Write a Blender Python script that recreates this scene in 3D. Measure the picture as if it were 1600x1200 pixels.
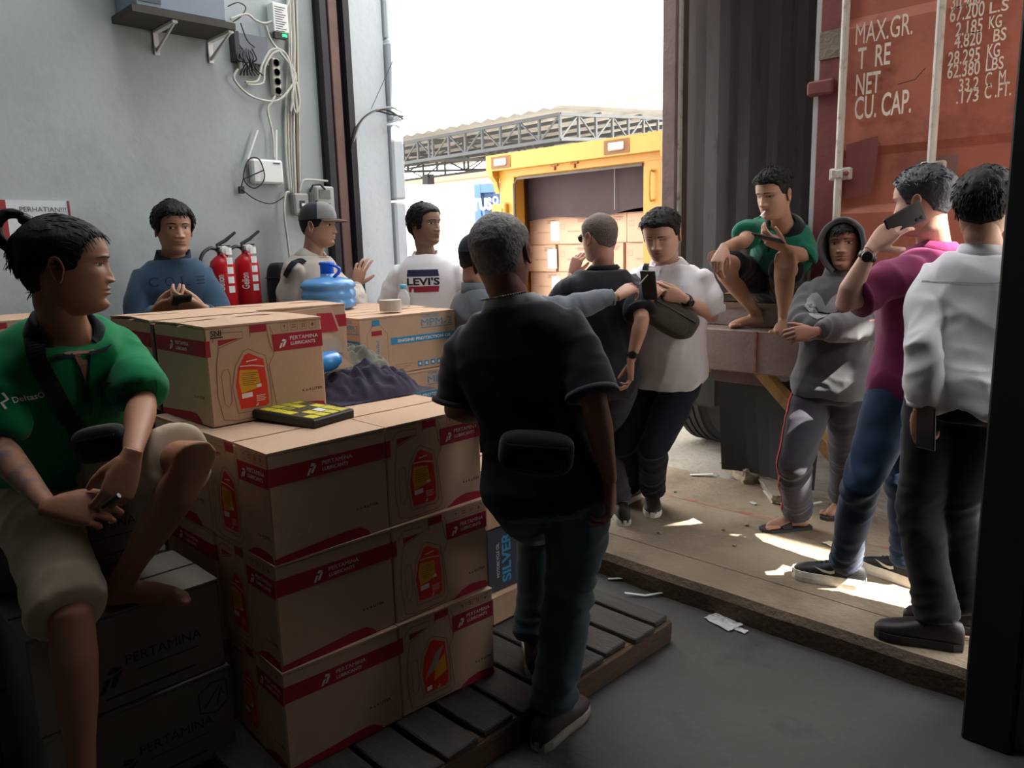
import bpy, bmesh, math, random
import numpy as np
from mathutils import Vector, Matrix, noise
from mathutils.bvhtree import BVHTree
for o in list(bpy.data.objects): bpy.data.objects.remove(o)
S = bpy.context.scene; COL = S.collection
random.seed(7); RNG = np.random.default_rng(7)
# ------------------------------------------------------------------ camera
F = 1200.0; PITCH = math.atan(215/1200); ROLL = .027; CH = 1.60; YAW = math.radians(45)
FW = Vector((-math.sin(YAW), math.cos(YAW), 0)); RT = Vector((math.cos(YAW), math.sin(YAW), 0)); UP = Vector((0, 0, 1))
CF = FW*math.cos(PITCH) - UP*math.sin(PITCH); CU0 = FW*math.sin(PITCH) + UP*math.cos(PITCH)
CR = RT*math.cos(ROLL) - CU0*math.sin(ROLL); CU = CU0*math.cos(ROLL) + RT*math.sin(ROLL)
C0 = Vector((0, 0, CH))
cd = bpy.data.cameras.new('camera'); cam = bpy.data.objects.new('camera', cd); COL.objects.link(cam)
cd.sensor_width = 36; cd.lens = 36*F/1600; cd.clip_start = .05; cd.clip_end = 400
cam.matrix_world = Matrix(((CR.x, CU.x, -CF.x, 0), (CR.y, CU.y, -CF.y, 0), (CR.z, CU.z, -CF.z, CH), (0, 0, 0, 1)))
S.camera = cam
# ------------------------------------------------------------------ sky, sun, exposure
W = bpy.data.worlds.new('sky'); S.world = W; W.use_nodes = True
wn = W.node_tree.nodes; bg = wn['Background']; bg.inputs[0].default_value = (1, .985, .96, 1); bg.inputs[1].default_value = 4.3
SUN = Vector((.62, .035, .78)).normalized()
ld = bpy.data.lights.new('sun', 'SUN'); ld.energy = 20; ld.angle = math.radians(.53); ld.color = (1, .95, .86)
lo = bpy.data.objects.new('sun', ld); COL.objects.link(lo); lo.location = (3, 3, 12); lo.rotation_euler = (-SUN).to_track_quat('-Z', 'Y').to_euler()
al = bpy.data.lights.new('interior_fill', 'AREA'); al.shape = 'RECTANGLE'; al.size = 2.6; al.size_y = 1.7; al.energy = 42; al.color = (.90, .96, 1)
ao = bpy.data.objects.new('interior_fill', al); COL.objects.link(ao); ao.location = (-2.5, 1.55, 6.12)   # added fill lamp under the roof, brightens the dim interior
S.view_settings.view_transform = 'Standard'; S.view_settings.look = 'None'; S.view_settings.gamma = 1
S.view_settings.use_curve_mapping = False; S.view_settings.exposure = 0.62
S.cycles.max_bounces = 8; S.cycles.diffuse_bounces = 5; S.cycles.sample_clamp_indirect = 6

# ------------------------------------------------------------------ pixel helpers: a point along a sight line at a real distance / plane
def ray(x, y): return CF + CR*((x-800)/F) - CU*((y-600)/F)
def at(x, y, D): r = ray(x, y); return C0 + r*(D/r.dot(FW))
def gp(x, y, z=0): r = ray(x, y); return C0 + r*((z-CH)/r.z)
def pl(x, y, ax, v): r = ray(x, y); return C0 + r*((v-C0[ax])/r[ax])
# ------------------------------------------------------------------ materials
MATS = {}
def mat(name, col, rough=.7, var=.12, scale=6, bump=.0, bscale=60, metal=0, spec=.4, attr=None, emit=0, col2=None, trans=0, stretch=(1, 1, 1), alpha=1, detail=5, wear=None, coord='Object', sheen=0):
    if name in MATS: return MATS[name]
    m = bpy.data.materials.new(name); m.use_nodes = True; MATS[name] = m
    N = m.node_tree.nodes; L = m.node_tree.links; b = N['Principled BSDF']
    b.inputs['Roughness'].default_value = rough; b.inputs['Metallic'].default_value = metal
    b.inputs['Specular IOR Level'].default_value = spec
    if sheen: b.inputs['Sheen Weight'].default_value = sheen
    if trans: b.inputs['Transmission Weight'].default_value = trans; b.inputs['IOR'].default_value = 1.2
    if alpha < 1: b.inputs['Alpha'].default_value = alpha
    tc = N.new('ShaderNodeTexCoord'); mp = N.new('ShaderNodeMapping'); mp.inputs['Scale'].default_value = stretch
    L.new(tc.outputs[coord], mp.inputs[0])
    nz = N.new('ShaderNodeTexNoise'); nz.inputs['Scale'].default_value = scale; nz.inputs['Detail'].default_value = detail
    L.new(mp.outputs[0], nz.inputs[0])
    mx = N.new('ShaderNodeMix'); mx.data_type = 'RGBA'
    c = Vector(col[:3])
    c2 = Vector(col2) if col2 else c*(1+var)
    c1 = c if col2 else c*(1-var)
    mx.inputs[6].default_value = (*c1, 1); mx.inputs[7].default_value = (*c2, 1)
    rp = N.new('ShaderNodeMapRange'); rp.inputs[1].default_value = .3; rp.inputs[2].default_value = .7
    L.new(nz.outputs[0], rp.inputs[0]); L.new(rp.outputs[0], mx.inputs[0])
    out = mx.outputs[2]
    if attr:
        a = N.new('ShaderNodeAttribute'); a.attribute_name = attr
        mm = N.new('ShaderNodeMix'); mm.data_type = 'RGBA'; mm.blend_type = 'MULTIPLY'; mm.inputs[0].default_value = 1
        L.new(a.outputs[0], mm.inputs[6]); L.new(out, mm.inputs[7]); out = mm.outputs[2]
    if wear:
        wc, ws, w0, w1 = wear
        n2 = N.new('ShaderNodeTexNoise'); n2.inputs['Scale'].default_value = ws; n2.inputs['Detail'].default_value = 8; n2.inputs['Roughness'].default_value = .65
        L.new(mp.outputs[0], n2.inputs[0])
        r2 = N.new('ShaderNodeMapRange'); r2.inputs[1].default_value = w0; r2.inputs[2].default_value = w1; L.new(n2.outputs[0], r2.inputs[0])
        m2 = N.new('ShaderNodeMix'); m2.data_type = 'RGBA'; m2.inputs[7].default_value = (*wc, 1)
        L.new(r2.outputs[0], m2.inputs[0]); L.new(out, m2.inputs[6]); out = m2.outputs[2]
    L.new(out, b.inputs['Base Color'])
    if emit:
        b.inputs['Emission Color'].default_value = (*col[:3], 1); b.inputs['Emission Strength'].default_value = emit
    if bump:
        n3 = N.new('ShaderNodeTexNoise'); n3.inputs['Scale'].default_value = bscale; n3.inputs['Detail'].default_value = 4; L.new(mp.outputs[0], n3.inputs[0])
        bp = N.new('ShaderNodeBump'); bp.inputs['Strength'].default_value = bump; bp.inputs['Distance'].default_value = .02
        L.new(n3.outputs[0], bp.inputs['Height']); L.new(bp.outputs[0], b.inputs['Normal'])
    return m
def srgb(r, g, b):
    f = lambda c: (c/255)/12.92 if c <= 10 else (((c/255)+.055)/1.055)**2.4
    return (f(r), f(g), f(b))
# ------------------------------------------------------------------ mesh helpers
def mesh_obj(name, V, Fc, m=None, parent=None, smooth=False, cols=None):
    me = bpy.data.meshes.new(name); me.from_pydata([tuple(v) for v in V], [], [tuple(f) for f in Fc]); me.update()
    if m: me.materials.append(m)
    if smooth: me.shade_smooth()
    if cols is not None:
        ca = me.color_attributes.new('Col', 'FLOAT_COLOR', 'POINT'); ca.data.foreach_set('color', np.asarray(cols, np.float32).ravel())
    return link(name, me, parent)
def link(name, me, parent=None):
    o = bpy.data.objects.new(name, me); COL.objects.link(o)
    if parent: o.parent = parent
    return o
def tag(o, label=None, cat=None, group=None, kind=None):
    if label: o['label'] = label
    if cat: o['category'] = cat
    if group: o['group'] = group
    if kind: o['kind'] = kind
    return o
def empty(name, loc=(0, 0, 0), rz=0):
    o = bpy.data.objects.new(name, None); COL.objects.link(o); o.location = loc; o.rotation_euler = (0, 0, rz); o.empty_display_size = .05; return o
class MB:
    """collects shapes of ONE piece and links them as one mesh"""
    def __init__(s): s.V = []; s.F = []
    def add(s, V, Fc):
        n = len(s.V); s.V += [Vector(v) for v in V]; s.F += [tuple(i+n for i in f) for f in Fc]; return s
    def box(s, lo, hi, M=None, bev=0):
        bm = bmesh.new(); bmesh.ops.create_cube(bm, size=1)
        c = (Vector(lo)+Vector(hi))/2; d = Vector(hi)-Vector(lo)
        for v in bm.verts: v.co = Vector((v.co.x*d.x, v.co.y*d.y, v.co.z*d.z))+c
        if bev: bmesh.ops.bevel(bm, geom=bm.edges[:], offset=bev, segments=1, affect='EDGES')
        if M: bm.transform(M)
        bm.verts.index_update(); s.add([v.co.copy() for v in bm.verts], [[v.index for v in f.verts] for f in bm.faces]); bm.free(); return s
    def tube(s, pts, r, n=8, cap=True):
        pts = [Vector(p) for p in pts]; k = len(pts); rr = r if hasattr(r, '__len__') else [r]*k
        V = []; prev = None
        for i, p in enumerate(pts):
            t = (pts[min(i+1, k-1)]-pts[max(i-1, 0)]).normalized()
            if prev is None:
                a = t.orthogonal().normalized()
            else:
                a = prev - t*prev.dot(t)
                a = a.normalized() if a.length > 1e-6 else t.orthogonal().normalized()
            prev = a; b = t.cross(a)
            for j in range(n):
                an = 2*math.pi*j/n; V.append(p + (a*math.cos(an)+b*math.sin(an))*rr[i])
        Fc = [(i*n+j, i*n+(j+1) % n, (i+1)*n+(j+1) % n, (i+1)*n+j) for i in range(k-1) for j in range(n)]
        if cap: Fc += [tuple(range(n-1, -1, -1)), tuple((k-1)*n+j for j in range(n))]
        return s.add(V, Fc)
    def lathe(s, prof, c=(0, 0, 0), n=24, M=None):
        c = Vector(c); V = []
        for (r, z) in prof:
            for j in range(n):
                an = 2*math.pi*j/n; V.append(Vector((r*math.cos(an), r*math.sin(an), z)))
        k = len(prof)
        Fc = [(i*n+j, i*n+(j+1) % n, (i+1)*n+(j+1) % n, (i+1)*n+j) for i in range(k-1) for j in range(n)]
        Fc += [tuple(range(n-1, -1, -1)), tuple((k-1)*n+j for j in range(n))]
        if M: V = [M @ v for v in V]
        return s.add([v+c for v in V], Fc)
    def prism(s, poly, f, d0, d1):
        """poly (u,v) points; f maps (u,v,d) to a point"""
        n = len(poly); V = [f(u, v, d0) for u, v in poly]+[f(u, v, d1) for u, v in poly]
        return s.add(V, [tuple(range(n-1, -1, -1)), tuple(range(n, 2*n))]+[(i, (i+1) % n, n+(i+1) % n, n+i) for i in range(n)])
    def flat(s, poly, f, d): return s.add([f(u, v, d) for u, v in poly], [tuple(range(len(poly)))])
    def stroke(s, pts, w, f, d, closed=False):
        k = len(pts); P = [Vector((p[0], p[1])) for p in pts]; A = []; B = []
        for i in range(k):
            a = P[(i-1) % k] if closed or i else P[i]; b = P[(i+1) % k] if closed or i < k-1 else P[i]
            t = (b-a); t = t.normalized() if t.length else Vector((1, 0)); n = Vector((-t.y, t.x))*w/2
            A.append(P[i]+n); B.append(P[i]-n)
        V = [f(p.x, p.y, d) for p in A+B]; m = k if closed else k-1
        return s.add(V, [(i, (i+1) % k, k+(i+1) % k, k+i) for i in range(m)])
    def build(s, name, m=None, parent=None, smooth=False): return mesh_obj(name, s.V, s.F, m, parent, smooth)
def bez(pts, n=8):
    """Catmull-Rom through points"""
    P = [Vector(p) for p in pts]; out = []
    for i in range(len(P)-1):
        a, b, c, d = P[max(i-1, 0)], P[i], P[i+1], P[min(i+2, len(P)-1)]
        for k in range(n):
            t = k/n; out.append(.5*((2*b)+(c-a)*t+(2*a-5*b+4*c-d)*t*t+(3*b-a-3*c+d)*t**3))
    return out+[P[-1]]
_tc = {}
def text_geo(txt, bold=0.0, res=3):
    if 'M' in txt or 'W' in txt: bold = 0.0   # the font's M folds over itself when emboldened
    k = (txt, bold, res)
    if k not in _tc:
        cu = bpy.data.curves.new('t', 'FONT'); cu.body = txt; cu.size = 1; cu.offset = bold; cu.resolution_u = res; cu.fill_mode = 'FRONT'
        o = bpy.data.objects.new('t', cu); COL.objects.link(o)
        dg = bpy.context.evaluated_depsgraph_get(); me = bpy.data.meshes.new_from_object(o.evaluated_get(dg))
        V = [v.co.copy() for v in me.vertices]; Fc = [tuple(p.vertices) for p in me.polygons]
        bpy.data.objects.remove(o); bpy.data.curves.remove(cu); bpy.data.meshes.remove(me)
        x0 = min(v.x for v in V); x1 = max(v.x for v in V); y0 = min(v.y for v in V); y1 = max(v.y for v in V)
        _tc[k] = ([((v.x-x0)/(x1-x0), (v.y-y0)/(y1-y0)) for v in V], Fc, (x1-x0)/(y1-y0))
    return _tc[k]
def put_text(mb, txt, f, u, v, h, w=None, d=.001, bold=.0, rot=0, right=False, slant=0):
    """text with its lower left corner at (u,v), cap height h, width w"""
    V, Fc, asp = text_geo(txt, bold); w = w or h*asp
    if right: u -= w
    c, s = math.cos(rot), math.sin(rot)
    mb.add([f(u+(a*w+b*h*slant)*c-b*h*s, v+(a*w+b*h*slant)*s+b*h*c, d) for a, b in V], Fc); return w
def copy_tree(o, parent=None):
    c = o.copy(); COL.objects.link(c)
    if parent: c.parent = parent
    for ch in o.children: copy_tree(ch, c)
    return c
# ------------------------------------------------------------------ the setting
concrete = mat('floor_concrete', srgb(76, 74, 71), .75, .16, 1.6, .25, 30, detail=9, wear=(srgb(56, 54, 52), 3.2, .55, .75))
slabm = mat('slab_concrete', srgb(137, 122, 103), .85, .16, 2.2, .35, 45, detail=9, wear=(srgb(104, 90, 72), 2.4, .5, .72))
kerbm = mat('kerb_side', srgb(96, 80, 66), .9, .3, 5, .6, 40, detail=8)
groundm = mat('yard_ground', srgb(150, 143, 132), .95, .2, 1.2, .6, 25, detail=9, wear=(srgb(112, 100, 86), 1.6, .5, .7))
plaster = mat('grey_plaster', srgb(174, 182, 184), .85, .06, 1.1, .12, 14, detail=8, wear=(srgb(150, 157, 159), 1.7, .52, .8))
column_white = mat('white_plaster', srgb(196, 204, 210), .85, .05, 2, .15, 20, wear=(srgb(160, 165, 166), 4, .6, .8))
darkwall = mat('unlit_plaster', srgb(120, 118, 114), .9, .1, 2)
steel_dark = mat('dark_track_steel', srgb(46, 44, 50), .5, .2, 8, .1, 60, metal=.3)
steel_brown = mat('brown_primer', srgb(112, 86, 80), .6, .15, 10, .1, 60)
black = mat('black_plastic', (.012, .012, .014), .45, .1)
white = mat('white_plastic', srgb(225, 228, 226), .45, .03)
grey_pl = mat('grey_plastic', srgb(150, 152, 150), .5, .05)
cable_w = mat('pale_cable', srgb(190, 190, 182), .5, .06)
cable_b = mat('black_cable', (.015, .015, .018), .5, .1)
def struct(name, mb, m, parent=None): o = mb.build(name, m, parent); o['kind'] = 'structure'; return o
def quadbox(name, lo, hi, m): return struct(name, MB().box(lo, hi), m)
quadbox('floor', (-4.3, -8, -.2), (6, 2.82, 0), concrete)
quadbox('wall_left', (-4.3, -8, 0), (-4, 2.5, 6.2), plaster)
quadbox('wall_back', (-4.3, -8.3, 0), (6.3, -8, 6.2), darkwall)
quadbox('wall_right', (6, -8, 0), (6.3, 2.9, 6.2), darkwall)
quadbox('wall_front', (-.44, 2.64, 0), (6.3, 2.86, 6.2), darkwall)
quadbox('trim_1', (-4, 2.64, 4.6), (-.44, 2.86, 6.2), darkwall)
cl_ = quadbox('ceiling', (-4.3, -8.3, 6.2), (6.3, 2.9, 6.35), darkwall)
for k in range(3): struct('glow_panel', MB().box((-3.8+k*.88, .7, 6.17), (-2.96+k*.88, 2.4, 6.199)), mat('fill_glow', (.9, .92, .92), .6, emit=3.0), cl_)  # invented glowing panels above the fill lamp, out of view
# door jamb post right (dark steel box post with track)
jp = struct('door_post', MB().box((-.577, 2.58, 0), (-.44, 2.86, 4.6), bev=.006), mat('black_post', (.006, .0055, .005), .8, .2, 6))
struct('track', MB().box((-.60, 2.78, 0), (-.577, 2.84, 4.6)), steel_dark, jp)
# left door track and white column with block edging
tr = struct('trim_2', MB().box((-4.2, 2.5, 0), (-3.985, 2.70, 4.6)), steel_dark)
struct('brown_bar', MB().box((-3.985, 2.575, 0), (-3.955, 2.635, 4.6), bev=.004), steel_brown, tr)
struct('dark_flange', MB().box((-3.985, 2.505, 0), (-3.93, 2.545, 4.6)), steel_dark, tr)
struct('dark_flange', MB().box((-3.985, 2.66, 0), (-3.935, 2.70, 4.6)), steel_dark, tr)
colm = struct('wall_column', MB().box((-4.6, 2.70, 0), (-4.0, 2.975, 4.9)), column_white)
z = .02; k = 0
while z < 4.8:
    o = struct('block', MB().box((-4.6, 2.985+.004*(k % 2), z), (-3.975+.008*((k*7) % 3), 3.075, z+.455), bev=.012), column_white, colm); z += .472; k += 1
# slab: kerb strips with a worn edge, then the loading slab and the yard
def worn_strip(name, x0, x1, y0, y1, zt, m, jag, nx=90):
    V = []; Fc = []
    for i in range(nx+1):
        x = x0+(x1-x0)*i/nx
        j = jag*noise.noise(Vector((x*4, 1, 0)))+jag*.6*noise.noise(Vector((x*17, 2, 0)))
        V += [(x, y0+.03+j*1.2, -.05), (x, y0+.012+j, zt-.035), (x, y0+.035+j*.8, zt-.004), (x, y0+.11, zt+.003*noise.noise(Vector((x*3, 5, 0)))), (x, y1, zt), (x, y1, -.05)]
    for i in range(nx):
        for q in range(5): a = i*6+q; Fc.append((a, a+6, a+7, a+1))
    o = mesh_obj(name, V, Fc, m); o['kind'] = 'structure'; return o
kb = worn_strip('kerb', -4.0, 8, 2.78, 3.02, .12, slabm, .018); kb.data.materials.append(kerbm)
for p in kb.data.polygons:
    if p.index % 5 < 2: p.material_index = 1
quadbox('loading_slab', (-9, 3.028, -.2), (9, 4.25, .119), slabm)
# yard with small lumps
n = 70; V = []; Fc = []
for i in range(n+1):
    for j in range(n+1):
        u = i/n; v = j/n; x = -60+75*u; y = 4.25+ (v**2.2)*55
        if i: pass
        V.append((x, y, .095+.018*noise.noise(Vector((x*1.3, y*1.3, 0)))))
for i in range(n):
    for j in range(n): a = i*(n+1)+j; Fc.append((a, a+n+1, a+n+2, a+1))
o = mesh_obj('yard_ground', V, Fc, groundm, smooth=True); o['kind'] = 'structure'
quadbox('yard_apron', (-60, 3.0, -.2), (-9, 4.25, .11), groundm)
o = tag(MB().flat([(-4, 3.73), (3, 3.73), (3, 3.765), (-4, 3.765)], lambda u, v, d: Vector((u, v, d)), .1205).build('painted_line', mat('faded_red_paint', srgb(150, 84, 70), .85, .2, 12, wear=(srgb(140, 124, 104), 9, .42, .6))), kind='structure')
# unseen sun blocker added above the door, its gap shaped for the slab's sun patch
sheet = mat('blocker_sheet', srgb(150, 150, 148), .6, .1)
can = empty('sun_blocker'); can['kind'] = 'structure'
for lo, hi in [((-4.1, 2.80), (-2.0, 3.10)), ((-2.0, 2.80), (9, 3.28)), ((-2.0, 3.74), (9, 4.5)), ((-2.0, 3.28), (1.50, 3.74)), ((3.05, 3.28), (9, 3.74))]:
    struct('sheet', MB().box((*lo, 4.72), (*hi, 4.75)), sheet, can)
for x in (-1.9, 1.3, 4.8, 8.6): struct('beam', MB().box((x, 2.9, 4.6), (x+.08, 4.5, 4.72)), steel_dark, can)  # beams belong to the added sun blocker, out of view

# ------------------------------------------------------------------ things on the left wall (plane x = -4)
wf = lambda u, v, d: Vector((-4+d, u, v))
def wl(x, y, d=0): p = pl(x, y, 0, -4+d); return (p.y, p.z)
def wp(x, y, d=0): return pl(x, y, 0, -4+d)
# notice
(y0, z1), (y1, _) = wl(-6, 312), wl(107, 318); z0 = wl(50, 372)[1]
sg = MB().box((-3.998, y0, z0), (-3.99, y1, z1)).build('notice_board', mat('paper_white', srgb(215, 222, 228), .6, .03)); tag(sg, 'white laminated notice with red edges headed PERHATIAN on the grey wall', 'notice')
for a_, b_ in ((y0, y0+.03), (y1-.008, y1)): MB().box((-3.991, a_, z0), (-3.986, b_, z1)).build('red_edge', mat('notice_red', srgb(150, 50, 52), .6), sg)
t = MB(); u, v = wl(30, 331); put_text(t, 'PERHATIAN!!!', wf, u, v, .022, .185, .0112)
u, v = wl(24, 343); put_text(t, 'TIDAK BOLEH', wf, u, v-.004, .018, .15, .0112); t.build('lettering', mat('grey_ink', (.06, .06, .08)), sg)
# shelf with grey cabinet, two white brackets
sy0, sy1, sz = 1.42, 1.90, 2.70
sh = MB().box((-3.99, sy0, sz-.03), (-3.73, sy1, sz)).build('wall_shelf', mat('dark_shelf_board', srgb(70, 66, 62), .7)); tag(sh, 'dark wall shelf on white brackets high on the grey wall', 'shelf')
for yy in (1.615, 1.885):
    b = MB().box((-3.995, yy-.012, sz-.14), (-3.985, yy+.012, sz-.03)).box((-3.99, yy-.012, sz-.042), (-3.75, yy+.012, sz-.03))
    b.add([(-3.985, yy-.004, sz-.13), (-3.985, yy+.004, sz-.13), (-3.76, yy+.004, sz-.045), (-3.76, yy-.004, sz-.045), (-3.985, yy-.004, sz-.11), (-3.985, yy+.004, sz-.11), (-3.79, yy+.004, sz-.045), (-3.79, yy-.004, sz-.045)], [(0, 1, 2, 3), (4, 7, 6, 5), (0, 3, 7, 4), (1, 5, 6, 2)])
    b.build('bracket', white, sh)
cb = MB().box((-3.98, sy0+.02, sz), (-3.735, sy1-.04, sz+.28), bev=.006).build('network_cabinet', mat('blue_grey_metal', srgb(128, 142, 156), .45, .04)); tag(cb, 'blue-grey metal cabinet standing on the dark wall shelf', 'cabinet')
MB().box((-3.737, sy0+.03, sz+.02), (-3.730, 1.55, sz+.26)).build('door', mat('slate_metal', srgb(70, 84, 100), .45), cb)
MB().box((-3.731, 1.48, sz+.1), (-3.72, 1.495, sz+.15)).build('handle', black, cb)
# black power unit with plugs, adapter with LED, power strip
u0, v1 = wl(357, 52); u1, v0 = wl(414, 106)
un = MB().box((-3.995, u0, v0), (-3.95, u1, v1), bev=.004).build('wall_recorder', mat('gunmetal', srgb(96, 102, 112), .4)); tag(un, 'flat dark grey recorder box with plugged cables below the adapter', 'recorder')
MB().box((-3.994, u0-.004, v0), (-3.93, u0+.02, v1)).build('side_panel', black, un)
for i in range(5):
    yy = u0+.03+i*.022; b = MB().box((-3.98, yy, v0-.03), (-3.96, yy+.012, v0)).build('plug', white if i < 3 else black, un)
u0, v1 = wl(415, 7); u1, v0 = wl(442, 57)
ad = MB().box((-3.995, u0, v0), (-3.93, u1, v1), bev=.004).build('power_adapter', white); tag(ad, 'white power adapter printed with small text and a green light', 'adapter')
b = MB()
for i in range(11): b.flat([(u0+.01, v1-.02-i*.012), (u1-.015-.01*(i % 3), v1-.02-i*.012), (u1-.015-.01*(i % 3), v1-.024-i*.012), (u0+.01, v1-.024-i*.012)], wf, .071)
b.build('printed_text', mat('grey_ink', (.06, .06, .08)), ad)
MB().box((-3.96, u0+.005, v0-.03), (-3.935, u1-.01, v0)).build('base', black, ad)
MB().box((-3.936, u1-.04, v0-.02), (-3.93, u1-.015, v0-.008)).build('green_light', mat('green_led', (.02, .8, .15), emit=3), ad)
u0, v1 = wl(425, 90, .05); u1, v0 = wl(441, 150, .05)
ps = MB().box((-3.998, u0, v0), (-3.95, u1, v1), bev=.006).build('power_strip', mat('cream_plastic', srgb(205, 202, 190), .5)); tag(ps, 'white four-socket power strip hanging on the grey wall among cables', 'power strip')
for i in range(4):
    zc = v1-(i+.5)*(v1-v0)/4; yc = (u0+u1)/2
    s_ = MB().lathe([(.019, 0), (.021, .004), (.018, .005), (.016, -.012)], (0, 0, 0), 14, Matrix.Rotation(math.pi/2, 4, 'Y')); s_.V = [v+Vector((-3.95, yc, zc)) for v in s_.V]; s_.build('socket', mat('socket_grey', srgb(120, 118, 110), .6), ps)
# router with two antennas
u0, v1 = wl(386, 249); u1, v0 = wl(437, 289)
ro = MB().box((-3.995, u0, v0), (-3.945, u1, v1), bev=.01).build('wifi_router', white); tag(ro, 'white router with two upright antennas on the grey wall', 'router')
MB().tube([wp(386, 250, .03), wp(402, 203, .04)], .008, 8).build('antenna', white, ro)
MB().tube([wp(431, 250, .03), wp(431, 203, .04)], .008, 8).build('antenna', white, ro)
MB().box((-3.944, u1-.06, v1-.022), (-3.942, u1-.02, v1-.016)).build('printed_mark', mat('grey_ink', (.06, .06, .08)), ro)
cab = MB().tube([wp(*q, .07) for q in [(397+16*math.cos(a)*(1+.1*math.sin(3*a)), 270+24*math.sin(a)) for a in np.linspace(0, 12.4, 46)]]+[wp(380, 280, .05), wp(377, 292, .04)], .0035, 6).build('coiled_cable', cable_b); tag(cab, 'thin black cable coiled around the left end of the white router', 'cable')
MB().box(wp(377, 297, .03)-Vector((.012, .012, .018)), wp(377, 297, .03)+Vector((.012, .012, .018))).build('plug', black, cab)
# breaker and meter boxes
def wallbox(n, label, x0, y0_, x1, y1_, dep, m):
    (a, t1), (b_, t0) = wl(x0, y0_), wl(x1, y1_); o = MB().box((-3.998, a, t0), (-4+dep, b_, t1), bev=.008).build(n, m); tag(o, label, 'electrical box'); return o, a, b_, t0, t1
o, a, b_, t0, t1 = wallbox('breaker_box', 'grey breaker box with twin switches below the cable bundle', 451, 303, 476, 336, .06, grey_pl)
MB().box((-3.945, a+.03, t0+.03), (-3.935, b_-.03, t1-.04)).build('switch_window', black, o)
for i in range(2): MB().box((-3.94, a+.035+i*.03, t0+.045), (-3.925, a+.058+i*.03, t1-.055)).build('switch', white, o)
o, a, b_, t0, t1 = wallbox('meter_box', 'grey electric meter box beside the steel door track', 481, 292, 513, 336, .08, mat('meter_grey', srgb(165, 166, 164), .5))
MB().box((-3.925, a+.02, t1-.07), (-3.915, b_-.03, t1-.02)).build('display', mat('display_grey', srgb(110, 112, 110), .3), o)
t = MB()
for i in range(4): t.box((-3.921, a+.025, t1-.1-i*.016), (-3.9185, b_-.03-.01*(i % 2), t1-.094-i*.016))
t.build('printed_text', mat('grey_ink', (.06, .06, .08)), o)
MB().tube([wp(484, 300, .09), wp(489, 289, .1), wp(500, 288, .1), wp(508, 296, .09)], .006, 6).build('cable_loop', cable_b, o)
# cables: each run one thing
def cable(pts, r, m, label, d=.03, n=7):
    q = bez([wp(p[0], p[1], p[2] if len(p) > 2 else d) for p in pts], n)
    o = MB().tube(q, r, 6).build('cable', m, None, True); tag(o, label, 'cable', 'cables on the grey wall'); return o
for i in range(6):
    xo = i*4.2; cable([(448+xo*.7, -12), (452+xo*.6, 60), (449+xo*.8, 130), (446+xo, 180), (447+xo*.98, 240), (452+xo*.8, 300+i*2)], .006 if i % 3 else .008, cable_w if i not in (4,) else mat('rusty_cable', srgb(120, 100, 84), .6), ['thicker pale cable, leftmost of the vertical bundle above the breaker box', 'thin pale cable, second from left in the vertical bundle', 'thin pale cable, third from left in the vertical bundle', 'thicker pale cable in the middle right of the vertical bundle', 'rusty brown cable in the vertical bundle', 'thin pale cable, rightmost of the vertical bundle'][i], .02+.006*(i % 2))
for pts, lab in [([(372, 108), (366, 124), (392, 150), (430, 158), (452, 140), (460, 120), (455, 100)], 'pale cable sagging in a wide loop below the power strip'),
                 ([(360, 30), (385, 22), (400, 32), (417, 36), (440, 24), (452, 0)], 'pale cable running from the cabinet across the white adapter'),
                 ([(416, 40), (424, 64), (446, 92), (462, 118), (456, 150), (462, 176), (468, 160), (463, 128)], 'pale cable looping past the power strip into the bundle'),
                 ([(383, 128), (402, 126), (410, 100), (424, 78), (442, 80), (452, 100), (458, 140), (454, 176)], 'thick pale cable arched over the top of the power strip'),
                 ([(386, 132), (410, 130), (414, 104), (428, 82), (446, 84), (456, 112), (462, 150), (464, 176)], 'second pale cable arched over the top of the power strip'),
                 ([(430, 150), (424, 160), (418, 172), (426, 210), (428, 248)], 'thin pale cable dropping to the white router'),
                 ([(468, 300), (472, 284), (484, 281), (512, 283)], 'pale cable bent from the breaker box toward the door track'),
                 ([(452, 300), (446, 304), (444, 330), (450, 380), (455, 420)], 'pale cable leaving the breaker box and running down the wall')]:
    cable(pts, .0065, cable_w, lab, .05)
for pts, lab in [([(378, 296), (400, 312), (425, 318), (446, 306)], 'thin black cable sagging from the router to the bundle'),
                 ([(362, 38), (372, 66), (380, 78)], 'thin black cable from the cabinet down to the recorder'), ([(376, 36), (386, 62), (398, 74)], 'second thin black cable down to the recorder'),
                 ([(356, 10), (372, 4), (384, 12), (376, 26), (364, 34)], 'black cable looped beside the blue-grey cabinet')]:
    cable(pts, .0032, cable_b, lab, .05)
b = MB()
for i in range(7): b.tube(bez([wp(376+3*i, 76+2*(i % 3), .06), wp(371+5*i, 92-4*(i % 2), .08), wp(384+2*i, 98+(i % 3)*3, .07), wp(378+4*i, 110, .06), wp(375+6*i, 118, .05)], 6), .004, 6)
o = b.build('cable_tangle', cable_b, None, True); tag(o, 'tangle of black plug leads hanging over the grey recorder', 'cable')
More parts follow.
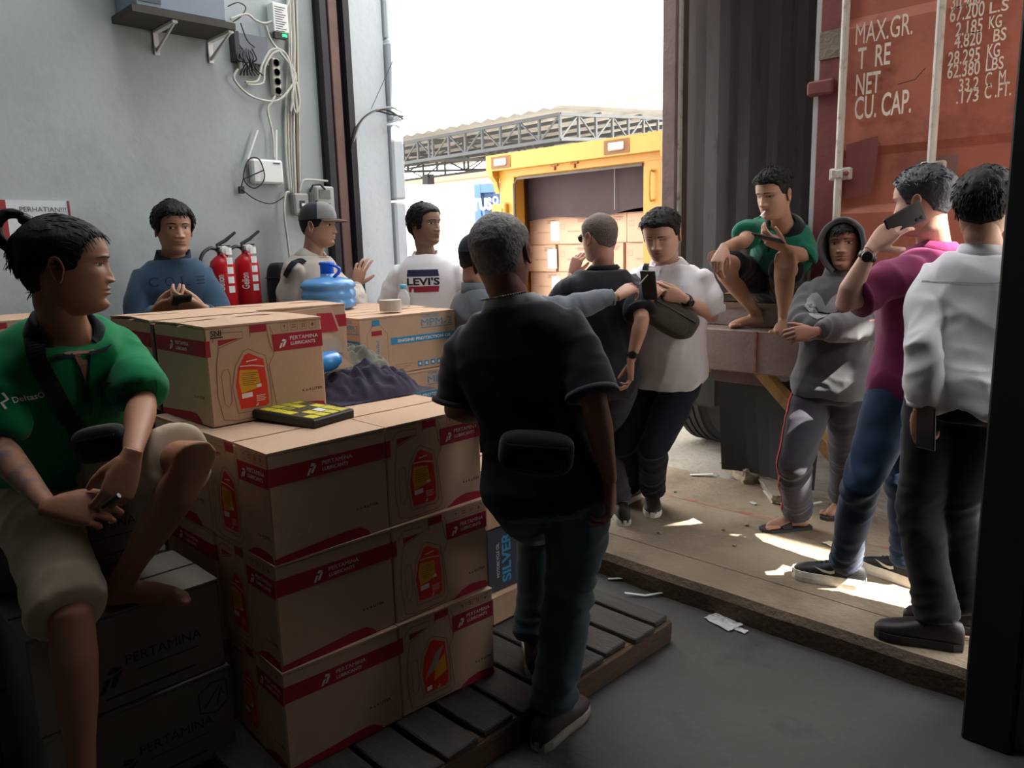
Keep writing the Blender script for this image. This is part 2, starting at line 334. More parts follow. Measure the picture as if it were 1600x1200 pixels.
# cables over the white column
for k, (pts, lab) in enumerate([([(548, 238), (556, 200), (580, 176), (604, 172), (630, 186)], 'lower black cable'), ([(549, 232), (560, 194), (584, 174), (608, 178), (630, 182)], 'upper black cable'), ([(552, 222), (566, 188), (590, 172), (612, 168), (629, 176)], 'grey cable')]):
    o = MB().tube(bez([pl(x, y, 0, -3.93) for x, y in pts], 7), .0055, 6).build('cable', cable_b if k < 2 else grey_pl, None, True); tag(o, lab+' of the bunch curving round the white column', 'cable', 'cables round the column')
o = MB().tube([pl(580, 170, 0, -3.95), pl(624, 72, 0, -3.95)], .002, 5).build('wire', cable_b); tag(o, 'thin straight wire rising across the white column', 'wire')

# ------------------------------------------------------------------ fire extinguishers
red = mat('extinguisher_red', srgb(190, 22, 32), .35, .05); chrome = mat('dull_chrome', srgb(120, 118, 112), .3, .05, metal=.8)
def extinguisher(px, py_top, py_bot, x, label):
    pt = pl(px, py_top, 0, x); h = pt.z-pl(px, py_bot, 0, x).z; R = .062
    r = empty('fire_extinguisher', (x, pt.y, pt.z-h)); tag(r, label, 'fire extinguisher')
    MB().lathe([(.06, 0), (R, .01), (R, h-.05), (R*.9, h-.02), (R*.55, h), (.02, h+.01), (.02, h+.03)], n=28).build('cylinder', red, r, True)
    MB().box((-.018, -.022, h+.025), (.018, .022, h+.055), bev=.004).build('valve', chrome, r)
    MB().box((-.008, -.02, h+.052), (.008, .05, h+.060)).build('lower_handle', black, r)
    b = MB(); b.tube([(0, -.02, h+.06), (0, .03, h+.085), (0, .085, h+.125)], [.009, .009, .007], 6); b.build('lever', black, r)
    MB().tube(bez([(0, -.02, h+.04), (.02, -.07, h+.045), (.03, -.12, h), (.03, -.135, h-.12), (.02, -.12, h-.25)], 6), .009, 8).build('hose', black, r)
    MB().lathe([(.02, 0), (.021, .02), (.018, .022)], (.028, 0, h+.035), 10, Matrix.Rotation(math.pi/2, 4, 'Y')).build('gauge', white, r)
    f = lambda u, v, d: Vector(((R+d)*math.cos(u/R), (R+d)*math.sin(u/R), v))
    # text runs up the cylinder on the side turned to the door/camera
    a0 = -.55*R
    t = MB(); g = lambda u, v, d: f(a0-v+.0, u, d)
    put_text(t, 'Gelion', g, h*.38, -.012, .036, h*.30, .0045, .02)
    t.build('lettering', white, r)
    b = MB()
    for k in range(5):
        b.add([f(a0+.031+.036*s, h*.34+k*.048+dv, .0012) for s, dv in ((0, 0), (.5, 0), (1, 0), (1, .034), (.5, .034), (0, .034))], [(0, 1, 4, 5), (1, 2, 3, 4)])
    b.build('label', white, r)
    MB().add([f(a0-.075+.03*s, h*.55+dv, .0012) for s, dv in ((0, 0), (1, 0), (1, .07), (0, .07))], [(0, 1, 2, 3)]).build('small_label', mat('dark_red_label', srgb(150, 70, 74), .5), r)
    return r
extinguisher(384, 399, 482, -3.88, 'red fire extinguisher nearer the door, its lever up, on the grey wall')
extinguisher(346, 402, 486, -3.86, 'red fire extinguisher half hidden by the blue sweatshirt sleeve')
# ------------------------------------------------------------------ shipping container on its trailer, backed up to the slab
cred = mat('container_red', srgb(176, 104, 84), .6, .10, 2.2, .1, 30, detail=8, wear=(srgb(150, 84, 72), 3.1, .5, .62))
cmaroon = mat('container_maroon', srgb(112, 56, 56), .6, .15, 5, .1, 40, wear=(srgb(84, 50, 48), 6, .55, .7))
cin = mat('container_inside_steel', srgb(204, 202, 206), .6, .14, 3, .15, 30, detail=8, stretch=(1, 1, .25), wear=(srgb(88, 80, 78), 5, .58, .75))
rodm = mat('worn_white_rod', srgb(196, 190, 180), .5, .08, 9, wear=(srgb(150, 126, 108), 14, .55, .7))
wornwhite = mat('stencil_white', srgb(226, 214, 196), .7, .05)
YR = 4.10; XL, XR, XD = -2.73, -.42, -1.80; ZF, ZT = 1.24, 3.75
ct = empty('shipping_container', ((XL+XR)/2, YR, ZF)); tag(ct, 'rust-red shipping container with one door open, backed up to the slab', 'container')
def cp(name, mb, m):
    mb.V = [v-Vector(((XL+XR)/2, YR, ZF)) for v in mb.V]; return mb.build(name, m, ct)
def corr(x, y0, y1, z0, z1, dep, pitch, sgn):
    prof = []; y = y0
    while y < y1:
        for dy, dx in ((0, 0), (.10, 0), (.15, dep), (.25, dep), (.30, 0)):
            if y+dy*pitch/.3 <= y1: prof.append((y+dy*pitch/.3, x+sgn*dx))
        y += pitch
    V = []; Fc = []
    for yy, xx in prof: V += [(xx, yy, z0), (xx, yy, z1)]
    for i in range(len(prof)-1): Fc.append((2*i, 2*i+2, 2*i+3, 2*i+1))
    return MB().add(V, Fc)
cp('side_wall', corr(XL+.05, YR+.1, YR+6, ZF, ZT, .05, .42, -1), cin)
cp('side_wall', corr(XR-.05, YR+.1, YR+6, ZF, ZT, .05, .42, 1), cin)
cp('roof', MB().box((XL, YR, ZT), (XR, YR+6.05, ZT+.05)), cin)
cp('end_wall', MB().box((XL, YR+6, ZF), (XR, YR+6.05, ZT)), cin)
cp('plank_floor', MB().box((XL+.03, YR+.05, ZF-.03), (XR-.03, YR+6, ZF)), mat('plywood_floor', srgb(104, 84, 66), .8, .2, 5))
cp('corner_post', MB().box((XL-.03, YR, ZF-.14), (XL+.07, YR+.14, ZT+.05), bev=.008), mat('post_brown', srgb(112, 92, 88), .6, .2, 7, .2, 40))
cp('corner_post', MB().box((XR-.02, YR, ZF-.14), (XR+.08, YR+.14, ZT+.05), bev=.008), cmaroon)
cp('door_header', MB().box((XL, YR, ZT-.1), (XR, YR+.12, ZT+.05)), cmaroon)
cp('sill', MB().box((XL, YR+.06, ZF-.14), (XR, YR+.16, ZF), bev=.006), mat('sill_grey_brown', srgb(118, 104, 98), .7, .2, 8, .2, 50))
cp('gasket', MB().box((XL+.07, YR+.02, ZF), (XL+.085, YR+.05, ZT-.1)), rodm)
# right door leaf: frame, horizontally stepped panel
cp('door_frame', MB().box((XD, YR-.005, ZF+.0), (XD+.125, YR+.05, ZT-.02), bev=.004), cmaroon)
cp('door_gasket', MB().box((XD-.025, YR+.0, ZF), (XD, YR+.035, ZT-.02)), mat('pale_gasket', srgb(170, 172, 172), .6, .1))
prof = []
zz = ZF
bands = [(ZF, 0), (1.42, 0), (1.46, .03), (1.72, .03), (1.76, 0), (2.0, 0), (2.04, .03), (2.62, .03), (2.67, 0), (2.86, 0), (2.9, .03), (3.4, .03), (3.45, 0), (ZT-.02, 0)]
V = []; Fc = []
for z_, d_ in bands: V += [(XD+.125, YR+.012-d_*.8+.012, z_), (XR, YR+.012-d_*.8+.012, z_)]
for i in range(len(bands)-1): Fc.append((2*i, 2*i+1, 2*i+3, 2*i+2))
cp('door_panel', MB().add(V, Fc), cred)
cp('door_back', MB().box((XD, YR+.05, ZF), (XR, YR+.06, ZT)), cmaroon)
for px_, ptop in ((1314, 0), (1459, 0)):
    xx = pl(px_, 200, 1, YR-.04).x
    cp('lock_rod', MB().tube([(xx, YR-.045, ZF-.1), (xx, YR-.045, ZT)], .019, 12), rodm)
    for zc in (pl(px_, 262 if px_ > 1400 else 272, 1, YR-.04).z, 3.2):
        cp('rod_bracket', MB().box((xx-.045, YR-.055, zc-.03), (xx+.06, YR-.004, zc+.03), bev=.006).box((xx-.03, YR-.072, zc-.022), (xx+.03, YR-.05, zc+.022), bev=.006), rodm)
        cp('bolt', MB().lathe([(.012, 0), (.012, .012), (.006, .016)], (xx+.046, YR-.053, zc), 8, Matrix.Rotation(math.pi/2, 4, 'X')), cmaroon)
h0 = pl(1262, 152, 1, YR-.03); h1 = pl(1304, 122, 1, YR-.03)
cp('hinge_block', MB().box((h0.x, YR-.05, h0.z), (h1.x, YR-.0, h1.z), bev=.01), cmaroon)
p0 = pl(1281, 94, 1, YR-.01); p1 = pl(1308, 45, 1, YR-.01)
cp('brown_tape', MB().box((XD, YR-.012, p0.z), (XD+.115, YR-.003, p1.z)), mat('brown_tape', srgb(120, 108, 92), .4, .2, 30, .3, 60))
cf = lambda u, v, d: Vector((u, YR-.004-d, v))
def cpx(x, y): p = pl(x, y, 1, YR-.02); return (p.x, p.z)
cp('paint_patch', MB().flat([cpx(1322, 226), cpx(1372, 212), cpx(1371, 238), cpx(1362, 300), cpx(1320, 312)], cf, .014), mat('patch_maroon', srgb(128, 70, 66), .6, .1))
cp('paint_patch', MB().flat([cpx(1432, 250), cpx(1498, 240), cpx(1496, 268), cpx(1470, 280), cpx(1432, 282)], cf, .014), mat('patch_grey', srgb(126, 96, 88), .7, .2, 12))
cp('crack', MB().stroke([cpx(1402, 132), cpx(1430, 124), cpx(1446, 106)], .004, cf, .015), mat('crack_dark', srgb(60, 34, 32), .8))
for k, (x, y, htop, w_px, s) in enumerate([(1337, 71, 38, 89, 'MAX.GR.'), (1340, 109, 76, 51, 'T  RE'), (1337, 150, 117, 38, 'NET'), (1335, 188, 152, 89, 'CU. CAP.'),
        (1486, 16, -6, 46, '30.480'), (1484, 36, 12, 54, '67.200'), (1493, 58, 36, 42, '2.185'), (1491, 77, 55, 43, '4.820'), (1481, 104, 82, 50, '28.295'), (1480, 124, 102, 51, '62.380'), (1498, 144, 124, 31, '33.2'), (1494, 163, 143, 35, '.173'),
        (1546, -2, -22, 24, 'KGS'), (1546, 22, 4, 30, 'L.S'), (1545, 46, 26, 20, 'KG'), (1552, 66, 46, 20, 'BS'), (1542, 92, 70, 20, 'KG'), (1540, 112, 92, 28, 'LBS'), (1539, 136, 114, 36, 'C  M.'), (1538, 155, 133, 42, 'C .FT.')]):
    u, v = cpx(x, y); u1, v1 = cpx(x+w_px, y-w_px*.22); _, vt = cpx(x, htop)
    t = MB(); put_text(t, s, cf, u, v, vt-v, u1-u, .02, .012); cp('lettering', t, wornwhite)
# trailer beneath
tl = empty('trailer', (-1.6, 4.05, 0)); tag(tl, 'brown steel trailer bed under the red container with black mudflaps', 'trailer')
def tp(name, mb, m): mb.V = [v-Vector((-1.6, 4.05, 0)) for v in mb.V]; return mb.build(name, m, tl)
beam = mat('brown_beam', srgb(116, 96, 90), .6, .18, 5, .2, 40, detail=8, wear=(srgb(142, 94, 66), 5, .6, .75))
tp('rear_beam', MB().box((-2.86, 3.98, .855), (-.36, 4.16, 1.10), bev=.008), beam)
for xx in (-2.05, -1.2): tp('beam_seam', MB().box((xx, 3.974, .86), (xx+.012, 3.982, 1.095)), mat('rust', srgb(126, 80, 56), .8, .3, 20))
for xx in (-2.2, -1.1): tp('chassis_rail', MB().box((xx, 4.16, .75), (xx+.14, 10, 1.05)), steel_dark)
tp('deck', MB().box((-2.86, 4.16, 1.02), (-.36, 10.1, 1.09)), beam)
q0 = pl(1117, 566, 1, 4.12); q1 = pl(1190, 597, 1, 4.12)
tp('drop_plate', MB().box((q0.x, 4.1, q1.z-.02), (q1.x+.02, 4.14, .86)), mat('plate_maroon', srgb(96, 70, 68), .6, .2, 8))
rub = mat('mudflap_rubber', srgb(44, 46, 46), .75, .2, 3, .1, 20, wear=(srgb(70, 70, 66), 4, .6, .8))
n = 8; V = []; Fc = []
a = pl(1122, 592, 1, 4.14).x; b = -1.72
for i in range(n+1):
    for j in range(n+1):
        u = i/n; v = j/n; V.append((a+(b-a)*u+.04*v*(.5-u), 4.14+.05*math.sin(u*5)*v+.03*v, .80-(.80-.20)*v))
for i in range(n):
    for j in range(n): k = i*(n+1)+j; Fc.append((k, k+n+1, k+n+2, k+1))
tp('mudflap', MB().add(V, Fc), rub)
tp('mudflap', MB().add([(v[0]+1.3, v[1], v[2]) for v in V], Fc), rub)
d0 = pl(1192, 574, 1, 4.08); d1 = pl(1262, 652, 1, 4.08)
tp('brace', MB().tube([d0+Vector((-.06, 0, .03)), d1+Vector((.25, 0, -.28))], .045, 4), mat('yellow_rust_brace', srgb(150, 112, 62), .7, .3, 8, .3, 30, wear=(srgb(104, 70, 46), 6, .5, .7)))
tp('brace', MB().box((-2.86, 4.1, .80), (-2.45, 4.2, .86)), mat('yellow_bar', srgb(190, 140, 50), .6, .2))
tp('under_box', MB().box((-2.84, 4.4, .52), (-2.52, 4.62, .80), bev=.02), mat('sooty_steel', srgb(46, 44, 44), .7, .3, 8))
tp('hook', MB().tube(bez([(-2.62, 4.2, .84), (-2.63, 4.18, .66), (-2.6, 4.17, .60), (-2.57, 4.18, .66)], 6), .012, 6), grey_pl)
tyre = mat('tyre_rubber', srgb(52, 50, 48), .9, .15, 10, .2, 50)
def wheel(parent_part, x, y, R=.5, w=.26, zc=.59):
    M = Matrix.Translation((x, y, zc)) @ Matrix.Rotation(math.pi/2, 4, 'Y')
    mb = MB(); pr = [(R*.55, -w/2), (R*.9, -w/2), (R*.97, -w*.42)]
    for k in range(4):
        z0 = -w*.38+k*w*.2; pr += [(R, z0), (R, z0+w*.13), (R*.975, z0+w*.135), (R*.975, z0+w*.19)]
    pr += [(R*.97, w*.42), (R*.9, w/2), (R*.55, w/2)]
    mb.lathe(pr, n=36, M=M); o = tp('wheel', mb, tyre)
    h = MB().lathe([(R*.55, -w*.3), (R*.5, w*.1), (R*.2, w*.2), (R*.16, w*.5), (.02, w*.52)], n=24, M=M); h.V = [v-Vector((-1.6, 4.05, 0)) for v in h.V]; h.build('hub', mat('hub_grey', srgb(110, 104, 98), .6), o)
for x, y in ((-2.96, 5.22), (-.6, 5.22), (-2.96, 6.5), (-.6, 6.5)): wheel(None, x, y)
for y_ in (5.22, 6.5): tp('axle', MB().tube([(-2.9, y_, .59), (-.65, y_, .59)], .06, 8), steel_dark)

# ------------------------------------------------------------------ yellow box truck with open rear, full of cartons
yel = mat('truck_yellow', srgb(184, 132, 50), .45, .06, 3, .04, 30, wear=(srgb(162, 114, 46), 4, .6, .8))
TX0, TX1, TY, TZ = -5.66, -3.60, 5.5, 2.48
tk = empty('box_truck', ((TX0+TX1)/2, TY, 0)); tag(tk, 'yellow box truck with open rear and brown curtain beside the container', 'truck')
def kp(name, mb, m, sm=False, par=None): mb.V = [v-Vector(((TX0+TX1)/2, TY, 0)) for v in mb.V]; return mb.build(name, m, par or tk, sm)
OX0, OX1, OZ = -5.40, -3.88, 2.26
fy = lambda u, v, d: Vector((u, TY+d, v))
kp('rear_post', MB().box((TX0+.06, TY, .8), (OX0, TY+.145, OZ+.01), bev=.004), yel)
kp('rear_post', MB().box((OX1, TY, .8), (TX1-.04, TY+.145, OZ+.01), bev=.004), yel)
kp('header', MB().box((TX0+.05, TY-.004, OZ), (TX1-.04, TY+.14, TZ-.1), bev=.01), yel)
kp('visor', MB().prism([(TX0-.02, TZ-.15), (TX0-.02, TZ), (TX1+.02, TZ), (TX1+.02, TZ-.15)], fy, -.10, .14), yel)
for sx, s in ((TX0, 1), (TX1-.05, 1)):
    kp('corner_bracket', MB().add([(sx, TY-.1, TZ-.15), (sx, TY-.09, TZ-.2), (sx, TY-.04, TZ-.25), (sx, TY, TZ-.36), (sx, TY, TZ-.15), (sx+.06, TY-.1, TZ-.15), (sx+.06, TY-.09, TZ-.2), (sx+.06, TY-.04, TZ-.25), (sx+.06, TY, TZ-.36), (sx+.06, TY, TZ-.15)], [(0, 1, 2, 3, 4), (9, 8, 7, 6, 5), (0, 5, 6, 1), (1, 6, 7, 2), (2, 7, 8, 3), (3, 8, 9, 4)]), yel)
for xc in (-5.47, -4.08):
    kp('lamp_recess', MB().box((xc-.13, TY-.108, TZ-.135), (xc+.13, TY-.098, TZ-.02)), mat('recess_brown', srgb(110, 70, 30), .6))
    kp('lamp', MB().box((xc-.08, TY-.125, TZ-.11), (xc+.08, TY-.105, TZ-.045), bev=.008), mat('lamp_lens', srgb(170, 150, 140), .3, .1))
for xc in (-4.86, -4.62):
    kp('hinge_pin', MB().box((xc-.04, TY-.02, OZ+.055), (xc+.04, TY, OZ+.085)).tube([(xc, TY-.01, OZ+.02), (xc, TY-.01, OZ+.08)], .012, 6), mat('pin_brown', srgb(150, 96, 50), .5))
for sx in (OX1+.10,):
    kp('grab_handle', MB().tube(bez([(sx, TY, 2.18), (sx, TY-.05, 2.17), (sx, TY-.05, 1.96), (sx, TY, 1.95)], 5), .01, 6), yel)
kp('latch', MB().box((OX0-.28, TY-.05, 1.82), (OX0-.08, TY+.02, 2.02), bev=.012).box((OX0-.24, TY-.06, 1.87), (OX0-.12, TY-.03, 1.97)), yel)
kp('opening_trim', MB().tube([(OX0+.01, TY-.01, .95), (OX0+.01, TY-.01, OZ-.07), (OX0+.06, TY-.01, OZ-.015), (OX1, TY-.01, OZ-.015)], .014, 6), mat('dark_rubber_trim', srgb(90, 80, 70), .6))
kp('side_wall', MB().box((TX0+.04, TY+.1, .8), (TX0+.09, TY+4, TZ-.03)), yel)
kp('side_wall', MB().box((TX1-.09, TY+.1, .8), (TX1-.04, TY+4, TZ-.03)), yel)
kp('roof', MB().box((TX0+.04, TY+.1, TZ-.06), (TX1-.04, TY+4, TZ-.01)), yel)
kp('front_wall', MB().box((TX0+.04, TY+4, .8), (TX1-.04, TY+4.05, TZ-.02)), yel)
kp('load_floor', MB().box((TX0+.04, TY, .72), (TX1-.04, TY+4, .80)), steel_dark)
kp('side_door', MB().box((TX1+.01, TY+.05, 1.0), (TX1+.06, TY+.12, 2.36)).tube([(TX1+.0, TY+.0, 1.2), (TX1+.0, TY+.0, 2.3)], .02, 8), yel)
n = 24; V = []; Fc = []
for i in range(n+1):
    u = i/n; x = OX0-.04+(OX1-OX0+.08)*u; zb = 1.84+.05*u+.02*math.sin(u*9)
    for j in range(5): v = j/4; V.append((x, TY+.22+.02*math.sin(u*11+v)*v, OZ+.05+(zb-OZ-.05)*v))
for i in range(n):
    for j in range(4): k = i*5+j; Fc.append((k, k+5, k+6, k+1))
kp('curtain', MB().add(V, Fc), mat('brown_curtain', srgb(58, 42, 44), .75, .12, 5, .1, 30), True)
kp('curtain_cord', MB().tube([(-4.33, TY+.2, OZ), (-4.33, TY+.2, 1.9)], .004, 5), grey_pl)
for x in (TX0+.3, TX1-.3):
    for y in (TY+.7, TY+3.4): kp('wheel', MB().lathe([(.2, -.1), (.36, -.1), (.38, -.06), (.38, .06), (.36, .1), (.2, .1)], n=24, M=Matrix.Translation((x, y, .47)) @ Matrix.Rotation(math.pi/2, 4, 'Y')), tyre)
kp('rear_bumper', MB().box((TX0+.05, TY+.02, .55), (TX1-.05, TY+.1, .72)), steel_dark)
kp('cab', MB().box((TX0+.2, TY+4.1, .5), (TX1-.2, TY+5.6, 2.1), bev=.12), yel)
kp('cab_window', MB().box((TX0+.35, TY+5.55, 1.35), (TX1-.35, TY+5.62, 1.95)), black)

# ------------------------------------------------------------------ yard background
def yard_box(name, label, px_l, px_r, D, z0, z1, depth, m, cat, yaw=YAW):
    """a container whose long side faces the doorway"""
    A = at(px_l, 390, D); B = at(px_r, 390, D); L_ = (B-A).dot(RT)
    r = empty(name, (A.x, A.y, z0), yaw); tag(r, label, cat)
    V = []; Fc = []; u = 0; P = []
    while u < L_:
        for du, dd in ((0, 0), (.11, 0), (.15, .04), (.26, .04), (.30, 0)):
            if u+du <= L_: P.append((u+du, dd))
        u += .30
    for uu, dd_ in P: V += [(uu, dd_, .1), (uu, dd_, z1-z0-.1)]
    for i in range(len(P)-1): Fc.append((2*i, 2*i+2, 2*i+3, 2*i+1))
    MB().add(V, Fc).build('side_wall', m, r)
    MB().box((0, -.03, 0), (L_, .06, .12)).build('bottom_rail', m, r); MB().box((0, -.03, z1-z0-.12), (L_, .06, z1-z0)).build('top_rail', m, r)
    MB().box((-.02, -.04, 0), (.12, .1, z1-z0)).build('corner_post', m, r); MB().box((L_-.12, -.04, 0), (L_+.02, .1, z1-z0)).build('corner_post', m, r)
    MB().box((0, .05, .05), (L_, depth, z1-z0-.02)).build('body', m, r)
    return r, L_
wcm = mat('container_white', srgb(236, 238, 238), .5, .04); bcm = mat('container_blue', srgb(60, 88, 128), .5, .06)
r_, L_ = yard_box('shipping_container', 'white shipping container out in the sunny yard, behind the lettered shirt', 520, 741, 10.6, .1, 2.44, 2.4, wcm, 'container')
r_, L_ = yard_box('shipping_container', 'blue shipping container with white lettering left of the yellow truck', 742.5, 860, 11.0, .1, 2.46, 2.4, bcm, 'container', math.radians(24))
t = MB(); g = lambda u, v, d: Vector((u, -.012-d, v))
put_text(t, 'TUS', g, .0, 2.0, .17, .29, .03, .05); t.build('lettering', white, r_)
t = MB(); t.stroke([(.345+.035*math.cos(a), 2.13+.045*math.sin(a)) for a in np.linspace(0, 2*math.pi, 16, False)], .02, g, .03, True); t.build('ring_mark', white, r_)
# carport roof on lattice trusses
lat = mat('lattice_grey', srgb(58, 60, 62), .6, .1); shm = mat('carport_sheet', srgb(150, 150, 150), .5, .05)
cpt = empty('carport', (-11.5, 13.2, 0)); tag(cpt, 'wide white carport roof carried on grey lattice trusses behind the truck', 'carport')
def cq(name, mb, m): mb.V = [v-Vector((-11.5, 13.2, 0)) for v in mb.V]; return mb.build(name, m, cpt)
xs0, ys0 = -27.0, 13.2
zt = lambda x, y: 4.42-.035*(y-ys0)*0
b = MB(); V = []; Fc = []; k = 0; x = xs0
while x < -11.3:
    V += [(x, 13.0, 4.5+(.06 if k % 2 else 0)), (x, 24, 5.3+(.06 if k % 2 else 0))]; x += .22; k += 1
for i in range(k-1): Fc.append((2*i, 2*i+2, 2*i+3, 2*i+1))
cq('roof_sheet', b.add(V, Fc), shm)
def truss(ax, a0, a1, other, zc, dz, step=.62, slope=0):
    P = (lambda s, z: Vector((s, other, z))) if ax == 0 else (lambda s, z: Vector((other, s, z+(s-a0)*slope)))
    b = MB(); b.tube([P(a0, zc), P(a1, zc)], .05, 4).tube([P(a0, zc-dz), P(a1, zc-dz)], .05, 4); s = a0; i = 0
    while s < a1-.01:
        e = min(s+step, a1); b.tube([P(s, zc-dz), P(s, zc)], .038, 4, False); b.tube([P(s, zc if i % 2 else zc-dz), P(e, zc-dz if i % 2 else zc)], .024, 4, False); s = e; i += 1
    cq('truss', b, lat)
truss(0, xs0, -11.5, 13.2, 4.40, .52)
truss(1, 13.2, 23, -11.5, 4.40, .52, .62, .07)
truss(0, xs0, -11.5, 18, 4.6, .5, 1.2); truss(1, 13.2, 23, -16, 4.35, .5, 1.2, .07); truss(1, 13.2, 23, -20, 4.35, .5, 1.2, .07)
for y in (14.6, 16.2, 17.8, 19.4, 21): cq('purlin', MB().box((xs0, y, 4.40+(y-13.2)*.07), (-11.5, y+.06, 4.48+(y-13.2)*.07)), lat)
for x in (-16, -22): cq('post', MB().box((x-.15, 17.9, 0), (x+.15, 18.2, 4.2)), lat)
# cream building and tall white warehouse behind
bd = MB().box((-40, 31, 0), (-14, 36, 5.6)).build('yard_building', mat('cream_wall', srgb(214, 196, 170), .8, .05)); tag(bd, 'long cream building with a brown roof edge behind the carport', 'building')
MB().box((-40.2, 30.6, 5.5), (-13.8, 36.2, 5.8)).build('roof', mat('roof_brown', srgb(150, 120, 104), .8), bd)
MB().box((-36, 30.95, 2.4), (-32, 31.0, 3.6)).build('window', mat('pane_dark', srgb(90, 96, 100), .3), bd)
yb = 24.6; pts = [pl(x, y, 1, yb) for x, y in ((872, 182), (1010, 147), (1120, 125), (1120, 460), (872, 460))]
wb = MB().prism([(p.x, p.z) for p in pts], lambda u, v, d: Vector((u, yb+d, v)), 0, 5.8).build('warehouse', mat('warehouse_white', srgb(226, 228, 226), .6, .03)); tag(wb, 'tall pale warehouse with a sloping roof edge above the yellow truck', 'building')
a, c = pts[0], pts[2]
MB().prism([(a.x, a.z), (c.x, c.z), (c.x, c.z+.25), (a.x, a.z+.25)], lambda u, v, d: Vector((u, yb+d, v)), -.3, 5.8).build('roof_edge', mat('roof_tan', srgb(176, 150, 138), .8), wb)
for q in ((930, 215), (990, 200)):
    p = pl(*q, 1, yb); MB().box((p.x-.05, yb-.06, p.z-3), (p.x+.05, yb, p.z+.4)).build('rib', mat('warehouse_rib', srgb(200, 202, 200), .6), wb)
# ------------------------------------------------------------------ cartons
kraft = mat('kraft_card', srgb(194, 162, 137), .85, .06, 3, .06, 120, detail=6, wear=(srgb(176, 142, 120), 3.5, .58, .8), spec=.2)
kraft_in = mat('kraft_edge', srgb(150, 118, 90), .9, .1, 8)
ink_red = mat('crimson_ink', srgb(166, 40, 58), .75, .06, 10, spec=.25); ink_brown = mat('brown_outline_ink', srgb(140, 84, 70), .8)
ink_dark = mat('dark_ink', srgb(52, 46, 44), .8); ink_white = mat('white_ink', srgb(232, 226, 220), .75); ink_blue = mat('blue_ink', srgb(52, 142, 186), .75, .05)
lab_red = mat('label_red', srgb(222, 50, 30), .5, .05); lab_yel = mat('label_yellow', srgb(226, 160, 30), .5, .12, 14)
tape_m = mat('packing_tape', srgb(182, 150, 112), .25, .05)
def logo(mb, f, u, v, s, d):
    mb.flat([(u+.00*s, v), (u+.22*s, v), (u+.47*s, v+.55*s), (u+.25*s, v+.55*s)], f, d)
    mb.flat([(u+.38*s, v+.12*s), (u+.60*s, v+.12*s), (u+.95*s, v+.75*s), (u+.6*s, v+.62*s)], f, d)
    mb.flat([(u+.38*s, v+.72*s), (u+.5*s, v+.98*s), (u+.92*s, v+.86*s), (u+.72*s, v+.7*s)], f, d)
def carton_body(o_par, sx, sy, sz, m, jitter=.003):
    """open-topped walls drawn as one board body plus two top flaps with a raised free edge"""
    pass
def face_fn(kind, sx, sy):
    if kind == 'front': return lambda u, v, d: Vector((sx/2+d, -sy/2+u, v))          # the face turned to +x, u runs along +y
    return lambda u, v, d: Vector((-sx/2+u, -sy/2-d, v))                              # the face turned to -y, u runs along +x
def plain_face(r, f, w, h, big=True):
    b = MB(); b.flat([(0, .70*h), (w, .70*h), (w, .86*h), (0, .86*h)], f, .0008)
    b.flat([(0, 0), (w*.82, 0)]+[(w*(.82-.10*t), .10*h*t**.6) for t in (.2, .5, .8, 1)]+[(w*.60, .105*h), (0, .055*h)], f, .0008); b.build('printed_band', ink_red, r)
    t = MB(); logo(t, f, w*.30, .725*h, .085*h*1.25, .0016); put_text(t, 'PERTAMINA', f, w*.43, .79*h, .034*h*1.1, w*.26, .0016, .03); put_text(t, 'LUBRICANTS', f, w*.43, .735*h, .03*h*1.1, w*.22, .0016, .012)
    t.build('lettering', ink_white, r)
    t = MB(); put_text(t, '6 x 4 LITER', f, w*.70, .27*h, .028*h, w*.2, .001, .02); t.build('lettering', ink_dark, r)
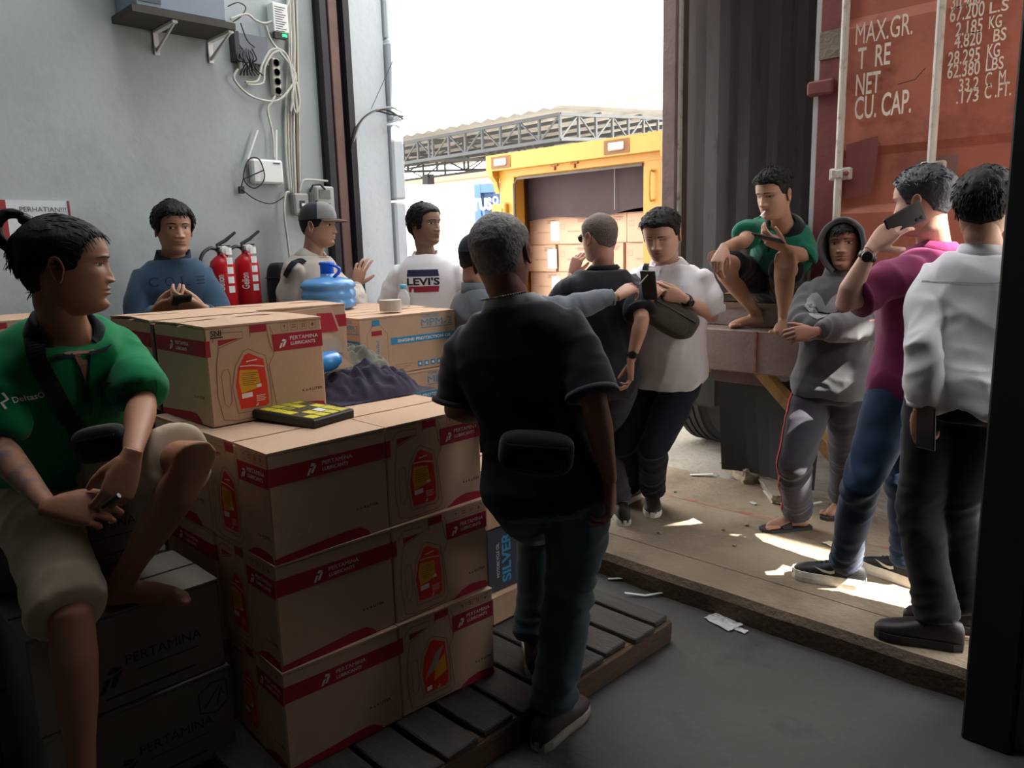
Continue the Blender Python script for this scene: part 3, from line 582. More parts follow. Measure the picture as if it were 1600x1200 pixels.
def jug_face(r, f, w, h, picture='label', sni=False):
    W_ = lambda a: a*w
    b = MB(); b.flat([(W_(.55), .68*h), (w, .68*h), (w, .86*h), (W_(.54), .86*h)], f, .0008)
    b.flat([(0, .70*h), (.035*w, .70*h), (.035*w, .86*h), (0, .86*h)], f, .0008)
    b.flat([(W_(.10), .80*h), (W_(.28), .86*h), (W_(.10), .86*h)], f, .0008); b.flat([(W_(.36), .90*h), (W_(.50), .90*h), (W_(.50), .985*h), (W_(.36), .985*h)], f, .0008)
    b.flat([(W_(.58), .0), (w, .0), (W_(.97), .075*h), (W_(.9), .09*h), (W_(.80), .10*h), (W_(.70), .075*h)], f, .0008); b.build('printed_band', ink_red, r)
    b = MB()
    out = [(.09, .06), (.06, .3), (.07, .6), (.1, .78), (.3, .86), (.30, .92), (.12, .93), (.06, .88), (.06, .84)]
    b.stroke([(x*w, y*h) for x, y in out], .0022, f, .001)
    b.stroke([(x*w, y*h) for x, y in ((.36, .86), (.36, .97), (.5, .97), (.52, .78), (.55, .66), (.5, .55), (.54, .1), (.5, .04), (.2, .03), (.09, .06))], .0022, f, .001)
    b.stroke([(x*w, y*h) for x, y in ((.11, .22), (.10, .5), (.12, .56), (.16, .56), (.17, .5), (.17, .24), (.14, .18))], .0018, f, .001, True)
    lp = [(.235, .14), (.21, .38), (.24, .56), (.30, .68), (.335, .70), (.455, .62), (.475, .34), (.475, .16), (.45, .135)]
    cxl = .35; cyl = .4
    b.stroke([((cxl+(x-cxl)*1.2)*w, (cyl+(y-cyl)*1.14)*h) for x, y in lp], .002, f, .001, True)
    b.stroke([(w*.53, .94*h), (w*.55, .88*h), (w*.56, .84*h)], .002, f, .001)
    for k in range(4):
        x0 = .63+k*.085; b.stroke([(x0*w, .885*h), ((x0+.06)*w, .885*h), ((x0+.06)*w, .965*h), (x0*w, .965*h)], .0016, f, .001, True)
        if k == 0: b.flat([((x0+.018)*w, .945*h), ((x0+.042)*w, .945*h), ((x0+.032)*w, .92*h), ((x0+.032)*w, .9*h), ((x0+.028)*w, .9*h), ((x0+.028)*w, .92*h)], f, .001)
        if k == 1: b.flat([((x0+.012)*w, .91*h), ((x0+.048)*w, .91*h), ((x0+.048)*w, .92*h), ((x0+.012)*w, .92*h)], f, .001).flat([((x0+.012)*w, .935*h), ((x0+.048)*w, .935*h), ((x0+.048)*w, .945*h), ((x0+.012)*w, .945*h)], f, .001)
        if k == 2:
            for q in (.018, .036): b.flat([((x0+q)*w, .9*h), ((x0+q+.008)*w, .9*h), ((x0+q+.008)*w, .95*h), ((x0+q)*w, .95*h)], f, .001)
        if k == 3: b.flat([((x0+.015)*w, .925*h), ((x0+.03)*w, .95*h), ((x0+.045)*w, .925*h), ((x0+.03)*w, .9*h)], f, .001)
    b.build('printed_outline', ink_brown, r)
    b = MB().flat([(x*w, y*h) for x, y in lp], f, .0009); lr = b.build('printed_label', lab_red, r)
    if picture == 'label':
        MB().flat([(x*w, y*h) for x, y in ((.25, .30), (.235, .42), (.25, .54), (.40, .52), (.42, .34))], f, .0013).build('printed_panel', lab_yel, lr)
        t = MB(); t.stroke([(.255*w, .575*h), (.36*w, .57*h), (.455*w, .545*h)], .003, f, .0018); t.flat([(.25*w, .245*h), (.34*w, .25*h), (.34*w, .30*h), (.25*w, .295*h)], f, .0018)
        t.stroke([(.31*w, .615*h), (.40*w, .625*h)], .003, f, .0018); t.flat([(.38*w, .34*h), (.42*w, .34*h), (.42*w, .37*h), (.38*w, .37*h)], f, .0018)
        for k in range(4): t.flat([(.37*w, (.25-k*.018)*h), ((.45-.01*(k % 2))*w, (.252-k*.018)*h), ((.45-.01*(k % 2))*w, (.257-k*.018)*h), (.37*w, (.255-k*.018)*h)], f, .0018)
        t.build('lettering', ink_white, lr)
        t = MB()
        for k in range(7): t.flat([(.265*w, (.50-k*.02)*h), ((.40-.02*(k % 3))*w, (.495-k*.02)*h), ((.40-.02*(k % 3))*w, (.491-k*.02)*h), (.265*w, (.496-k*.02)*h)], f, .002)
        t.build('lettering', ink_dark, lr)
    else:
        MB().flat([(x*w, y*h) for x, y in ((.33, .24), (.34, .40), (.45, .50), (.46, .30))], f, .0013).build('printed_panel', lab_yel, lr)
        t = MB(); 
        for k in range(4): t.stroke([((.24+.03*k)*w, (.30+.02*k)*h), ((.37+.02*k)*w, (.56+.01*k)*h)], .006, f, .0018)
        t.build('printed_cutaway', mat('ink_steel', srgb(160, 150, 140), .5), lr)
        t = MB(); t.flat([(.25*w, .16*h), (.30*w, .165*h), (.30*w, .21*h), (.25*w, .205*h)], f, .0018); t.build('lettering', ink_white, lr)
    t = MB(); logo(t, f, w*.60, .71*h, .095*h, .0016); put_text(t, 'PERTAMINA', f, w*.70, .785*h, .034*h*1.15, w*.26, .0016, .03); put_text(t, 'LUBRICANTS', f, w*.705, .73*h, .03*h*1.15, w*.225, .0016, .012)
    logo(t, f, w*.36, .145*h, .035*h, .0018); t.build('lettering', ink_white, r)
    t = MB(); put_text(t, '6 x 4 LITER', f, w*.78, .215*h, .03*h, w*.19, .001, .02)
    if sni: put_text(t, 'SNI', f, w*.045, .90*h, .055*h, w*.085, .001, .02); t.stroke([(w*.04, .885*h), (w*.14, .885*h)], .004, f, .001)
    t.build('lettering', ink_dark, r)
def mpm_face(r, f, w, h, second=False):
    b = MB(); b.flat([(.30*w, .50*h), (w, .50*h), (w, .62*h), (.30*w, .62*h)], f, .0008)
    b.flat([(.125*w, .86*h), (.20*w, .86*h), (.195*w, .95*h), (.13*w, .95*h)], f, .0008); b.stroke([(.62*w, .735*h), (.98*w, .735*h)], .004, f, .0008)
    for k in range(6): x0 = .565+k*.07; b.flat([(x0*w, .06*h), ((x0+.05)*w, .06*h), ((x0+.05)*w, .16*h), (x0*w, .16*h)], f, .0008)
    b.build('printed_band', ink_blue, r)
    b = MB(); b.stroke([(x*w, y*h) for x, y in ((.08, .03), (.07, .7), (.12, .84), (.13, .86))], .0016, f, .001); b.stroke([(x*w, y*h) for x, y in ((.20, .86), (.21, .84), (.27, .7), (.27, .03))], .0016, f, .001)
    for k in range(3): b.stroke([(.335*w, (.15-k*.04)*h), ((.52-.03*k)*w, (.15-k*.04)*h)], .0016, f, .001)
    b.build('printed_outline', ink_brown, r)
    t = MB(); put_text(t, 'MPM-2', f, .62*w, .76*h, .125*h, .34*w, .0012, .03); put_text(t, 'YUMLUBE', f, .62*w, .905*h, .06*h, .19*w, .0012, .02); put_text(t, 'MPM', f, .155*w, .60*h, .05*h*1.2, .25*h, .0012, .02, -math.pi/2); t.build('lettering', ink_blue, r)
    t = MB(); put_text(t, 'ENGINE PROTECTION OIL', f, .37*w, .532*h, .052*h, .58*w, .0016, .03); 
    for k in range(6): x0 = .565+k*.07; t.flat([((x0+.012)*w, (.085 if k % 2 else .1)*h), ((x0+.038)*w, .085*h), ((x0+.034)*w, .135*h), ((x0+.016)*w, .13*h)], f, .0016)
    t.build('lettering', ink_white, r)
    t = MB(); t.flat([(.115*w, .69*h), (.215*w, .69*h), (.215*w, .77*h), (.115*w, .77*h)], f, .001); put_text(t, 'O', f, .15*w, .18*h, .045*h, .05*w, .001, .03); t.build('printed_mark', ink_red, r)
def truck_face(r, f, w, h):
    t = MB(); put_text(t, 'PERTAMINA', f, .3*w, .42*h, .05*h, .4*w, .001, .02)
    for k in range(3): t.stroke([(.62*w, (.88-k*.05)*h), ((.92-.04*k)*w, (.88-k*.05)*h)], .005, f, .001)
    t.stroke([(.08*w, .55*h), (.08*w, .72*h), (.2*w, .72*h), (.2*w, .55*h)], .003, f, .001, True); t.build('lettering', ink_brown, r)
def black_face(r, f, w, h, hand=False):
    t = MB(); logo(t, f, .30*w, .20*h, .25*h, .001); put_text(t, 'PERTAMINA', f, .45*w, .42*h, .10*h, .42*w, .001, .02); t.stroke([(.33*w, .13*h), (.82*w, .13*h)], .006, f, .001); t.stroke([(.5*w, .33*h), (.85*w, .33*h)], .003, f, .001)
    if hand:
        t.stroke([(x*w, y*h) for x, y in ((.80, .58), (.80, .80), (.88, .88), (.97, .86), (.97, .62), (.90, .52))], .004, f, .001, True); t.stroke([(.83*w, .62*h), (.93*w, .82*h), (.95*w, .7*h)], .004, f, .001); t.stroke([(.9*w, .6*h), (.94*w, .8*h)], .004, f, .001)
    t.build('lettering', ink_dark, r)
def carton(sx, sy, sz, faces, flap_lift=.006, m=kraft, seam='y', tape=True, seed=0):
    """empty at the base centre > body, two top flaps, tape, prints"""
    r = empty('carton'); rg = random.Random(seed)
    # body: four slightly bulged walls
    n = 6; bm = MB(); j = lambda: rg.uniform(-.0004, .0004)
    b0 = MB().box((-sx/2, -sy/2, 0), (sx/2, sy/2, sz-.006), bev=.004)
    b0.V = [v+Vector((j(), j(), 0)) for v in b0.V]; b0.build('body', m, r)
    for s in (-1, 1):
        V = []; k = 8
        for i in range(k+1):
            u = -1+2*i/k
            lift = flap_lift*(.4+.6*rg.random()); e = .003*rg.random()
            if seam == 'y': pts = [(s*(sx/2+.001), u*sy/2, sz-.006), (s*(sx/2+.001), u*sy/2, sz), (s*(.004+e), u*sy/2, sz+lift*.3), (s*(.004+e), u*sy/2, sz+lift*.3-.005)]
            else: pts = [(u*sx/2, s*(sy/2+.001), sz-.006), (u*sx/2, s*(sy/2+.001), sz), (u*sx/2, s*(.004+e), sz+lift*.3), (u*sx/2, s*(.004+e), sz+lift*.3-.005)]
            V += pts
        Fc = [(i*4+q, (i+1)*4+q, (i+1)*4+(q+1) % 4, i*4+(q+1) % 4) for i in range(k) for q in range(4)]+[(0, 1, 2, 3), (k*4+3, k*4+2, k*4+1, k*4)]
        MB().add(V, Fc).build('flap', m, r)
    for kind, fn, kw in faces: fn(r, face_fn(kind, sx, sy), (sy if kind == 'front' else sx), sz, **kw)
    return r
CS, CHH = .385, .316
P_plain = carton(CS, CS, CHH, [('front', plain_face, {}), ('side', jug_face, {})])
P_jug = carton(CS, CS, CHH, [('front', jug_face, {}), ('side', plain_face, {})], seed=1)
P_jug2 = carton(CS, CS, CHH, [('front', jug_face, {'picture': 'cutaway'}), ('side', plain_face, {})], seed=2)
used = set()
def place(p, x, y, z, rz, label, group=None, cat='carton'):
    o = p if p.name not in used else copy_tree(p)
    used.add(p.name); o.location = (x, y, z); o.rotation_euler = (0, 0, math.radians(rz)); tag(o, label, cat, group)
    if not group and 'group' in o: del o['group']
    return o
PZ = .125
X1, Y1 = -1.865-CS/2, .935+CS/2
rows = ['bottom', 'middle', 'top']; G = 'crimson-banded oil cartons of the near stack'
for k in range(3):
    z0 = PZ+k*CHH; jx = (.012, 0, -.004)[k]; rz = (-3.5, -1.5, 0)[k]
    place(P_plain, X1+jx, Y1, z0, rz, f'carton with a wide crimson band, {rows[k]} of the nearest corner column', G)
    place(P_jug2 if k == 0 else P_jug, X1+jx+(.02, .012, 0)[k], Y1+CS+.004, z0, rz, ['carton with an engine cutaway on its red jug label, lowest beside the dark trousers', 'carton with a red jug label, in the middle right of the corner column', 'carton with a shaded red jug label, topmost, against the black polo'][k], G)
    for (ix, iy) in ((1, 0), (1, 1)):
        place(P_jug, X1-CS-.008, Y1+iy*(CS+.004), z0, 0, f'oil carton in the back row of the near stack, {rows[k]} layer, '+('knee side' if iy == 0 else 'polo side'), G)
ZT1 = PZ+3*CHH
# upper cartons on the stack, shifted back
P_sni = carton(CS, .40, .31, [('front', jug_face, {'sni': True}), ('side', plain_face, {})], seed=5, flap_lift=.03)
place(P_sni, -2.275-CS/2, .975+.20, ZT1+.003, 0, 'big carton with red jug label and a black SNI mark, on top of the stack')
P_up = carton(CS, .40, .31, [('front', jug_face, {}), ('side', plain_face, {})], seed=6, flap_lift=.03)
place(P_up, -2.70-CS/2, .975+.20, ZT1+.003, 0, 'crimson-banded carton directly behind the SNI-marked carton, strap gap between')
strap = MB().box((-2.691, .972, ZT1+.004), (-2.668, .978, ZT1+.30)).build('strap', black); tag(strap, 'black strip hanging in the gap between the two upper cartons', 'strap')
flapo = MB().add([pl(x, y, 0, X) for x, y, X in ((488, 487, -2.62), (516, 481, -2.62), (533, 560, -2.60), (512, 562, -2.60))], [(0, 1, 2, 3)])
P_back = carton(.36, .40, .31, [('front', plain_face, {}), ('side', plain_face, {})], seed=7, flap_lift=.02)
place(P_back, -2.93, 1.585, ZT1+.003, -3, 'carton behind the SNI-marked carton with one flap bent out')
bk = bpy.data.objects['carton'] if False else None
f_ = MB(); A = [Vector((-2.535, 1.40, ZT1+.315)), Vector((-2.50, 1.56, ZT1+.325)), Vector((-2.44, 1.60, ZT1+.10)), Vector((-2.45, 1.44, ZT1+.09))]
f_.add(A+[a+Vector((-.006, -.002, 0)) for a in A], [(0, 1, 2, 3), (7, 6, 5, 4), (0, 4, 5, 1), (1, 5, 6, 2), (2, 6, 7, 3), (3, 7, 4, 0)])
fo = f_.build('card_flap', kraft); tag(fo, 'loose bent cardboard flap between the SNI carton and the blue-printed cartons', 'cardboard')
g = lambda u, v, d: A[3].lerp(A[2], u).lerp(A[0].lerp(A[1], u), v)+Vector((d, -d*.3, 0))
MB().flat([(.45, .62), (.95, .6), (.95, .9), (.6, .92)], g, .002).build('printed_band', ink_red, fo)
MB().flat([(.3, .25), (.9, .25), (.9, .5), (.3, .5)], g, .002).build('printed_mark', mat('grey_print', srgb(170, 150, 134), .8), fo)
# blue-printed cartons
P_mpm = carton(.25, .54, .26, [('front', mpm_face, {}), ('side', mpm_face, {})], seed=8, seam='y')
Gm = 'blue-printed oil cartons'
zz = 1.315-.26; k = 0
for k in range(4):
    place(P_mpm, -2.755-.125-(.015 if k == 1 else 0)*-1, 1.845+.27+(.012 if k else 0), 1.055-.2625*k, 0, ['topmost carton with blue MPM-2 print, under the tape roll', 'second carton with blue MPM-2 print, under the topmost', 'third carton with blue print, hidden low in the column', 'lowest carton with blue print, hidden on the pallet'][k], Gm)
for k in range(2):
    place(P_mpm, -3.145-.26*k, 1.90+.27, 1.055, 0, ['blue-printed carton directly behind the topmost MPM-2 carton, left of the bottle', 'farthest blue-printed carton, its kraft top under the blue water bottle'][k], Gm)
    for q in range(3): place(P_mpm, -3.145-.26*k, 1.90+.27, 1.055-.2625*(q+1), 0, f'carton hidden below the bottle row, {["second", "third", "lowest"][q]} of column {["beside MPM column", "by the wall"][k]}', Gm)
# silver carton, its kraft neighbours low on the pallet
def silver_face(r, f, w, h):
    t = MB(); put_text(t, 'SILVER', f, w*.30, h*.10, .12*w, h*.8, .001, .03, math.pi/2); t.build('lettering', mat('cyan_ink', srgb(60, 150, 205), .6), r)
    t = MB(); put_text(t, 'MOTORCYCLE OIL', f, w*.145, h*.22, .035*w, h*.55, .001, .02, math.pi/2); t.build('lettering', ink_white, r)
P_sil = carton(.36, .42, .26, [('front', silver_face, {})], m=mat('slate_card', srgb(58, 66, 80), .7, .06), seed=9)
xs = -2.09
place(P_sil, xs-.18, 1.95+.19, .245, 0, 'slate-blue carton lettered SILVER in cyan, low behind the denim leg')
P_low = carton(.40, .46, .115, [], seed=10)
place(P_low, xs-.17, 1.95+.2, PZ+.003, 0, 'flat kraft carton on the pallet under the SILVER carton')
P_abv = carton(.36, .42, .24, [('front', truck_face, {})], seed=11)
place(P_abv, xs-.18, 1.95+.19, .51, 0, 'plain kraft carton standing on the SILVER carton')
# seat cartons on the left
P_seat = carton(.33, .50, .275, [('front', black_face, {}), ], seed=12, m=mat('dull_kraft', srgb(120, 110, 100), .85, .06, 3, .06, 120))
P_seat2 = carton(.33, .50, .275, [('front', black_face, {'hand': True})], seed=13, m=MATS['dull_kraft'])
Gs = 'black-printed cartons of the seat stack'
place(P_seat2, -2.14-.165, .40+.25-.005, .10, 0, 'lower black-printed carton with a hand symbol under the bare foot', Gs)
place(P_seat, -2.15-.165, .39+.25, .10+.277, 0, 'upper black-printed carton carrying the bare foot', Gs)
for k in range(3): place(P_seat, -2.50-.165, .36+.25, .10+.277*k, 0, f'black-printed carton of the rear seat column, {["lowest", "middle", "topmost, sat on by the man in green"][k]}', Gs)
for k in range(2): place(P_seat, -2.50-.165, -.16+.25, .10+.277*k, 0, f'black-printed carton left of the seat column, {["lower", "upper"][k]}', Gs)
# cartons by the wall far left
for k in range(4): place(P_up, -3.68, .72, .12+.313*k, 2, ['lowest', 'second', 'third', 'topmost'][k]+' carton of the stack against the grey wall behind the man in green', 'wall stack cartons')
# truck load
P_tr = carton(.40, .37, .265, [('side', truck_face, {})], seed=14, m=mat('fresh_kraft', srgb(198, 160, 134), .85, .05, 3))
P_tr2 = carton(.40, .37, .265, [('side', truck_face, {})], seed=15, m=MATS['fresh_kraft'])
stk = MB().box((.10, -.190, .03), (.22, -.187, .22)).build('sticker', mat('sticker_white', srgb(226, 234, 238), .5), P_tr2)
cn = ['leftmost', 'second', 'third', 'rightmost']; rn = ['lowest', 'second', 'third', 'topmost']
for r in range(4):
    for c in range(4):
        x = -5.33+c*.412+(.03 if r % 2 else 0); z0 = .805+r*.268
        if r == 3 and c == 0: z0 -= .0
        place(P_tr2 if c == 0 else P_tr, x, 5.98+.02*((r+c) % 2), z0, (r*c % 3)-1, f'carton in the yellow truck, {rn[r]} row, {cn[c]} column'+(', white sticker' if c == 0 else ''), 'cartons loaded in the truck')
# ------------------------------------------------------------------ pallets
woodd = mat('dark_pallet_wood', srgb(54, 50, 48), .85, .25, 4, .4, 40, detail=8, stretch=(4, .6, 4))
woodg = mat('grey_pallet_wood', srgb(62, 57, 53), .85, .2, 4, .4, 40, detail=8, stretch=(.6, 4, 4), wear=(srgb(66, 60, 56), 5, .55, .7))
woodb = mat('brown_pallet_wood', srgb(92, 70, 54), .85, .25, 4, .4, 40, detail=8, stretch=(4, .6, 4), wear=(srgb(66, 54, 46), 5, .5, .7))
def pallet(x0, x1, y0, y1, label, step=.155, gap=.022):
    r = empty('pallet', ((x0+x1)/2, (y0+y1)/2, 0)); tag(r, label, 'pallet', None); c = Vector(((x0+x1)/2, (y0+y1)/2, 0)); rg = random.Random(int(x0*100))
    for k, xx in enumerate((x0, (x0+x1)/2-.04, x1-.08)):
        b = MB().box(Vector((xx, y0, .0))-c, Vector((xx+.08, y1+(.02 if k == 2 else 0), .098))-c, bev=.008); b.V = [v+Vector((rg.uniform(-.004, .004), 0, 0)) for v in b.V]; b.build('stringer', woodb, r)
    y = y0
    while y < y1-.05:
        w = min(step-gap+rg.uniform(-.008, .008), y1-y); b = MB().box(Vector((x0-.01, y, .1))-c, Vector((x1+rg.uniform(-.02, .012), y+w, .122))-c, bev=.004); b.build('board', woodg, r); y += step
    return r
pallet(-2.72, -1.60, .82, 2.46, 'long dark wooden pallet under the near carton stack, reaching past the denim legs')
pallet(-3.9, -2.80, 1.0, 2.40, 'dark wooden pallet behind, under the blue-printed cartons')
sp = MB(); r = empty('pallet', (-2.6, .3, 0)); tag(r, 'low dark pallet under the black-printed seat cartons', 'pallet')
for k in range(7): MB().box((-.42, -.62+k*.163, .07), (.38, -.62+k*.163+.13, .095), bev=.004).build('board', woodd, r)
for xx in (-.4, -.03, .29): MB().box((xx, -.62, 0), (xx+.08, .49, .07), bev=.005).build('stringer', woodd, r)
# ------------------------------------------------------------------ small things on the cartons
g0 = Vector((-2.02, 1.29, ZT1+.004))
pd = MB().box((-.155, -.09, 0), (.155, .09, .028), bev=.004).build('order_pad', mat('black_card', (.02, .02, .02), .5)); pd.location = (-2.19, 1.22, ZT1+.006); pd.rotation_euler = (0, math.radians(2), math.radians(14)); tag(pd, 'flat black case with a yellow and white printed face on the near cartons', 'case')
MB().box((-.148, -.084, .028), (.148, .084, .0295)).build('printed_face', mat('dark_print', srgb(66, 62, 44), .4, .2, 20), pd)
for i in range(6):
    for j in range(4):
        if (i*3+j*5) % 7 in (0, 5): continue
        MB().box((-.14+i*.048, -.078+j*.04, .0295), (-.14+i*.048+.043, -.078+j*.04+.032, .0305)).build('printed_cell', mat('cell_yellow', srgb(206, 196, 60), .4) if (i+2*j) % 4 else (mat('cell_white', srgb(220, 222, 214), .4) if i == 4 else mat('cell_olive', srgb(140, 134, 60), .4)), pd)
# folded clothes
def cloth_heap(name, label, c, sx, sy, h, m, seed, nn=60):
    V = []; Fc = []
    for i in range(nn+1):
        for j in range(nn+1):
            u = -1+2*i/nn; v = -1+2*j/nn; e = (abs(u)**2.6+abs(v)**2.6)**(1/2.6)
            hh = h*max(0, 1-e**3)
            p = Vector((u*2.2+seed, v*2.2, seed*3.1)); f1 = abs(noise.noise(p*1.3)); f2 = abs(noise.noise(Vector((p.x*1.2, p.y*4.5, p.z))))
            hh = hh*(.80+.45*f1)+h*.30*(noise.noise(Vector((p.x*.8+p.y*.4, p.y*2.6, p.z)))+.5*noise.noise(Vector((p.x*2.0, p.y*5.0, p.z))))*max(0, 1-e**4)
            rr = 1+.14*noise.noise(Vector((math.atan2(v, u)*1.3, seed, 0)))
            V.append((c[0]+u*sx*rr, c[1]+v*sy*rr, c[2]+max(hh, .004*(1-e))))
    for i in range(nn):
        for j in range(nn): k = i*(nn+1)+j; Fc.append((k, k+nn+1, k+nn+2, k+1))
    # close underneath
    ring = [i*(nn+1) for i in range(nn+1)]+[nn*(nn+1)+j for j in range(1, nn+1)]+[i*(nn+1)+nn for i in range(nn-1, -1, -1)]+[j for j in range(nn-1, 0, -1)]
    o = mesh_obj(name, V, Fc, m, None, True); tag(o, label, 'clothes'); return o
navyc = mat('purple_navy_cloth', srgb(52, 46, 64), .95, .1, 30, .2, 300); olivec = mat('grey_olive_cloth', srgb(110, 108, 98), .95, .1, 30, .2, 300)
cloth_heap('folded_jacket', 'dark purple-navy cloth heaped on the cartons beside the SNI carton', (-2.40, 1.62, ZT1+.004), .17, .22, .10, navyc, 1.3)
cloth_heap('folded_jacket', 'grey-olive cloth lying on the dark cloth in front of the MPM-2 carton', (-2.58, 1.66, ZT1+.045), .13, .20, .11, olivec, 4.7)
md = MB().lathe([(.004, -.036), (.03, -.032), (.042, -.012), (.042, .012), (.03, .032), (.004, .036)], n=24)
md.V = [Vector((v.x*1.1, v.y*1.75, v.z*.85)) for v in md.V]
o = md.build('blue_case', mat('glossy_blue', srgb(48, 132, 200), .25, .05), None, True); o.location = (-2.42, 1.47, ZT1+.135); o.rotation_euler = (.1, .1, .3); tag(o, 'glossy rounded blue case resting on the heaped clothes', 'case')
# water bottle, small bottle, tape roll
wb_ = mat('blue_bottle', srgb(96, 160, 220), .15, .05, alpha=.82); 
p = at(513, 480, 3.95); zb = 1.322; bx, by = -3.32, 2.06
bt = empty('water_bottle', (bx, by, zb)); bt.scale = (1, 1, .74); tag(bt, 'large blue water gallon bottle with a neck handle on the cartons', 'bottle')
R = .132
MB().lathe([(.11, 0), (R, .015), (R, .05), (R*.96, .06), (R*.96, .07), (R, .08), (R, .115), (R*.95, .125), (R*.95, .135), (R*1.02, .145), (R*1.0, .165), (R*.86, .19), (R*.5, .205), (.035, .212), (.03, .25), (.03, .255)], n=40).build('body', wb_, bt, True)
MB().lathe([(.033, .205), (.032, .285), (.038, .29), (.037, .305), (.03, .308)], n=24).build('neck', mat('deep_blue', srgb(40, 100, 215), .25, .05), bt, True)
MB().tube(bez([(.03, 0, .29), (.085, .01, .27), (.09, .01, .24), (.06, 0, .21)], 6), .009, 8).build('handle', MATS['deep_blue'], bt, True)
sb = empty('water_bottle', (-3.02, 2.29, 1.322)); tag(sb, 'small clear plastic bottle with a light blue cap beside the gallon bottle', 'bottle')
MB().lathe([(.028, 0), (.032, .01), (.032, .04), (.030, .05), (.024, .07), (.012, .085), (.011, .095)], n=20).build('body', mat('clear_plastic', srgb(225, 232, 236), .1, .02, alpha=.45), sb, True)
MB().lathe([(.014, .09), (.0145, .108), (.012, .11)], n=16).build('cap', mat('cap_cyan', srgb(70, 185, 215), .4), sb, True)
gl = MB().box((-.03, -.05, 0), (.03, .05, .025), bev=.01).build('packet', mat('lime_green', srgb(120, 210, 60), .5)); gl.location = (-3.3, 1.85, 1.326); tag(gl, 'small lime green packet just left of the blue gallon bottle', 'packet')
tp_ = MB().lathe([(.032, 0), (.05, 0), (.05, .05), (.032, .05)], n=28); o = tp_.build('tape_roll', mat('tape_side', srgb(190, 182, 168), .4, .06), None, False); o.location = (-2.87, 2.10, 1.325); tag(o, 'roll of packing tape on the topmost MPM-2 carton', 'tape roll')
MB().lathe([(.031, .001), (.033, .001), (.033, .049), (.031, .049)], n=24).build('core', kraft_in, o)
# ------------------------------------------------------------------ litter on the floor
strapm = mat('pale_strapping', srgb(206, 212, 206), .4, .05)
def ribbon(pts, w, label, z, name='plastic_strap'):
    P = [gp(x, y, z) for x, y in pts]; b = MB(); V = []; k = len(P)
    for i, p in enumerate(P):
        t = (P[min(i+1, k-1)]-P[max(i-1, 0)]).normalized(); s = Vector((-t.y, t.x, 0))*w/2; dz = Vector((0, 0, .004+.01*(i % 2)))
        V += [p+s+dz, p-s+dz, p-s+dz+Vector((0, 0, .002)), p+s+dz+Vector((0, 0, .002))]
    Fc = [(i*4+q, (i+1)*4+q, (i+1)*4+(q+1) % 4, i*4+(q+1) % 4) for i in range(k-1) for q in range(4)]+[(0, 1, 2, 3), (k*4-1, k*4-2, k*4-3, k*4-4)]
    o = b.add(V, Fc).build(name, strapm); tag(o, label, 'strap'); return o
ribbon([(950, 906), (985, 907), (1022, 911), (1040, 930), (1008, 932), (976, 931)], .016, 'bent white plastic strap on the floor beside the pallet end', .004)
ribbon([(1238, 768), (1194, 771), (1212, 786), (1232, 793), (1262, 790), (1284, 788)], .022, 'bent white plastic strip lying on the slab under the trailer', .121)
ribbon([(1078, 743), (1114, 744)], .03, 'short white strip on the ground near the broken concrete', .121)
def scrap(px_, py_, z, s, label, m, cat='litter', name='plastic_scrap'):
    p = gp(px_, py_, z); V = []; Fc = []; n = 8; rg = random.Random(px_)
    for i in range(n+1):
        for j in range(n+1):
            u = -1+2*i/n; v = -1+2*j/n; V.append((u*s*1.3, v*s*.8, .004+.5*s*abs(noise.noise(Vector((u*1.7+px_, v*1.7, 0)))) *(1-.5*max(abs(u), abs(v)))))
    for i in range(n):
        for j in range(n): k = i*(n+1)+j; Fc.append((k, k+n+1, k+n+2, k+1))
    o = mesh_obj(name, V, Fc, m); o.location = p; o.rotation_euler = (0, 0, rg.uniform(-.8, .2)); tag(o, label, cat); return o
foil = mat('clear_film', srgb(196, 196, 196), .25, .1, 20)
scrap(1130, 973, .001, .055, 'crumpled clear plastic film on the floor at the kerb', foil)
scrap(1158, 986, .001, .02, 'small plastic scrap right of the crumpled film', foil)
scrap(1177, 787, .121, .018, 'small pale scrap on the slab beyond the red line', foil)
scrap(1290, 800, .121, .02, 'small grey scrap near the striped trousers', foil)
scrap(1300, 852, .121, .03, 'creamy paper scrap behind the black sneaker', mat('cream_paper', srgb(230, 220, 190), .7))
stonem = mat('broken_concrete', srgb(140, 128, 112), .95, .15, 8, .6, 40)
for k in range(26):
    x, y = random.uniform(985, 1420), random.uniform(700, 860) if k < 16 else random.uniform(955, 1060)
    z_ = .121 if k < 16 else 0.0
    if k >= 16: x = 1060+(y-900)*2.3+random.uniform(-20, 60); 
    p = gp(x, y, z_)
    b = MB().box((-.012, -.009, 0), (.012, .009, .010), bev=.004); b.V = [v+Vector((random.uniform(-.004, .004), random.uniform(-.004, .004), 0)) for v in b.V]
    o = b.build('pebble', stonem); o.location = p; o.rotation_euler = (0, 0, random.uniform(0, 3)); o.scale = [random.uniform(.5, 1.5)]*3; tag(o, 'small broken concrete crumb lying on the dusty '+('slab' if k < 16 else 'floor along the kerb'), 'pebble', 'crumbs on the slab' if k < 16 else 'crumbs along the kerb')
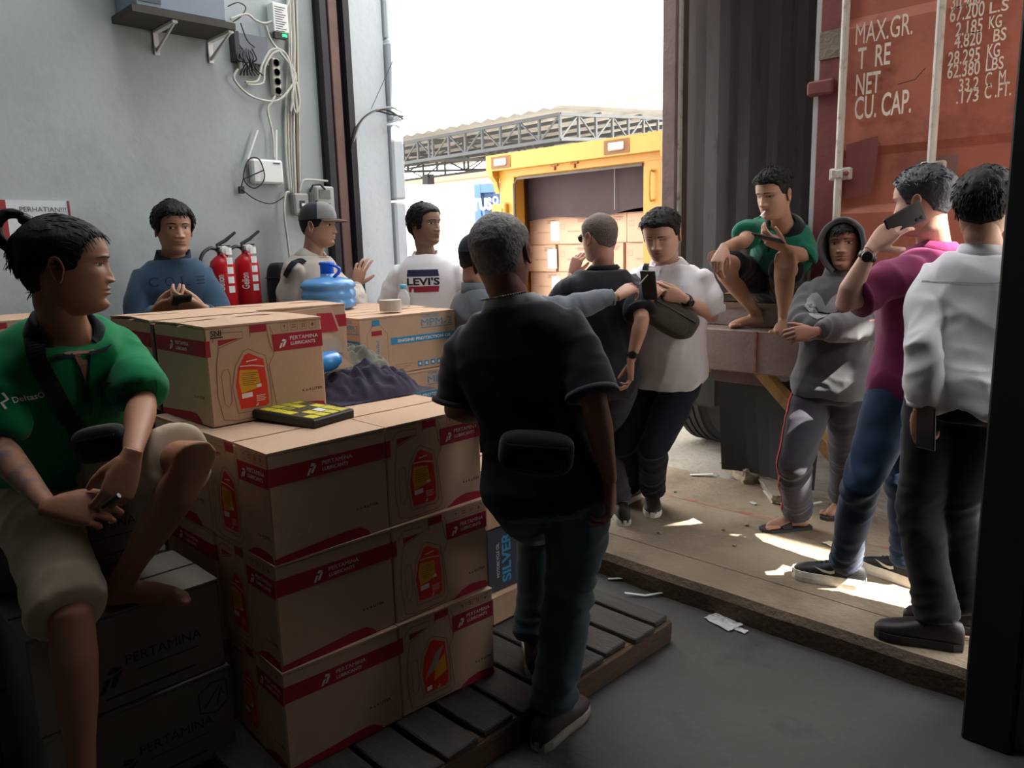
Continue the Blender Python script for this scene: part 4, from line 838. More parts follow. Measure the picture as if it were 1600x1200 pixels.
# broken concrete lumps beneath the mudflap
def lump(px_, py_, L_, W_, H_, rz, label):
    p = gp(px_, py_, .12); bm = bmesh.new(); bmesh.ops.create_cube(bm, size=1); bmesh.ops.subdivide_edges(bm, edges=bm.edges[:], cuts=4, use_grid_fill=True)
    for v in bm.verts:
        q = v.co*2.2; v.co = Vector((v.co.x*L_, v.co.y*W_, (v.co.z+.5)*H_)); d = noise.noise_vector(q+Vector((px_, 0, 0)))*.22; v.co += Vector((d.x*W_, d.y*W_, abs(d.z)*H_*(1 if v.co.z > .01 else 0)))
        if v.co.z < .005: v.co.z = 0
    b = MB(); bm.verts.index_update(); b.add([v.co.copy() for v in bm.verts], [[v.index for v in f.verts] for f in bm.faces]); bm.free()
    o = b.build('concrete_lump', stonem); o.location = p; o.rotation_euler = (0, 0, rz); tag(o, label, 'rubble'); return o
lump(1165, 745, .30, .16, .10, -.7, 'broken concrete lump under the left of the mudflap')
lump(1205, 772, .36, .07, .05, -.9, 'long thin concrete piece in front of the mudflap')
lump(1238, 765, .12, .1, .09, .2, 'small concrete lump beside the striped trousers')
# ------------------------------------------------------------------ people: numpy helpers
def A3(v): return np.array([v[0], v[1], v[2]], float)
def nrm(v): v = np.asarray(v, float); return v/(np.linalg.norm(v)+1e-9)
def hsh(i, j, k, s):
    h = (i*374761393+j*668265263+k*2147483647+s*974711) & 0xffffffff
    h = ((h ^ (h >> 13))*1274126177) & 0xffffffff
    return ((h ^ (h >> 16)) & 0xffff)/32767.5-1
def vn(P, s=0):
    P = np.asarray(P, float); f = np.floor(P); t = P-f; t = t*t*(3-2*t); I = f.astype(np.int64); o = 0
    for a in (0, 1):
        for b in (0, 1):
            for c in (0, 1):
                w = (t[:, 0] if a else 1-t[:, 0])*(t[:, 1] if b else 1-t[:, 1])*(t[:, 2] if c else 1-t[:, 2])
                o = o+w*hsh(I[:, 0]+a, I[:, 1]+b, I[:, 2]+c, s)
    return o
def sstep(a, b, x): t = np.clip((x-a)/(b-a), 0, 1); return t*t*(3-2*t)
class PM:
    """overlapping closed pieces, merged later into one skin"""
    def __init__(s): s.V = []; s.F = []; s.n = 0
    def rings(s, R):
        """R: list of (k,3) arrays"""
        k = len(R[0]); m = len(R); n0 = s.n
        for r in R: s.V.append(np.asarray(r, float))
        s.n += k*m
        for i in range(m-1):
            for j in range(k): s.F.append((n0+i*k+j, n0+i*k+(j+1) % k, n0+(i+1)*k+(j+1) % k, n0+(i+1)*k+j))
        s.F.append(tuple(n0+j for j in range(k-1, -1, -1))); s.F.append(tuple(n0+(m-1)*k+j for j in range(k))); return s
    def limb(s, pts, rads, n=14, flat=1.0, side=None, cap=True, end=True):
        pts = [A3(p) for p in pts]; m = len(pts); R = []; prev = A3(side) if side is not None else None
        T = [nrm(pts[min(i+1, m-1)]-pts[max(i-1, 0)]) for i in range(m)]
        for i in range(m):
            t = T[i]
            if prev is None: prev = np.cross(t, [0.3, .2, .9]) if abs(t[2]) < .9 else np.cross(t, [1, 0, 0.1])
            a = nrm(prev-t*(prev@t)); b = np.cross(t, a); prev = a
            an = np.linspace(0, 2*math.pi, n, False); ring = pts[i]+np.outer(np.cos(an), a)*rads[i]+np.outer(np.sin(an), b)*rads[i]*flat
            if i == 0 and cap: R.append(pts[0]-t*rads[0]*.55+(ring-pts[0])*.6)
            R.append(ring)
            if i == m-1 and cap and end: R.append(pts[i]+t*rads[i]*.55+(ring-pts[i])*.6)
        return s.rings(R)
    def ball(s, c, r): 
        c = A3(c); r = np.ones(3)*r
        R = []
        for ph in np.linspace(-1.35, 1.35, 9):
            an = np.linspace(0, 2*math.pi, 14, False); R.append(c+np.stack([np.cos(an)*math.cos(ph)*r[0], np.sin(an)*math.cos(ph)*r[1], np.full(14, math.sin(ph)*r[2])], 1))
        return s.rings(R)
    def raw(s): return np.concatenate(s.V), s.F
def remesh(pm, voxel, smooth=2):
    V, Fc = pm.raw(); me = bpy.data.meshes.new('tmp'); me.from_pydata(V.tolist(), [], Fc); me.update()
    o = bpy.data.objects.new('tmp', me); COL.objects.link(o)
    md = o.modifiers.new('r', 'REMESH'); md.mode = 'VOXEL'; md.voxel_size = voxel; md.adaptivity = 0
    dg = bpy.context.evaluated_depsgraph_get(); ev = o.evaluated_get(dg); m2 = ev.to_mesh()
    n = len(m2.vertices); co = np.empty(n*3); m2.vertices.foreach_get('co', co); co = co.reshape(-1, 3)
    li = np.empty(len(m2.loops), np.int32); m2.loops.foreach_get('vertex_index', li); lt = np.empty(len(m2.polygons), np.int32); m2.polygons.foreach_get('loop_total', lt)
    ev.to_mesh_clear(); bpy.data.objects.remove(o); bpy.data.meshes.remove(me)
    Q = li.reshape(-1, 4) if (lt == 4).all() else None
    if Q is None:
        out = []; i = 0
        for k in lt: f = li[i:i+k]; i += k; out.append((f[0], f[1], f[2], f[3] if k > 3 else f[2]))
        Q = np.array(out)
    E = np.concatenate([Q[:, [0, 1]], Q[:, [1, 2]], Q[:, [2, 3]], Q[:, [3, 0]]])
    for _ in range(smooth): co = lap(co, E)
    return co, Q, E
def lap(co, E, w=.6):
    acc = np.zeros_like(co); cnt = np.zeros(len(co)); 
    for c in range(3): acc[:, c] = np.bincount(E[:, 0], co[E[:, 1], c], len(co))+np.bincount(E[:, 1], co[E[:, 0], c], len(co))
    cnt = np.bincount(E[:, 0], minlength=len(co))+np.bincount(E[:, 1], minlength=len(co))
    return co*(1-w)+w*acc/np.maximum(cnt, 1)[:, None]
def normals(co, Q):
    n = np.cross(co[Q[:, 2]]-co[Q[:, 0]], co[Q[:, 3]]-co[Q[:, 1]]); N = np.zeros_like(co)
    for q in range(4):
        for c in range(3): N[:, c] += np.bincount(Q[:, q], n[:, c], len(co))
    return N/(np.linalg.norm(N, axis=1)[:, None]+1e-9)
def np_obj(name, co, Q, m, parent, base, cols=None, smooth=True):
    me = bpy.data.meshes.new(name); co = co-A3(base)
    if isinstance(Q, np.ndarray):
        me.vertices.add(len(co)); me.vertices.foreach_set('co', co.astype(np.float32).ravel())
        lt = np.where(Q[:, 2] == Q[:, 3], 3, 4) if Q.shape[1] == 4 else np.full(len(Q), Q.shape[1]); kp_ = np.arange(Q.shape[1])[None, :] < lt[:, None]; li = Q[kp_].astype(np.int32)
        me.loops.add(len(li)); me.loops.foreach_set('vertex_index', li); me.polygons.add(len(Q))
        me.polygons.foreach_set('loop_start', np.r_[0, np.cumsum(lt)[:-1]].astype(np.int32)); me.update(calc_edges=True); me.validate()
    else: me.from_pydata(co.tolist(), [], Q); me.update()
    me.materials.append(m)
    if smooth: me.shade_smooth()
    if cols is not None and len(me.vertices) == len(cols):
        ca = me.color_attributes.new('Col', 'FLOAT_COLOR', 'POINT'); ca.data.foreach_set('color', np.c_[cols, np.ones(len(cols))].astype(np.float32).ravel())
    return link(name, me, parent)
# ------------------------------------------------------------------ head
ZF_ = [(-12.2, 3.5), (-11.6, 6.6), (-10.8, 8.3), (-9.6, 8.9), (-8.2, 8.6), (-6.5, 9.0), (-5, 9.2), (-3.5, 9.1), (-2, 9.1), (-.8, 9.0), (.6, 9.1), (2.2, 9.75), (4, 9.7), (6, 9.1), (8, 7.6), (9.6, 5.4), (10.7, 3.0), (11.3, .8)]
ZB_ = [(-12.2, 5.0), (-9, 5.6), (-6, 6.8), (-3, 8.6), (0, 9.7), (3, 10.1), (6, 9.4), (8, 7.9), (9.6, 5.8), (10.7, 3.5), (11.3, .8)]
ZW_ = [(-12.2, 2.6), (-11.4, 3.7), (-10, 4.9), (-8, 5.9), (-6, 6.5), (-4, 6.95), (-2, 7.15), (0, 7.3), (2, 7.5), (4, 7.6), (6, 7.2), (8, 6.0), (9.6, 4.3), (10.7, 2.4), (11.3, .7)]
def itp(T, z): return np.interp(z, [a for a, _ in T], [b for _, b in T])
def gz(x, z, cx, cz, sx, sz): return np.exp(-((x-cx)/sx)**2-((z-cz)/sz)**2)
def face_feat(x, z, P):
    nl = P.get('nose', 1.0); ax = np.abs(x); d = 0
    t = np.clip((1.2-z)/4.9, 0, 1); ridge = (.30+1.35*t**1.3)*np.exp(-(x/(.85+.55*t))**2)
    d = d+nl*ridge*sstep(1.9, .7, z)*sstep(-4.75, -3.9, z)
    d = d+nl*.85*gz(ax, z, 1.5, -3.75, .68, .62)
    d = d-.75*gz(ax, z, 3.2, .15, 1.5, .95)-.35*gz(ax, z, 1.55, .3, .7, .8)
    d = d+.38*gz(ax, z, 3.3, 1.9, 2.2, .6)+.28*gz(ax, z, 4.9, -2.2, 1.7, 1.3)
    lf = P.get('lips', 1.0)
    d = d+lf*(.55*gz(x, z, 0, -5.75, 1.9, .42)+.65*gz(x, z, 0, -6.85, 1.7, .5))-.4*gz(x, z, 0, -6.28, 2.2, .2)
    d = d-.28*gz(x, z, 0, -7.9, 1.8, .5)+.35*gz(x, z, 0, -9.8, 1.6, 1.0)-.15*gz(x, z, 0, -4.9, .35, .5)
    d = d-.25*gz(ax, z, 4.2, -6.2, 1.4, 1.8)*P.get('lean', 1)
    return d
def face_y(x, z, P):
    w = itp(ZW_, z)*P['w']; f = itp(ZF_, z); p = 2.15
    return f*np.clip(1-np.clip(np.abs(x)/w, 0, .999)**p, 0, 1)**(1/p)+face_feat(x, z, P)
def head_grid(P, nz=72, na=104):
    zz = np.concatenate([np.linspace(-12.2, -8.4, 9, False), np.linspace(-8.4, 3.4, nz-26, False), np.linspace(3.4, 11.3, 17)])
    u = np.linspace(-1, 1, na, False); a = np.pi*np.sign(u)*np.abs(u)**1.35
    Z, Aa = np.meshgrid(zz, a, indexing='ij'); w = itp(ZW_, Z)*P['w']; f = itp(ZF_, Z); b = itp(ZB_, Z); sA, cA = np.sin(Aa), np.cos(Aa)
    p = np.where(cA > 0, 2.15, 2.0); X = w*np.sign(sA)*np.abs(sA)**(2/p); Y = np.where(cA > 0, f, b)*np.sign(cA)*np.abs(cA)**(2/p)
    fr = sstep(.05, .45, cA); Y = Y+face_feat(X, Z, P)*fr
    V = np.stack([X, Y, Z], -1).reshape(-1, 3); m, n = Z.shape
    I = np.arange(m*n).reshape(m, n); J = np.roll(I, -1, 1)
    Q = np.stack([I[:-1], I[1:], J[1:], J[:-1]], -1).reshape(-1, 4)
    top = m*n; V = np.vstack([V, [[0, 0, 11.45]], [[0, -1, -12.2]]])
    Q = np.vstack([Q, [(I[-1, j], top, top, J[-1, j]) for j in range(n)], [(I[0, j], J[0, j], top+1, top+1) for j in range(n)]])
    return V, Q, Aa.ravel(), (m, n)
def patch(fx, P, nx, nv, off):
    """fx(u)->(x, zlow, zhigh) u in 0..1; a thin skin-hugging patch"""
    V = []; 
    for i in range(nx+1):
        x, z0, z1 = fx(i/nx)
        for j in range(nv+1): z = z0+(z1-z0)*j/nv; V.append((x, float(face_y(np.array(x), np.array(z), P))+off(i/nx, j/nv), z))
    Q = [(i*(nv+1)+j, (i+1)*(nv+1)+j, (i+1)*(nv+1)+j+1, i*(nv+1)+j+1) for i in range(nx) for j in range(nv)]
    return np.array(V), np.array(Q)
def build_head(P):
    """returns V (cm, head space: x right, y forward, z up), Q, colours"""
    P.setdefault('w', 1.0); sk = np.array(P['skin'])
    V, Q, Aa, sh = head_grid(P); n = len(V); x, y, z = V.T; C = np.tile(sk, (n, 1)); fr = (y > 3)
    lipc = np.array(P.get('lipc', sk*np.array([.80, .60, .60])))
    lm = (gz(x, z, 0, -5.8, 2.0, .42)+gz(x, z, 0, -6.8, 1.75, .5)); lm = np.clip(lm*1.3, 0, 1)*fr*.8
    C = C*(1-lm[:, None])+lipc*lm[:, None]
    ck = .25*gz(np.abs(x), z, 4.6, -2.6, 1.8, 1.6)*fr; C = C*(1-ck[:, None]*np.array([.0, .25, .3]))
    st = P.get('stubble', 0)
    if st:
        hc = np.array([.02, .018, .016]); m = st*fr*(gz(x, z, 0, -4.95, 1.8, .35)+.8*gz(x, z, 0, -9.6, 1.6, 1.1)+.25*sstep(-6.5, -8.5, z)); m = np.clip(m, 0, .85)[:, None]; C = C*(1-m)+hc*m
    parts = [(V, Q, C)]
    hc = np.array(P.get('hair', (.012, .010, .010)))
    look = P.get('look', 0); op = P.get('open', 1.0)
    for s in (-1, 1):
        def lid(u, hi, lo): 
            xx = s*(1.65+3.1*u); m = math.sin(math.pi*u)**.75
            return xx, .05+.12*u-lo*op*m*1.15, .05+.12*u+hi*op*m*1.2
        v, q = patch(lambda u: lid(u, .42, .34), P, 10, 4, lambda a, b: .10+.32*math.sin(math.pi*a)*math.sin(math.pi*b)**.6); parts.append((v, q, np.tile([.70, .67, .64], (len(v), 1))))
        if op > .25:
            th = np.linspace(0, 2*math.pi, 14, False); cx = s*3.2+look*.7
            ring = [(cx+.60*math.cos(t), float(np.clip(.12+.60*math.sin(t), .05-.38*op, .12+.50*op))) for t in th]
            v = np.array([(a, float(face_y(np.array(a), np.array(b), P))+.44, b) for a, b in ring]+[(cx, float(face_y(np.array(cx), np.array(.1), P))+.5, .1)])
            q = np.array([(14, i, (i+1) % 14, (i+1) % 14) for i in range(14)]); parts.append((v, q, np.tile([.012, .008, .006], (len(v), 1))))
        # upper lid fold and lash line
        v, q = patch(lambda u: (lid(u, .42, .34)[0], lid(u, .42, .34)[2]-.06, lid(u, .42, .34)[2]+.10), P, 10, 1, lambda a, b: .42+.06*math.sin(math.pi*a)); parts.append((v, q, np.tile([.03, .022, .02], (len(v), 1))))
        v, q = patch(lambda u: (lid(u, .42, .34)[0], lid(u, .42, .34)[2]+.08, lid(u, .42, .34)[2]+.55+.15*math.sin(math.pi*u)), P, 10, 2, lambda a, b: .36*math.sin(math.pi*a)**.5*(1-b*.9)+.02); parts.append((v, q, np.tile(sk*.92, (len(v), 1))))
        bz = P.get('brow', 1.0)
        v, q = patch(lambda u: (s*(1.3+3.9*u), 1.62+.75*math.sin(.35+2.0*u)-.5*u-.05-.30*bz*(1-u**2), 1.62+.75*math.sin(.35+2.0*u)-.5*u+.24*bz*(1-u**3)), P, 10, 2, lambda a, b: .10+.10*math.sin(math.pi*b)); parts.append((v, q, np.tile(hc*1.4, (len(v), 1))))
        # ear
        th = np.linspace(0, 2*math.pi, 20, False); E_ = []
        for rr, dx in ((0.0, .35), (.35, .30), (.62, .55), (.85, 1.0), (1.0, .95), (1.04, .55), (.85, .1), (.5, -.3)):
            for t in th:
                a = 1.75*rr*math.cos(t)*(1.0 if math.sin(t) > 0 else .78-.1*math.sin(t)*0); b = 3.1*rr*math.sin(t)
                E_.append((s*(7.05*P['w']+dx+.35*rr*max(0, -math.cos(t))+.25*rr*abs(math.sin(t))), -.9-a*.95 - .15*b*.6, -1.0+b))
        E_ = np.array(E_); m_ = 20; q = [(i*m_+j, i*m_+(j+1) % m_, (i+1)*m_+(j+1) % m_, (i+1)*m_+j) for i in range(7) for j in range(m_)]
        q = np.array(q); q = q if s > 0 else q[:, ::-1]
        parts.append((E_, q, np.tile(sk*np.array([1.0, .88, .85]), (len(E_), 1))))
    # nostrils and mouth line
    for s in (-1, 1):
        v, q = patch(lambda u: (s*(.45+.65*u), -4.42+.1*u, -4.42+.1*u+.30*math.sin(math.pi*u)), P, 5, 1, lambda a, b: .06); parts.append((v, q, np.tile([.03, .015, .012], (len(v), 1))))
    mo = P.get('mouth', .0)
    v, q = patch(lambda u: (-2.15+4.3*u, -6.34-.12*abs(u-.5)*2-mo*math.sin(math.pi*u), -6.24-.12*abs(u-.5)*2+.06*math.sin(math.pi*u)), P, 12, 1, lambda a, b: .04); parts.append((v, q, np.tile([.05, .018, .016], (len(v), 1))))
    o = 0; VV = []; QQ = []; CC = []
    for v, q, c in parts: VV.append(v); QQ.append(q+o); CC.append(c); o += len(v)
    return np.vstack(VV), np.vstack(QQ), np.vstack(CC)
def build_hair(P, seed=0):
    H = P['style']; V, Q, Aa, sh = head_grid(P, 84, 120); a = np.abs(np.r_[Aa, 0, math.pi]); x, y, z = V.T
    zf = H.get('front', 6.0); ang = [0, .45, .8, 1.05, 1.25, 1.5, 1.75, 2.0, 2.3, math.pi]
    sb = H.get('burn', -1.0); hl = [zf, zf+.2, zf-.4, zf-2.0, sb+.6, sb, 1.0, -1.2, H.get('nape', -6.2)+1.6, H.get('nape', -6.2)]
    zl = np.interp(a, ang, hl); m = sstep(zl-.35, zl+.55, z)
    zt = sstep(H.get('fade0', 1), H.get('fade1', 7), z); th = H.get('side', .6)*(1-zt)+H.get('top', 1.6)*zt
    th = th+H.get('quiff', 0)*sstep(1.2, .2, a)*sstep(5, 8, z)
    th = th+H.get('back', 0)*sstep(1.8, 2.6, a)*sstep(-5, 1, z)
    fz = H.get('freq', .55); nz = vn(V*fz+seed*7.3, seed)*.6+vn(V*fz*2.6+3, seed+1)*.35+.25*vn(V*np.array([3.2, 3.2, .9])+5, seed+2)
    cen = np.array([0, -.6, 0]); N = V-cen; N[:, 2] *= .8; N = N/np.linalg.norm(N, axis=1)[:, None]
    d = (th*(1+H.get('rough', .3)*nz))*m-.55*(1-m)
    return V+N*d[:, None], Q, m
def clumps(P, n, L, rad, seed, flow, cond):
    """tapered bent locks rooted on the scalp; flow(p)->direction in head space"""
    rg = np.random.default_rng(seed); V, Q, m = build_hair(P, seed); ok = [i for i in np.where(m > .7)[0] if cond(V[i])]
    pm = PM()
    for i in rg.choice(ok, int(n*1.7)):
        p = V[i]; nr = nrm(p-np.array([0, -.6, 0])); d = nrm(A3(flow(p))+rg.normal(0, .16, 3)); lift = rg.uniform(.0, .12); d = nrm(d-nr*(d@nr)*(1-lift)); l = L*rg.uniform(.6, 1.1); r = rad*.6*rg.uniform(.7, 1.2)
        q0 = p-nr*r*1.4; q1 = p+nr*r*.15+d*l*.4-nr*(.4*l)**2/19; q2 = p-nr*r*.1+d*l*.75-nr*(.75*l)**2/19; q3 = p+d*l-nr*(l*l/18)
        pm.limb([q0, q1, q2, q3], [r, r*1.0, r*.75, r*.12], 6, .5, cap=False)
    return pm.raw()
# ------------------------------------------------------------------ hand
def hand_mesh(side, wrist, d, back, size, curl, spread=.05, thumb=(.5, .6), voxel=.0030):
    X = nrm(d); Z = nrm(A3(back)-X*(A3(back)@X)); Y = np.cross(Z, X)
    if side == 'L': Y = -Y
    s = size/.185; M = lambda p: A3(wrist)+(X*p[0]+Y*p[1]+Z*p[2])*s
    pm = PM(); R = []
    for t, w, h, yo in ((-.022, .0215, .0195, 0), (-.01, .0235, .019, 0), (0, .026, .018, 0), (.02, .033, .018, .001), (.05, .0395, .016, .001), (.078, .041, .0135, .0), (.092, .038, .011, 0)):
        an = np.linspace(0, 2*math.pi, 16, False); R.append(np.array([M((t, yo+w*math.copysign(abs(math.cos(q))**.8, math.cos(q)), h*math.copysign(abs(math.sin(q))**.8, math.sin(q))-.002)) for q in an]))
    pm.rings(R); cl = curl if hasattr(curl, '__len__') else [curl]*4
    for k, (x0, y0, ls, r) in enumerate(((.086, .030, (.044, .026, .022), .0088), (.090, .0103, (.048, .030, .023), .0091), (.086, -.0095, (.045, .028, .023), .0086), (.076, -.028, (.035, .021, .020), .0076))):
        an = 0; fan = (1.4-k)*spread; p = np.array([x0-.018, y0, 0]); pts = [p]; p = np.array([x0, y0, 0]); pts.append(p); rr = [r*1.05, r*1.08]
        for q, (l, f) in enumerate(zip(ls, (1.15, 1.5, .95))):
            an += cl[k]*f; dv = np.array([math.cos(an)*math.cos(fan), math.cos(an)*math.sin(fan)*1.0, -math.sin(an)]); 
            pts.append(p+dv*l*.5); rr.append(r*(.98-.08*q)); p = p+dv*l; pts.append(p); rr.append(r*(1.0-.10*q) if q < 2 else r*.70)
        pm.limb([M(q) for q in pts], [q*s for q in rr], 10)
    ta, tc = thumb; p = np.array([.012, .020, -.004]); pts = [p]; rr = [.0135]
    dv = nrm([math.cos(ta), math.sin(ta), -.30-.5*tc]); 
    for q, (l, r) in enumerate(((.040, .0125), (.032, .0105), (.027, .0075))):
        p = p+dv*l; pts.append(p); rr.append(r); dv = nrm(dv+np.array([.18*tc, -.55*tc, -.28*tc]))
    pm.limb([M(q) for q in pts], [q*s for q in rr], 10)
    co, Q, E = remesh(pm, voxel*s, 2); return co, Q
# ------------------------------------------------------------------ skeleton and dressing
def ik(a, c, l1, l2, pole):
    a, c = A3(a), A3(c); v = c-a; d = np.linalg.norm(v); u = v/d; k = max(1.0, d/(l1+l2)*1.002); l1 *= k; l2 *= k
    x = (l1*l1-l2*l2+d*d)/(2*d); h = math.sqrt(max(l1*l1-x*x, 1e-6)); p = A3(pole); p = nrm(p-u*(p@u)); return a+u*x+p*h
skinm = mat('skin', (1, 1, 1), .55, .05, 9, .05, 90, attr='Col', spec=.35)
hairm = mat('black_hair', srgb(24, 22, 23), .62, .25, 40, .25, 60, spec=.2, stretch=(1, 1, .3))
hair_grey = mat('grey_hair', srgb(112, 107, 105), .7, .35, 60, .4, 110, spec=.3)
hair_buzz = mat('buzzed_hair', srgb(98, 84, 78), .75, .25, 80, .3, 160, spec=.2)
def cloth(name, c, **k): return mat(name, c, k.pop('rough', .92), k.pop('var', .05), k.pop('scale', 25), k.pop('bump', .06), k.pop('bscale', 500), spec=.15, sheen=k.pop('sheen', .15), **k)
PEOPLE = {}
def person(key, label, S_, pelvis, neck, fwd, head=None, hdir=None, hroll=0.0, build=1.0, belly=0.0, hsize=None, arms=None, legs=None, face=None, shirt=None, pants=None, shoes=None, ground=0.0, shw=1.0, shrug=0.0, hair_mat=None, chest_yaw=0.0):
    """all joints are world points; builds body (root) and its clothing children"""
    P0, N0 = A3(pelvis), A3(neck); up = nrm(N0-P0); f = A3(fwd); f = nrm(f-up*(f@up)); r = np.cross(f, up)
    rot = lambda v, an: v*math.cos(an)+np.cross(up, v)*math.sin(an)
    f2, r2 = rot(f, chest_yaw), rot(r, chest_yaw)
    TL = np.linalg.norm(N0-P0); b = build*S_; base = Vector((P0[0], P0[1], ground)); sk = np.array(face['skin'])
    J = {'up': up, 'f': f, 'r': r, 'P': P0, 'N': N0, 'S': S_, 'f2': f2, 'r2': r2}
    for s, sg in (('R', 1), ('L', -1)):
        J['sh'+s] = N0-up*(.050-shrug)*S_+r2*sg*.103*S_*shw*(.5+.5*build); J['hip'+s] = P0+r*sg*.054*b-up*.015*S_
        a = arms[s]; J['wr'+s] = A3(a['w']); J['el'+s] = A3(a['e']) if 'e' in a else ik(J['sh'+s], J['wr'+s], .180*S_, .150*S_, a.get('pole', -f-up))
        g = legs[s]; J['an'+s] = A3(g['a']); J['kn'+s] = A3(g['k']) if 'k' in g else ik(J['hip'+s], J['an'+s], .245*S_, .242*S_, g.get('pole', f))
    # -------- torso section list: t along spine, half width, front, back
    SEC = [(-.17, .062, .055, .060), (-.06, .092, .062, .078), (.06, .095, .062, .074), (.22, .086, .060, .060), (.40, .086, .062, .058), (.58, .094, .066, .064), (.76, .102, .066, .066), (.86, .098, .056, .062), (.93, .080, .046, .056), (.98, .058, .038, .048), (1.03, .038, .034, .040)]
    def torso(off, t0, t1, extra=lambda t: 0, sc=1.0):
        R = []; ts = np.linspace(t0, t1, 15); an = np.linspace(0, 2*math.pi, 28, False)
        for t in ts:
            w, ff, bb = [np.interp(t, [q[0] for q in SEC], [q[i] for q in SEC]) for i in (1, 2, 3)]
            k = build*S_; be = belly*math.exp(-((t-.28)/.24)**2); w = w*k*sc+off+extra(t)+.35*be; ff = ff*k*sc+off+be+extra(t)*.7; bb = bb*k*sc+off+extra(t)*.7
            m = sstep(.15, .7, np.array(t)); ff_ = f*(1-m)+f2*m; rr_ = r*(1-m)+r2*m
            c, s_ = np.cos(an), np.sin(an); pw = .86
            R.append(P0+up*TL*t+np.outer(w*np.sign(c)*np.abs(c)**pw, rr_)+np.outer(np.where(s_ > 0, ff, bb)*np.sign(s_)*np.abs(s_)**pw, ff_))
        return R
    LR = lambda s: s*S_/1.70*(.55+.45*build)
    TOES = PM(); skinpm = PM(); skinpm.rings(torso(-.006, -.12, 1.03, sc=.94))
    hdv = nrm(hdir) if hdir is not None else f; HC = A3(head) if head is not None else N0+up*.098*S_+f*.012*S_
    hs = (hsize or .132*S_)/.2255/100
    hu = nrm(np.array([0, 0, 1])-hdv*hdv[2]); hr = np.cross(hdv, hu); hu2 = hu*math.cos(hroll)+hr*math.sin(hroll); hr = np.cross(hdv, hu2); HM = np.stack([hr, hdv, hu2])
    HW = lambda v: HC+(np.asarray(v)*hs) @ HM
    J['HW'] = HW
    skinpm.limb([N0-up*.05*S_, N0-up*.005*S_+(HC-N0)*.06, HW([0, -2.2, -8.5]), HW([0, -2.0, -4])], [LR(.066), LR(.056), LR(.0545), LR(.054)], 16)
    for s in 'RL':
        sh, el, wr = J['sh'+s], J['el'+s], J['wr'+s]
        skinpm.limb([N0-up*.055*S_+(sh-N0)*.3, sh, sh+(el-sh)*.35, sh+(el-sh)*.7, el, el+(wr-el)*.25, el+(wr-el)*.6, wr], [LR(.055), LR(.052), LR(.047), LR(.042), LR(.0375), LR(.0395), LR(.031), LR(.0215)], 14)
        hp, kn, an_ = J['hip'+s], J['kn'+s], J['an'+s]; dn = an_-kn
        skinpm.limb([hp+up*.02, hp+(kn-hp)*.3, hp+(kn-hp)*.7, kn, kn+dn*.25, kn+dn*.5, kn+dn*.8, an_], [LR(.082), LR(.078), LR(.062), LR(.053), LR(.055), LR(.050), LR(.036), LR(.034)], 14)
        td = A3(legs[s]['toe']); td = nrm(td); bare = shoes is None or shoes.get('bare')
        sl = .150*S_; upv = A3(legs[s].get('up', (0, 0, 1))); sd = np.cross(td, upv); an_b = an_-upv*(.045*S_)
        if bare:
            g0 = an_b
            skinpm.limb([g0-td*.045*S_*.6+upv*.028, g0+td*.01*S_+upv*.040, g0+td*.045*S_+upv*.034, g0+td*.080*S_+upv*.020, g0+td*.098*S_+upv*.015], [.030, .034, .034, .030, .020], 14, .9, side=sd)
            skinpm.limb([an_, g0+upv*.03], [LR(.034), .034], 12)
            sgn = 1 if s == 'L' else -1
            for q, (yo, rr, l) in enumerate(((.030, .0125, .032), (.012, .0098, .033), (-.004, .0092, .030), (-.018, .0086, .026), (-.031, .008, .020))):
                p0 = g0+td*(.090*S_-.010*q*q*.35)+sd*sgn*yo*1.05+upv*.015; TOES.limb([p0-td*.03+upv*.003, p0+td*l*.35+upv*.004, p0+td*l*.8, p0+td*l], [rr*.9, rr, rr*.98, rr*.75], 10, .85)
    co, Q, E = remesh(skinpm, .0075, 2)
    VV = [co]; QQ = [Q]; o = len(co); co0 = co; nrm0 = normals(co, Q)
    CC = [np.tile(sk, (len(co), 1))]
    if TOES.n: tv, tq, _e = remesh(TOES, .0036, 1); VV.append(tv); QQ.append(tq+o); o += len(tv); CC.append(np.tile(sk*np.array([1.05, .98, .96]), (len(tv), 1)))
    if face.get('ink_arm'):   # tattooed forearm
        s = face['ink_arm']; e, w = J['el'+s], J['wr'+s]; t = np.clip(((co-e)@(w-e))/((w-e)@(w-e)), -1, 2); dd_ = np.linalg.norm(co-(e+np.outer(t, w-e)), axis=1)
        m = (dd_ < .07)*sstep(.05, .2, t)*sstep(.98, .8, t)*np.clip(vn(co*60, 3)*1.6+.2, 0, 1)*.55; CC[0] = CC[0]*(1-m[:, None])+np.array([.05, .07, .09])*m[:, None]
    for s in 'RL':
        h = arms[s]
        if h.get('nohand'): continue
        d = h.get('d', nrm(J['wr'+s]-J['el'+s])); hv, hq = hand_mesh(s, J['wr'+s]+nrm(d)*.006, d, h.get('b', r if s == 'R' else -r), .108*S_, h.get('curl', .30), h.get('spread', .05), h.get('thumb', (.5, .5)))
        VV.append(hv); QQ.append(hq+o); o += len(hv); CC.append(np.tile(sk*np.array([1.02, .98, .98]), (len(hv), 1)))
    hv, hq, hc_ = build_head(face); VV.append(HW(hv)); QQ.append(hq+o); CC.append(hc_)
    body = np_obj('person', np.vstack(VV), np.vstack(QQ), skinm, None, base, np.vstack(CC)); body.location = base; tag(body, label, 'person')
    J['body'] = body; J['base'] = base
    def child(name, co, Q, m): return np_obj(name, co, Q, m, body, base)
    J['child'] = child
